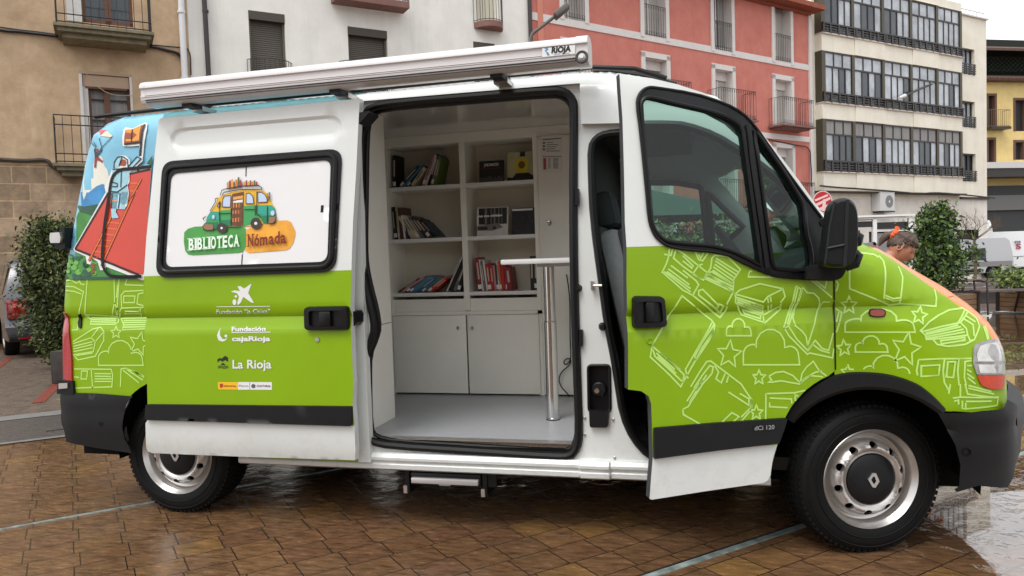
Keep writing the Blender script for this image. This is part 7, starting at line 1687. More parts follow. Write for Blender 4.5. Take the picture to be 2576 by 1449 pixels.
def planter(base, w_, d_, h_, lab, rz=0):
    r_ = empty('planter', base, rz); tag(r_, lab, 'planter'); t = MB()
    for k in range(4): t.box((-w_/2, -d_/2, k*h_/4+.006), (w_/2, d_/2, (k+1)*h_/4-.006), BX)
    t.box((-w_/2+.02, -d_/2+.02, .0), (w_/2-.02, d_/2-.02, h_*.93), DKW); t.build('box', r_)
    t = MB()
    for sx in (-1, 1):
        for sy in (-1, 1): t.box((sx*w_/2-.03, sy*d_/2-.03, 0), (sx*w_/2+.03, sy*d_/2+.03, h_+.02), MET)
    t.build('corner_post', r_); return r_
planter((float(pE[0])+.15, float(pE[1]), 0), .8, .7, .40, 'wooden planter box under the tall evergreen behind the bonnet', math.radians(43))
pS = bz(2558, 782)
planter((float(pS[0])+.25, float(pS[1])+.1, 0), .85, .7, .36, 'wooden planter box with a low shrub at the right edge', math.radians(43))
def shrub(name, base, R, H, n, lab, mats, size, seed):
    root = empty(name, base); tag(root, lab, 'shrub'); rnd = random.Random(seed); t = MB(); st_ = []
    for k in range(14):
        a = rnd.random()*6.28; q = Vector((R*rnd.uniform(.4, 1)*math.cos(a), R*rnd.uniform(.4, 1)*math.sin(a), H*rnd.uniform(.5, 1))); st_.append(q); t.tube([(0, 0, 0), tuple(q*.6+Vector((0, 0, .1))), tuple(q)], .006, mat('bark', (70, 54, 42), .9), n=4)
    t.build('stems', root); f = MB(); foliage(f, [q*rnd.uniform(.3, 1.05)+Vector((rnd.gauss(0, R*.2), rnd.gauss(0, R*.2), rnd.gauss(0, H*.14))) for q in st_ for _ in range(n//14)], size, mats, rnd); f.build('foliage', root, smooth=False); return root
shrub('leafy_shrub', (float(pS[0])+.15, float(pS[1])+.1, .36), .62, .42, 3200, 'low yellow green shrub growing in the planter at the right edge', leafmat('shrub_leaf', (116, 134, 68), (64, 90, 46)), .04, 8)
# shrubs, parasol and planter seen through the cab windows
pB = at(1730, 640, 8.0); zH = float(at(1730, 578, 8.0)[2]); planter((float(pB[0]), float(pB[1]), 0), 2.2, .7, .9, 'long planter box seen through the cab windows of the van', math.radians(43))
shrub('leafy_shrub', (float(pB[0]), float(pB[1]), .8), 1.0, zH-.8, 16000, 'glossy green hedge shrub seen through the cab windows', leafmat('hedge_leaf', (96, 128, 70), (44, 72, 44)), .028, 9)
pu = at(1660, 560, 9.0); pr = empty('parasol', (float(pu[0]), float(pu[1]), 0)); tag(pr, 'dark green parasol seen through the cab windows of the van', 'parasol')
t = MB(); n_ = 8; zt_ = float(at(1630, 478, 9.0)[2]); zr_ = float(at(1700, 552, 9.0)[2]); R_ = 1.25
vv = [(-.1, 0, zt_)]+[(R_*math.cos(2*PI*i/n_)-.1, R_*math.sin(2*PI*i/n_), zr_) for i in range(n_)]+[(R_*.5*math.cos(2*PI*i/n_)-.1, R_*.5*math.sin(2*PI*i/n_), zt_-.16) for i in range(n_)]
t.add(vv, [(0, 9+i, 9+(i+1) % n_) for i in range(n_)]+[(9+i, 1+i, 1+(i+1) % n_, 9+(i+1) % n_) for i in range(n_)], mat('parasol_green', (46, 70, 62), .8)); t.build('canopy', pr)
t = MB(); t.tube([(-.1, 0, 0), (-.1, 0, zt_)], .025, PLAS); t.build('pole', pr)
def bare_tree(u, v, dep, H, lab, seed):
    p = at(u, v, dep); root = empty('bare_tree', (float(p[0]), float(p[1]), 0)); tag(root, lab, 'tree'); rnd = random.Random(seed); t = MB(); BRK = mat('bare_bark', (96, 80, 68), .9)
    z0_ = H*.45; t.tube([(0, 0, 0), (.03, 0, z0_*.5), (0, .02, z0_)], [.06, .045, .04], BRK, n=8); t.build('trunk', root); t = MB()
    def grow(p_, d, L, r, k):
        q = p_+d*L; m_ = p_+d*L*.5+Vector((rnd.gauss(0, 1), rnd.gauss(0, 1), rnd.gauss(0, 1)))*L*.08; t.tube([tuple(p_), tuple(m_), tuple(q)], [r, r*.8, r*.6], BRK, n=4)
        if k:
            for _ in range(3 if k > 1 else 4):
                grow(q if rnd.random() < .6 else m_, (d+Vector((rnd.gauss(0, .5), rnd.gauss(0, .5), rnd.gauss(.15, .4)))).normalized(), L*.62, r*.55, k-1)
    for _ in range(9): grow(Vector((0, 0, z0_)), Vector((rnd.gauss(0, .7), rnd.gauss(0, .7), .7)).normalized(), H*.17, .016, 3)
    t.build('branches', root)
bare_tree(2310, 600, 25, 3.1, 'bare winter tree in front of the cream flats, left of the evergreen', 11)
bare_tree(2452, 600, 25, 3.1, 'bare winter tree above the silver van, right of the evergreen', 12)
# ================================================================ BACKGROUND OBJECTS
WALLW = mat('kiosk_white', (226, 226, 226), .5)
kd = 23.0
def kbox(t, u0, v0, u1, v1, dep, th, m):    # upright slab facing the camera roughly, following the facade direction
    FK = Fac(2047, 433, 4.3, 43); q = at((u0+u1)/2, (v0+v1)/2, dep); FK.O = np.array([q[0], q[1], 0.]); FK.set(20)
    a0, z0_ = FK.F(u0, v1); a1, z1_ = FK.F(u1, v0); FK.box(t, a0, a1, z0_, z1_, -th, 0, m)
kr = empty('terrace_enclosure', tuple(float(x) for x in (at(2225, 600, kd)[0], at(2225, 600, kd)[1], 0))); tag(kr, 'white framed glass terrace enclosure in front of the cream flats', 'enclosure')
t = MB(); FK = Fac(2047, 433, 4.3, 43); q = at(2225, 600, kd); FK.O = np.array([q[0], q[1], 0.]); FK.set(16)
def fk(u0, v0, u1, v1, o0, o1, m, t):
    a0, z0_ = FK.F(u0, v1); a1, z1_ = FK.F(u1, v0); FK.box(t, a0, a1, z0_, z1_, o0, o1, m)
for r4 in ((2040, 546, 2296, 556), (2198, 548, 2206, 690), (2288, 548, 2296, 690), (2206, 578, 2290, 583), (2100, 548, 2106, 690), (2160, 546, 2290, 549)): fk(*r4, -.1, .0, WALLW, t)
bbuild(t, 'frame', kr); t = MB(); fk(2040, 556, 2198, 576, -.06, -.04, DKW, t); fk(2206, 557, 2288, 577, -.06, -.04, DKW, t); bbuild(t, 'rolled_blind', kr)
t = MB(); fk(2206, 584, 2288, 690, -.06, -.05, mat('sheet_grey', (140, 134, 134), .4, noise=.3, nscale=2), t); fk(2106, 577, 2198, 690, -.9, -.85, mat('sheet_grey', (140, 134, 134), .4, noise=.3, nscale=2), t); bbuild(t, 'clear_sheet', kr)
t = MB(); a0, z0_ = FK.F(2030, 560); FK.box(t, a0, FK.F(2300, 560)[0], FK.F(2200, 546)[1], FK.F(2200, 546)[1]+.06, -3, .05, WALLW); bbuild(t, 'roof', kr)
# ---- white wall along the street right side (low shops) is part of the flats
# red round sign
ps = at(2069, 508, 16); rs = empty('round_sign', (float(ps[0]), float(ps[1]), 0)); tag(rs, 'round red and white shop sign above the driver mirror, before the cream flats', 'sign')
n_ = 28; rS = .21; e1 = Vector(CR); z_ = float(ps[2]); y_ax = Vector((math.sin(math.radians(-10)), -math.cos(math.radians(-10)), 0)); x_ax = Vector((-y_ax.y, y_ax.x, 0))
def sd_(t, pts_, off, m): t.add([tuple(x_ax*p_[0]+Vector((0, 0, z_+p_[1]))+y_ax*off) for p_ in pts_], [tuple(range(len(pts_)))], m)
t = MB(); circ = [(rS*.93*math.cos(2*PI*i/n_), rS*1.15*math.sin(2*PI*i/n_)) for i in range(n_)]; vv = [x_ax*p_[0]+Vector((0, 0, z_+p_[1])) for p_ in circ]
t.add([tuple(v) for v in vv]+[tuple(v-y_ax*.08) for v in vv], [tuple(range(n_)), tuple(range(2*n_-1, n_-1, -1))]+[(i, (i+1) % n_, n_+(i+1) % n_, n_+i) for i in range(n_)], mat('sign_pale', (226, 190, 186), .5))
sd_(t, [(p_[0]*.92, p_[1]*.92) for p_ in circ], .003, mat('sign_red', (176, 30, 44), .5))
for k, pl in enumerate(([(-.16, .06), (.1, .16), (.12, .12), (-.14, .02)], [(-.15, -.04), (.15, .1), (.17, .05), (-.12, -.09)], [(-.02, -.2), (.02, .06), (.07, .06), (.06, -.2)], [(-.1, -.14), (.14, -.04), (.15, -.09), (-.06, -.19)])): sd_(t, pl, .006+.001*k, mat('sign_pale', (226, 190, 186), .5))
t.build('sign_disc', rs); t = MB(); t.tube([tuple(Vector((0, 0, z_-.2))-y_ax*.04), tuple(Vector((0, 0, 0))-y_ax*.04)], .03, MET, n=8); t.build('post', rs)
# ---- vehicles in the background
def bgvan(name, base, rz, L, H, W, col, lab, high=False, colm=None):
    root = empty(name, base, rz); tag(root, lab, 'van'); m = colm
    prof = [(-L/2, .35), (-L/2-.03, .8), (-L/2+.02, 1.3), (-L/2+.12, H-.12), (-L/2+.3, H), (L/2-1.5, H), (L/2-1.15, H-.15), (L/2-.55, 1.12 if not high else 1.3), (L/2-.05, .95 if not high else 1.1), (L/2, .6), (L/2-.02, .35)]
    wx = (-L/2+.95, L/2-.85); t = MB()
    low = []
    for cx_ in (wx[1], wx[0]): low += [(cx_+.40*math.cos(a), .33+.40*math.sin(a)) for a in [PI*i/10 for i in range(11)]]
    low = [p_ for p_ in low if p_[1] >= .33]
    poly = prof+low
    def sk(x, y, z): k_ = (.10*max(0, z-1.0)) * (1 if y < W/2 else -1); return (x, y+k_, z)
    t.prism(poly, 0, W, m, fn=sk); bo = t.build('body', root)
    t = MB(); WG = mat('car_window', (36, 42, 46), .05)
    wins = [[(L/2-1.45, H-.22), (L/2-1.2, H-.3), (L/2-.75, 1.12), (L/2-1.5, 1.08)], [(L/2-2.4, H-.22), (L/2-1.55, H-.22), (L/2-1.6, 1.08), (L/2-2.4, 1.08)]]
    if not high: wins.append([(-L/2+1.3, 1.5), (-L/2+2.15, 1.5), (-L/2+2.15, .92), (-L/2+1.3, .92)])
    for w_ in wins:
        t.add([sk(p_[0], -.006, p_[1]) for p_ in w_], [(0, 1, 2, 3)], WG)
    t.build('side_window', root)
    t = MB(); t.box((-L/2+.05, -.012, .62), (L/2-.4, -.002, .86), mat('van_lower_grey', (128, 126, 126), .4))if not high else None; t.box((-L/2+.5+.95, -.02, .36), (L/2-1.3, -.001, .5), PLAS); t.box((-L/2-.08, .0, .36), (-L/2+.3, W, .62), PLAS, bev=.03); t.tube([(-L/2+1.3, -.006, 1.04), (L/2-1.0, -.006, 1.04)], .01, GR); t.build('trim', root)
    for cx_ in wx:
        w_ = empty('wheel', (cx_, .05, .33)); w_.parent = root; t = MB(); t.lathe([(.2, 0), (.31, -.01), (.33, .03), (.33, .18), (.3, .2)], TYRE, n=28); t.build('tyre', w_); t = MB(); t.lathe([(.2, .0), (.19, .03), (.1, .02), (.06, .0), (0, .0)], mat('dark_rim', (70, 70, 72), .5), n=24); t.build('rim', w_)
    t = MB()
    for cx_ in wx:
        a = [(cx_+.41*math.cos(b), .33+.41*math.sin(b)) for b in [PI*i/12 for i in range(13)]]; n_ = 13
        t.add([(p_[0], .0, p_[1]) for p_ in a]+[(p_[0], W, p_[1]) for p_ in a], [(i, i+1, n_+i+1, n_+i) for i in range(n_-1)], DARK)
    t.build('wheel_housing', root)
    return root
pv = at(2548, 690, 35)
SILV = mat('silver_paint', (176, 176, 178), .3, metal=.35, coat=.4)
v1 = bgvan('panel_van', (float(pv[0])-2.35, float(pv[1])-.7, gz(0, float(pv[1]))), math.radians(16), 4.9, 1.95, 1.9, None, 'silver panel van parked beyond the evergreen, side on', colm=SILV)
v1.scale = (-1, 1, 1)
WV = mat('white_van_paint', (226, 228, 230), .35, coat=.3)
pw = at(2530, 690, 38.5); v2 = bgvan('box_van', (float(pw[0])+.1, float(pw[1])+.1, gz(0, float(pw[1]))), math.radians(12), 7.6, 2.35, 2.0, None, 'tall white delivery van with blue and red lettering behind the silver van', high=True, colm=WV)
t = MB(); Mv = Matrix.Translation(v2.location) @ Matrix.Rotation(math.radians(12), 4, 'Z')
def vray(u, v):
    o = Mv.inverted() @ Vector(CAM); d = Mv.inverted().to_3x3() @ Vector(ray(u, v)); k = (-.02-o.y)/d.y; return o+d*k
for s_, (ua, va), (ub, vb), hh, cc in (('os', (2552, 612), (2568, 611), 9, (60, 70, 110)), ('S', (2556, 626), (2569, 625), 13, (170, 40, 70))):
    a = vray(ua, va); b = vray(ub, vb); h2 = (vray(ua, va-hh)-a).length
    plane_text(t, s_, (a.x, -.01, a.z), (1, 0, 0), (0, 0, 1), mat('van_letter_'+s_.lower(), cc, .5), width=(b-a).length, height=h2, bold=.03)
t.build('lettering', v2)
# silver people carrier on the left, seen from behind
pc = bz(85, 880); SC = mat('car_silver_grey', (92, 93, 97), .28, metal=.4, coat=.6)
HD = math.radians(43)+PI
car = empty('people_carrier', (0, 0, 0)); tag(car, 'silver grey people carrier seen from behind, parked before the stone wall', 'car')
# car local frame: x forward, y left, rear bumper at x=0
t = MB()
secs = [(-.0, .30, .62, .78, .02), (.02, .28, .95, .84, .0)]
def carprof(y):    # silhouette in (x,z) narrowing to the roof
    return
rows_ = []
W2 = .90
side = [(0.06, .28), (-.04, .34), (-.06, .52), (.0, .62), (.02, .95), (.04, 1.05), (.28, 1.56), (.42, 1.64), (1.0, 1.69), (2.1, 1.66), (2.7, 1.45), (3.3, 1.08), (4.1, .92), (4.35, .7), (4.4, .3)]
def half(z): return W2-(.04 if z < .45 else 0)-max(0, z-.95)*.26
nS_ = 9
vv = []; ff = []
for i, (x, z) in enumerate(side):
    for j in range(nS_):
        f = j/(nS_-1)*2-1; h_ = half(z); y = h_*f; cx_ = .10*(abs(f)**3) if i < 8 else -.12*(abs(f)**3 if i > 11 else 0); zz = z-(.05*abs(f)**4 if z > 1.5 else 0)
        vv.append((x+cx_, y, zz))
for i in range(len(side)-1):
    for j in range(nS_-1): ff.append((i*nS_+j, i*nS_+j+1, (i+1)*nS_+j+1, (i+1)*nS_+j))
t.add(vv, ff, SC)
for sgn in (-1, 1):
    pl = [(x+(.10 if i < 8 else 0), sgn*half(z), z-(.05 if z > 1.5 else 0)) for i, (x, z) in enumerate(side)]
    bot = [(3.75+.36*math.cos(a), sgn*W2, .32+.36*math.sin(a)) for a in [PI*i/8 for i in range(9)]]+[(.95+.36*math.cos(a), sgn*W2, .32+.36*math.sin(a)) for a in [PI*i/8 for i in range(9)]]
    P3 = pl+bot; tri = mgeo.tessellate_polygon([[Vector((p_[0], p_[2], 0)) for p_ in P3]]); t.add(P3, [tuple(x) for x in tri], SC)
carparts = [(t, 'body')]
WG = mat('car_window', (36, 42, 46), .05)
t = MB(); vv = [(.055+.03, -.66, 1.04), (.055+.03, .66, 1.04), (.27+.02, .58, 1.50), (.27+.02, -.58, 1.50)]; vv = [(x-.035, y, z) for x, y, z in vv]; t.add(vv, [(0, 1, 2, 3)], WG); carparts.append((t, 'rear_window'))
t = MB()
for sgn in (-1, 1):
    for w_ in ([(.5, 1.05), (.62, 1.5), (1.2, 1.56), (1.2, 1.03)], [(1.25, 1.03), (1.25, 1.56), (2.05, 1.54), (2.1, 1.03)], [(2.15, 1.03), (2.1, 1.54), (2.5, 1.42), (3.0, 1.06)]): t.add([(x, sgn*(half(z)+.006), z) for x, z in w_], [(0, 1, 2, 3)], WG)
carparts.append((t, 'side_window'))
for sgn in (-1, 1):
    t = MB(); y0_, y1_ = sgn*.60, sgn*.87
    t.box((-.015, y0_, .66), (.12, y1_, .96), mat('car_red_lens', (150, 20, 26), .2, coat=1, noise=.4, nscale=8), bev=.02); t.box((-.02, sgn*.66, .84), (-.012, sgn*.82, .90), mat('car_pale_lens', (210, 120, 110), .3)); carparts.append((t, 'tail_lamp'))
t = MB(); t.box((-.07, -.86, .3), (.1, .86, .40), PLAS, bev=.02); t.box((-.085, -.75, .47), (-.03, .75, .50), SC, bev=.01); t.box((-.075, .35, .33), (-.065, .75, .36), mat('car_red_lens', (150, 20, 26), .2)); carparts.append((t, 'rear_bumper'))
t = MB(); t.box((-.035, -.26, .68), (-.01, .26, .79), WHITE); carparts.append((t, 'number_plate'))
for tt, nm in carparts: tt.build(nm, car)
for (cx_, sgn) in ((.95, -1), (.95, 1), (3.75, -1), (3.75, 1)):
    w_ = empty('wheel', (cx_, sgn*.86, .32)); w_.parent = car; w_.rotation_euler = (0, 0, 0 if sgn < 0 else PI)
    t = MB(); t.lathe([(.19, 0), (.30, -.005), (.32, .03), (.32, .18), (.3, .2)], TYRE, n=28); t.build('tyre', w_); t = MB(); t.lathe([(.19, .0), (.17, .02), (.06, -.0), (0, .0)], STEEL, n=20); t.build('rim', w_)
car.rotation_euler = (0, 0, math.radians(143)); 
dl = ray(60, 800); pt = at(24, 800, 11.6)
pt = bz(182, 890); car.location = (float(pt[0]), float(pt[1]), GZ)
# ---- bench
pb = bz(2470, 790); bn = empty('bench', (float(pb[0])-.05, float(pb[1]), 0), math.radians(14)); tag(bn, 'thin open bench with black iron legs on the wet plaza at the right', 'bench')
t = MB()
BWD = mat('bench_wood', (98, 84, 84), .6, noise=.3, nscale=6, stretch=(.6, 6, 6))
t.box((-.1, -.22, .42), (1.7, .12, .455), BWD); t.build('seat', bn)
for x in (0.02, .85, 1.6):
    t = MB(); t.tube([(x, -.24, .0), (x, -.22, .42), (x, .14, .41), (x, .18, .62)], .02, MET, n=6); t.tube([(x, .12, .42), (x, .26, 0)], .02, MET, n=6); t.tube([(x, .18, .62), (x, -.05, .63), (x, -.2, .61), (x, -.23, .42)], .018, MET, n=6); t.build('leg', bn)
t = MB(); 
for x in (-.1, 1.7): pass
# stepped timber seat behind the bench
ptm = at(2455, 700, 20.0); r_ = empty('timber_seat', (float(ptm[0]), float(ptm[1]), 0), math.radians(8)); tag(r_, 'low timber seat of three narrow wet boards beyond the black bench', 'seat')
for k in range(3):
    t = MB(); t.box((-.75, -.3+k*.2, .06+k*.10), (.65, -.14+k*.2, .14+k*.10), mat('grey_timber', (112, 98, 94), .5, noise=.25, nscale=5, stretch=(.5, 6, 6))); t.build('board', r_)
t = MB()
t.box((-.7, -.28, -.2), (.6, .26, .055), DKW)
t.build('base', r_)
# folded white parasols over the vans
for k, (u, lab) in enumerate(((2468, 'folded white parasol standing left of its twin behind the parked vans'), (2486, 'folded white parasol standing right of its twin behind the parked vans'))):
    p = at(u, 560, 43); r_ = empty('folded_parasol', (float(p[0]), float(p[1]), 0)); tag(r_, lab, 'parasol', 'folded white parasols'); zt = float(at(u, 553, 43)[2])
    t = MB(); t.lathe([(.02, zt), (.12, zt-.12), (.2, zt-.5), (.25, zt-.9), (.1, zt-1.3)], WHITE, axis='z', n=12); t.build('canopy', r_); t = MB(); t.tube([(0, 0, 0), (0, 0, zt+.05)], .03, MET); t.build('pole', r_)
# ================================================================ PEOPLE
def skin_mesh(name, V, E, R, m, parent, root=0, sub=2):
    me = bpy.data.meshes.new(name); me.from_pydata(V, E, []); me.materials.append(m); o = bpy.data.objects.new(name, me); COL.objects.link(o); o.parent = parent
    md = o.modifiers.new('s', 'SKIN'); md.use_smooth_shade = True
    for i, r in enumerate(R): me.skin_vertices[0].data[i].radius = r if isinstance(r, tuple) else (r, r)
    me.skin_vertices[0].data[root].use_root = True
    s2 = o.modifiers.new('u', 'SUBSURF'); s2.levels = sub; s2.render_levels = sub
    dg = bpy.context.evaluated_depsgraph_get(); ev = bpy.data.meshes.new_from_object(o.evaluated_get(dg)); o.modifiers.clear(); o.data = ev; ev.name = name
    for p_ in ev.polygons: p_.use_smooth = True
    return o
SKN = mat('skin', (192, 130, 102), .55, noise=.08, nscale=30); HAIR = mat('hair_brown', (84, 66, 56), .55, noise=.55, nscale=90, stretch=(1, 6, 1)); COAT = mat('coat_pink_beige', (178, 146, 138), .85, noise=.12, nscale=20); SCR = mat('scrunchie_orange', (238, 96, 44), .7)
hc = at(2268, 624, 6.05)            # centre of her head
wm = empty('person', (float(hc[0]), float(hc[1]), 0)); tag(wm, 'woman with dark hair tied in an orange scrunchie, bending forward behind the bonnet', 'person')
hz = float(hc[2])
# world-aligned local frame: she faces +x (right in the photo), bending forward and looking down
def W_(x, y, z): return (x, y, hz+z)
hipz = .92-hz
V = [W_(-.62, 0, hipz), W_(-.52, 0, hipz+.16), W_(-.36, 0, hipz+.30), W_(-.20, 0, -.16), W_(-.12, 0, -.10),                 # pelvis, spine, chest, neck base
     W_(-.60, .10, hipz-.06), W_(-.56, .12, .48-hz), W_(-.64, .12, .08-hz), W_(-.48, .13, .03-hz),
     W_(-.60, -.10, hipz-.06), W_(-.56, -.12, .48-hz), W_(-.64, -.12, .08-hz), W_(-.48, -.13, .03-hz),
     W_(-.26, .18, -.20), W_(-.16, .24, -.46), W_(.10, .14, -.50), W_(-.26, -.18, -.20), W_(-.16, -.24, -.46), W_(.10, -.14, -.50)]
E = [(0, 1), (1, 2), (2, 3), (3, 4), (0, 5), (5, 6), (6, 7), (7, 8), (0, 9), (9, 10), (10, 11), (11, 12), (3, 13), (13, 14), (14, 15), (3, 16), (16, 17), (17, 18)]
Rr = [.15, .13, .145, .10, .055, .10, .062, .045, .04, .10, .062, .045, .04, .065, .045, .034, .065, .045, .034]
skin_mesh('coat', V, E, Rr, COAT, wm)
t = MB(); t.tube([W_(-.30, 0, -.24), W_(-.20, 0, -.17), W_(-.125, 0, -.115), W_(-.10, 0, -.085)], [.15, .115, .085, .078], COAT, n=18); t.tube([W_(-.105+.0*math.cos(a), .080*math.cos(a), -.095+.05*math.sin(a)) for a in [2*PI*i/16 for i in range(16)]], .02, COAT, n=8, closed=True); t.build('collar', wm)
# head: ellipsoid with face features, pitched down
Mh = Matrix.Translation((0, 0, hz)) @ Matrix.Rotation(math.radians(38), 4, 'Y') @ Matrix.Rotation(math.radians(-14), 4, 'Z')
t = MB(); nu, nv = 28, 20; vv = []
def headpt(th, ph):      # th from top 0..pi, ph around, 0 = face direction +x
    x = math.sin(th)*math.cos(ph); y = math.sin(th)*math.sin(ph); z = math.cos(th)
    X = .098*x; Y = .076*y; Z = .118*z
    if z < 0: Y *= 1-.32*(-z)**1.3; X = X*(1-.18*(-z)) + .012*(-z)
    if x < 0: X *= 1.03
    a = math.atan2(y, x) if abs(x)+abs(y) > 1e-6 else 0
    face = max(0, math.cos(ph))**2
    zz = Z
    nose = math.exp(-((ph/.20)**2))*math.exp(-(((zz+.022)/.024)**2))*.026*(1 if math.cos(ph) > 0 else 0)
    brow = math.exp(-((abs(ph)-.35)/.3)**2)*math.exp(-(((zz-.022)/.012)**2))*.006
    eye = -math.exp(-((abs(ph)-.42)/.18)**2)*math.exp(-(((zz-.004)/.013)**2))*.008
    lip = math.exp(-((ph/.32)**2))*(math.exp(-(((zz+.060)/.007)**2))+math.exp(-(((zz+.074)/.007)**2)))*.006
    chin = math.exp(-((ph/.4)**2))*math.exp(-(((zz+.102)/.02)**2))*.010
    k = nose+brow+eye+lip+chin
    return (X+k*math.cos(ph), Y+k*.3*math.sin(ph), Z)
nu, nv = 64, 40
for i in range(nv+1):
    th = PI*i/nv
    for j in range(nu):
        ph = 2*PI*j/nu; ph = ph if ph <= PI else ph-2*PI; vv.append(headpt(th, ph))
ff = [(i*nu+j, i*nu+(j+1) % nu, (i+1)*nu+(j+1) % nu, (i+1)*nu+j) for i in range(nv) for j in range(nu)]
t.add([(Mh @ Vector(v))[:] for v in vv], ff, SKN)
for s_ in (-1, 1):
    ear = [(-.012+.018*math.cos(a), s_*(.078), -.005+.032*math.sin(a)) for a in [2*PI*i/12 for i in range(12)]]; t.tube([(Mh @ Vector(v))[:] for v in ear], .006, SKN, n=6, closed=True)
    t.lathe([(0, -.002), (.014, -.001), (.016, .004)], SKN, c=(-.010, s_*.076, -.005), n=10, M=Mh)
t.tube([(Mh @ Vector((-.03, 0, -.07)))[:], W_(-.10, 0, -.10), W_(-.16, 0, -.15)], [.05, .05, .055], SKN, n=14)
ho_ = t.build('head', wm, smooth=True)
t = MB()
for s_ in (-1, 1): 
    t.tube([(Mh @ Vector((.083, s_*.030, .004)))[:], (Mh @ Vector((.080, s_*.044, .002)))[:]], [.003, .002], DARK, n=6); t.tube([(Mh @ Vector((.094, s_*.018, .026)))[:], (Mh @ Vector((.084, s_*.05, .026)))[:]], .0028, HAIR, n=5)
t.tube([(Mh @ Vector((.094, -.02, -.067)))[:], (Mh @ Vector((.101, 0, -.067)))[:], (Mh @ Vector((.094, .02, -.067)))[:]], .0035, mat('lips', (150, 78, 72), .5), n=6); t.build('face_features', wm)
t = MB(); vv = []; ff = []; rnd = random.Random(4)
nu2, nv2 = 60, 26
def hairlim(ph): return 1.0+.62*(abs(ph)/PI)+.38/(1+math.exp(-(abs(ph)-1.75)*9))+.05*math.sin(ph*13)+.04*math.sin(ph*29)
for i in range(nv2+1):
    for j in range(nu2):
        ph = 2*PI*j/nu2; ph = ph if ph <= PI else ph-2*PI; th = hairlim(ph)*i/nv2; p_ = Vector(headpt(th, ph)); rr = .012+.004*math.sin(ph*11+th*3)+.003*rnd.random()
        if i == nv2: rr = .002
        vv.append(tuple(Mh @ (p_*(1+rr/.09))))
ff = [(i*nu2+j, i*nu2+(j+1) % nu2, (i+1)*nu2+(j+1) % nu2, (i+1)*nu2+j) for i in range(nv2) for j in range(nu2)]; t.add(vv, ff, HAIR)
t.tube([(Mh @ Vector(v))[:] for v in [(-.09, 0, .05), (-.125, 0, .055), (-.15, .0, .02), (-.155, .0, -.03), (-.145, 0, -.08)]], [.02, .028, .034, .026, .006], HAIR, n=12)

for k in range(26):
    ph0 = rnd.choice((-1, 1))*rnd.uniform(.7, 1.9); th0 = hairlim(ph0)*.9; a_ = Vector(headpt(th0, ph0))*1.1; b_ = Vector(headpt(th0+.25*rnd.random()+.1, ph0+.15*rnd.uniform(-1, 1)))*1.1; c_2 = Vector(headpt(th0+.5*rnd.random()+.2, ph0+.3*rnd.uniform(-1, 1)))*1.12
    t.tube([(Mh @ a_)[:], (Mh @ b_)[:], (Mh @ c_2)[:]], [.003, .002, .001], HAIR, n=4)
for k in range(150):
    ph0 = rnd.uniform(-PI, PI); pts_ = []
    for q_ in range(7):
        f_ = q_/6; ph1 = ph0*(1-f_)+(PI*(1 if ph0 > 0 else -1))*f_; th1 = hairlim(ph0)*.97*(1-f_)+.95*f_
        v_ = Vector(headpt(th1, ph1)); pts_.append((Mh @ (v_*(1.14+.05*rnd.random())))[:])
    t.tube(pts_, [.002, .0035, .004, .004, .004, .0035, .003], HAIR, n=4)
t.build('hair', wm)
t = MB(); rg = [Mh @ Vector((-.112+.004*math.cos(3*a), .030*math.cos(a), .055+.030*math.sin(a))) for a in [2*PI*i/20 for i in range(20)]]; t.tube([tuple(v) for v in rg], [.016+.004*(i % 2) for i in range(20)], SCR, n=8, closed=True)
t.tube([(Mh @ Vector((-.11, .01, .085)))[:], (Mh @ Vector((-.13, .02, .125)))[:]], [.014, .02], SCR, n=6); t.build('scrunchie', wm)
def hand(t, wrist, dirv, side, m):
    M = Matrix.Translation(wrist) @ Vector(dirv).to_track_quat('X', 'Z').to_matrix().to_4x4()
    t.box((0, -.04, -.013), (.095, .04, .013), m, M=M, bev=.011)
    for k, L_ in enumerate((.072, .08, .076, .06)):
        y = -.03+.02*k; t.tube([(M @ Vector(v))[:] for v in [(.085, y, 0), (.085+L_*.45, y, -.006), (.085+L_*.8, y, -.026), (.085+L_*.95, y, -.045)]], [.0095, .009, .008, .0065], m, n=7)
    t.tube([(M @ Vector(v))[:] for v in [(.02, side*.036, 0), (.05, side*.066, -.01), (.08, side*.07, -.026)]], [.013, .011, .008], m, n=7)
for s_ in (1, -1):
    t = MB(); hand(t, W_(.11, .14*s_, -.505), (1, -.2*s_, -.3), -s_, SKN); t.build('hand', wm)
    t = MB(); t.box((-.70, .07*s_ if s_ > 0 else -.18, 0), (-.42, .18 if s_ > 0 else -.07, .08), DARK, bev=.03); t.build('shoe', wm)
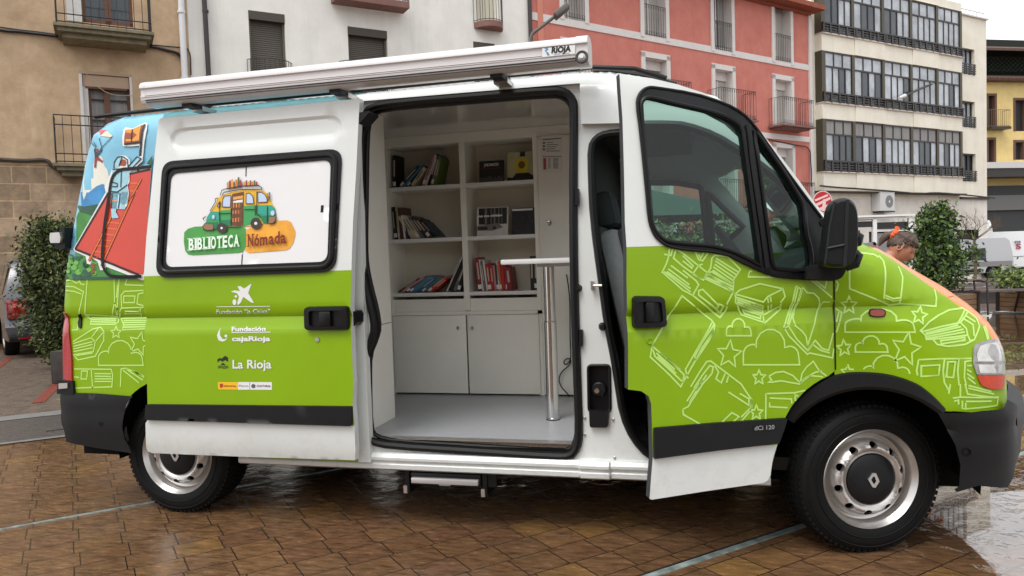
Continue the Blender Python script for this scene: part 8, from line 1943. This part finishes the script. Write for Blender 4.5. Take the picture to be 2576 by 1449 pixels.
# man with a cap behind the enclosure sheet
mp_ = at(2196, 632, 21.5); mn = empty('person', (float(mp_[0]), float(mp_[1]), 0)); tag(mn, 'man in a dark cap and dark jacket seated small beyond the driver mirror', 'person')
z_ = float(at(2196, 620, 21.5)[2])
V = [(0, 0, z_-.62), (0, 0, z_-.40), (0, 0, z_-.2), (0, 0, z_-.1), (.12, .08, z_-.66), (.45, .1, z_-.66), (.45, .1, .08), (.12, -.08, z_-.66), (.45, -.1, z_-.66), (.45, -.1, .08), (0, .2, z_-.24), (.08, .24, z_-.5), (.28, .16, z_-.5), (0, -.2, z_-.24), (.08, -.24, z_-.5), (.28, -.16, z_-.5)]
E = [(0, 1), (1, 2), (2, 3), (0, 4), (4, 5), (5, 6), (0, 7), (7, 8), (8, 9), (2, 10), (10, 11), (11, 12), (2, 13), (13, 14), (14, 15)]
skin_mesh('dark_clothes', V, E, [.15, .14, .12, .05, .09, .06, .045, .09, .06, .045, .06, .045, .035, .06, .045, .035], mat('dark_jacket', (38, 38, 42), .8), mn)
t = MB(); Mm = Matrix.Translation((0, 0, z_)); t.add([(Mm @ Vector(headpt(PI*i/12, (lambda p_: p_ if p_ <= PI else p_-2*PI)(2*PI*j/16))))[:] for i in range(13) for j in range(16)], [(i*16+j, i*16+(j+1) % 16, (i+1)*16+(j+1) % 16, (i+1)*16+j) for i in range(12) for j in range(16)], SKN); t.build('head', mn)
t = MB(); t.lathe([(.0, .13), (.06, .125), (.1, .09), (.106, .04)], DARK, axis='z', n=16, M=Mm); t.box((.06, -.06, .035), (.19, .06, .045), DARK, M=Mm, bev=.004); t.build('cap', mn)

# ================================================================ HOUSE ACROSS THE SQUARE (behind the camera, seen mirrored in the cab glass, paint and puddles)
FB = Fac(2047, 433, 4.3, 43); FB.O = np.array([26., -44., 0.]); FB.set(172)
BRK_ = mat('brown_brick', (134, 104, 84), .85, noise=.35, nscale=3, bump=.2, bscale=20)
bb = building('brick_house', FB, 'long brown brick house across the square, seen only as a reflection in the cab glass')
t = MB(); hb = [(x, x+1.3, z, z+2.0) for z in (3.6, 6.7, 9.8) for x in [1.5+3.1*i for i in range(15)]]
FB.wall(t, 0, 48, -.3, 13, hb, BRK_, .25); FB.shell(t, 0, 48, 13, 8, BRK_); bbuild(t, 'wall', bb)
for h in hb:
    t = MB(); FB.box(t, h[0]+.005, h[1]-.005, h[2]+.005, h[3]-.005, -.24, -.2, CURT); FB.box(t, (h[0]+h[1])/2-.05, (h[0]+h[1])/2+.05, h[2]+.01, h[3]-.01, -.199, -.16, DKW); bbuild(t, 'window', bb)
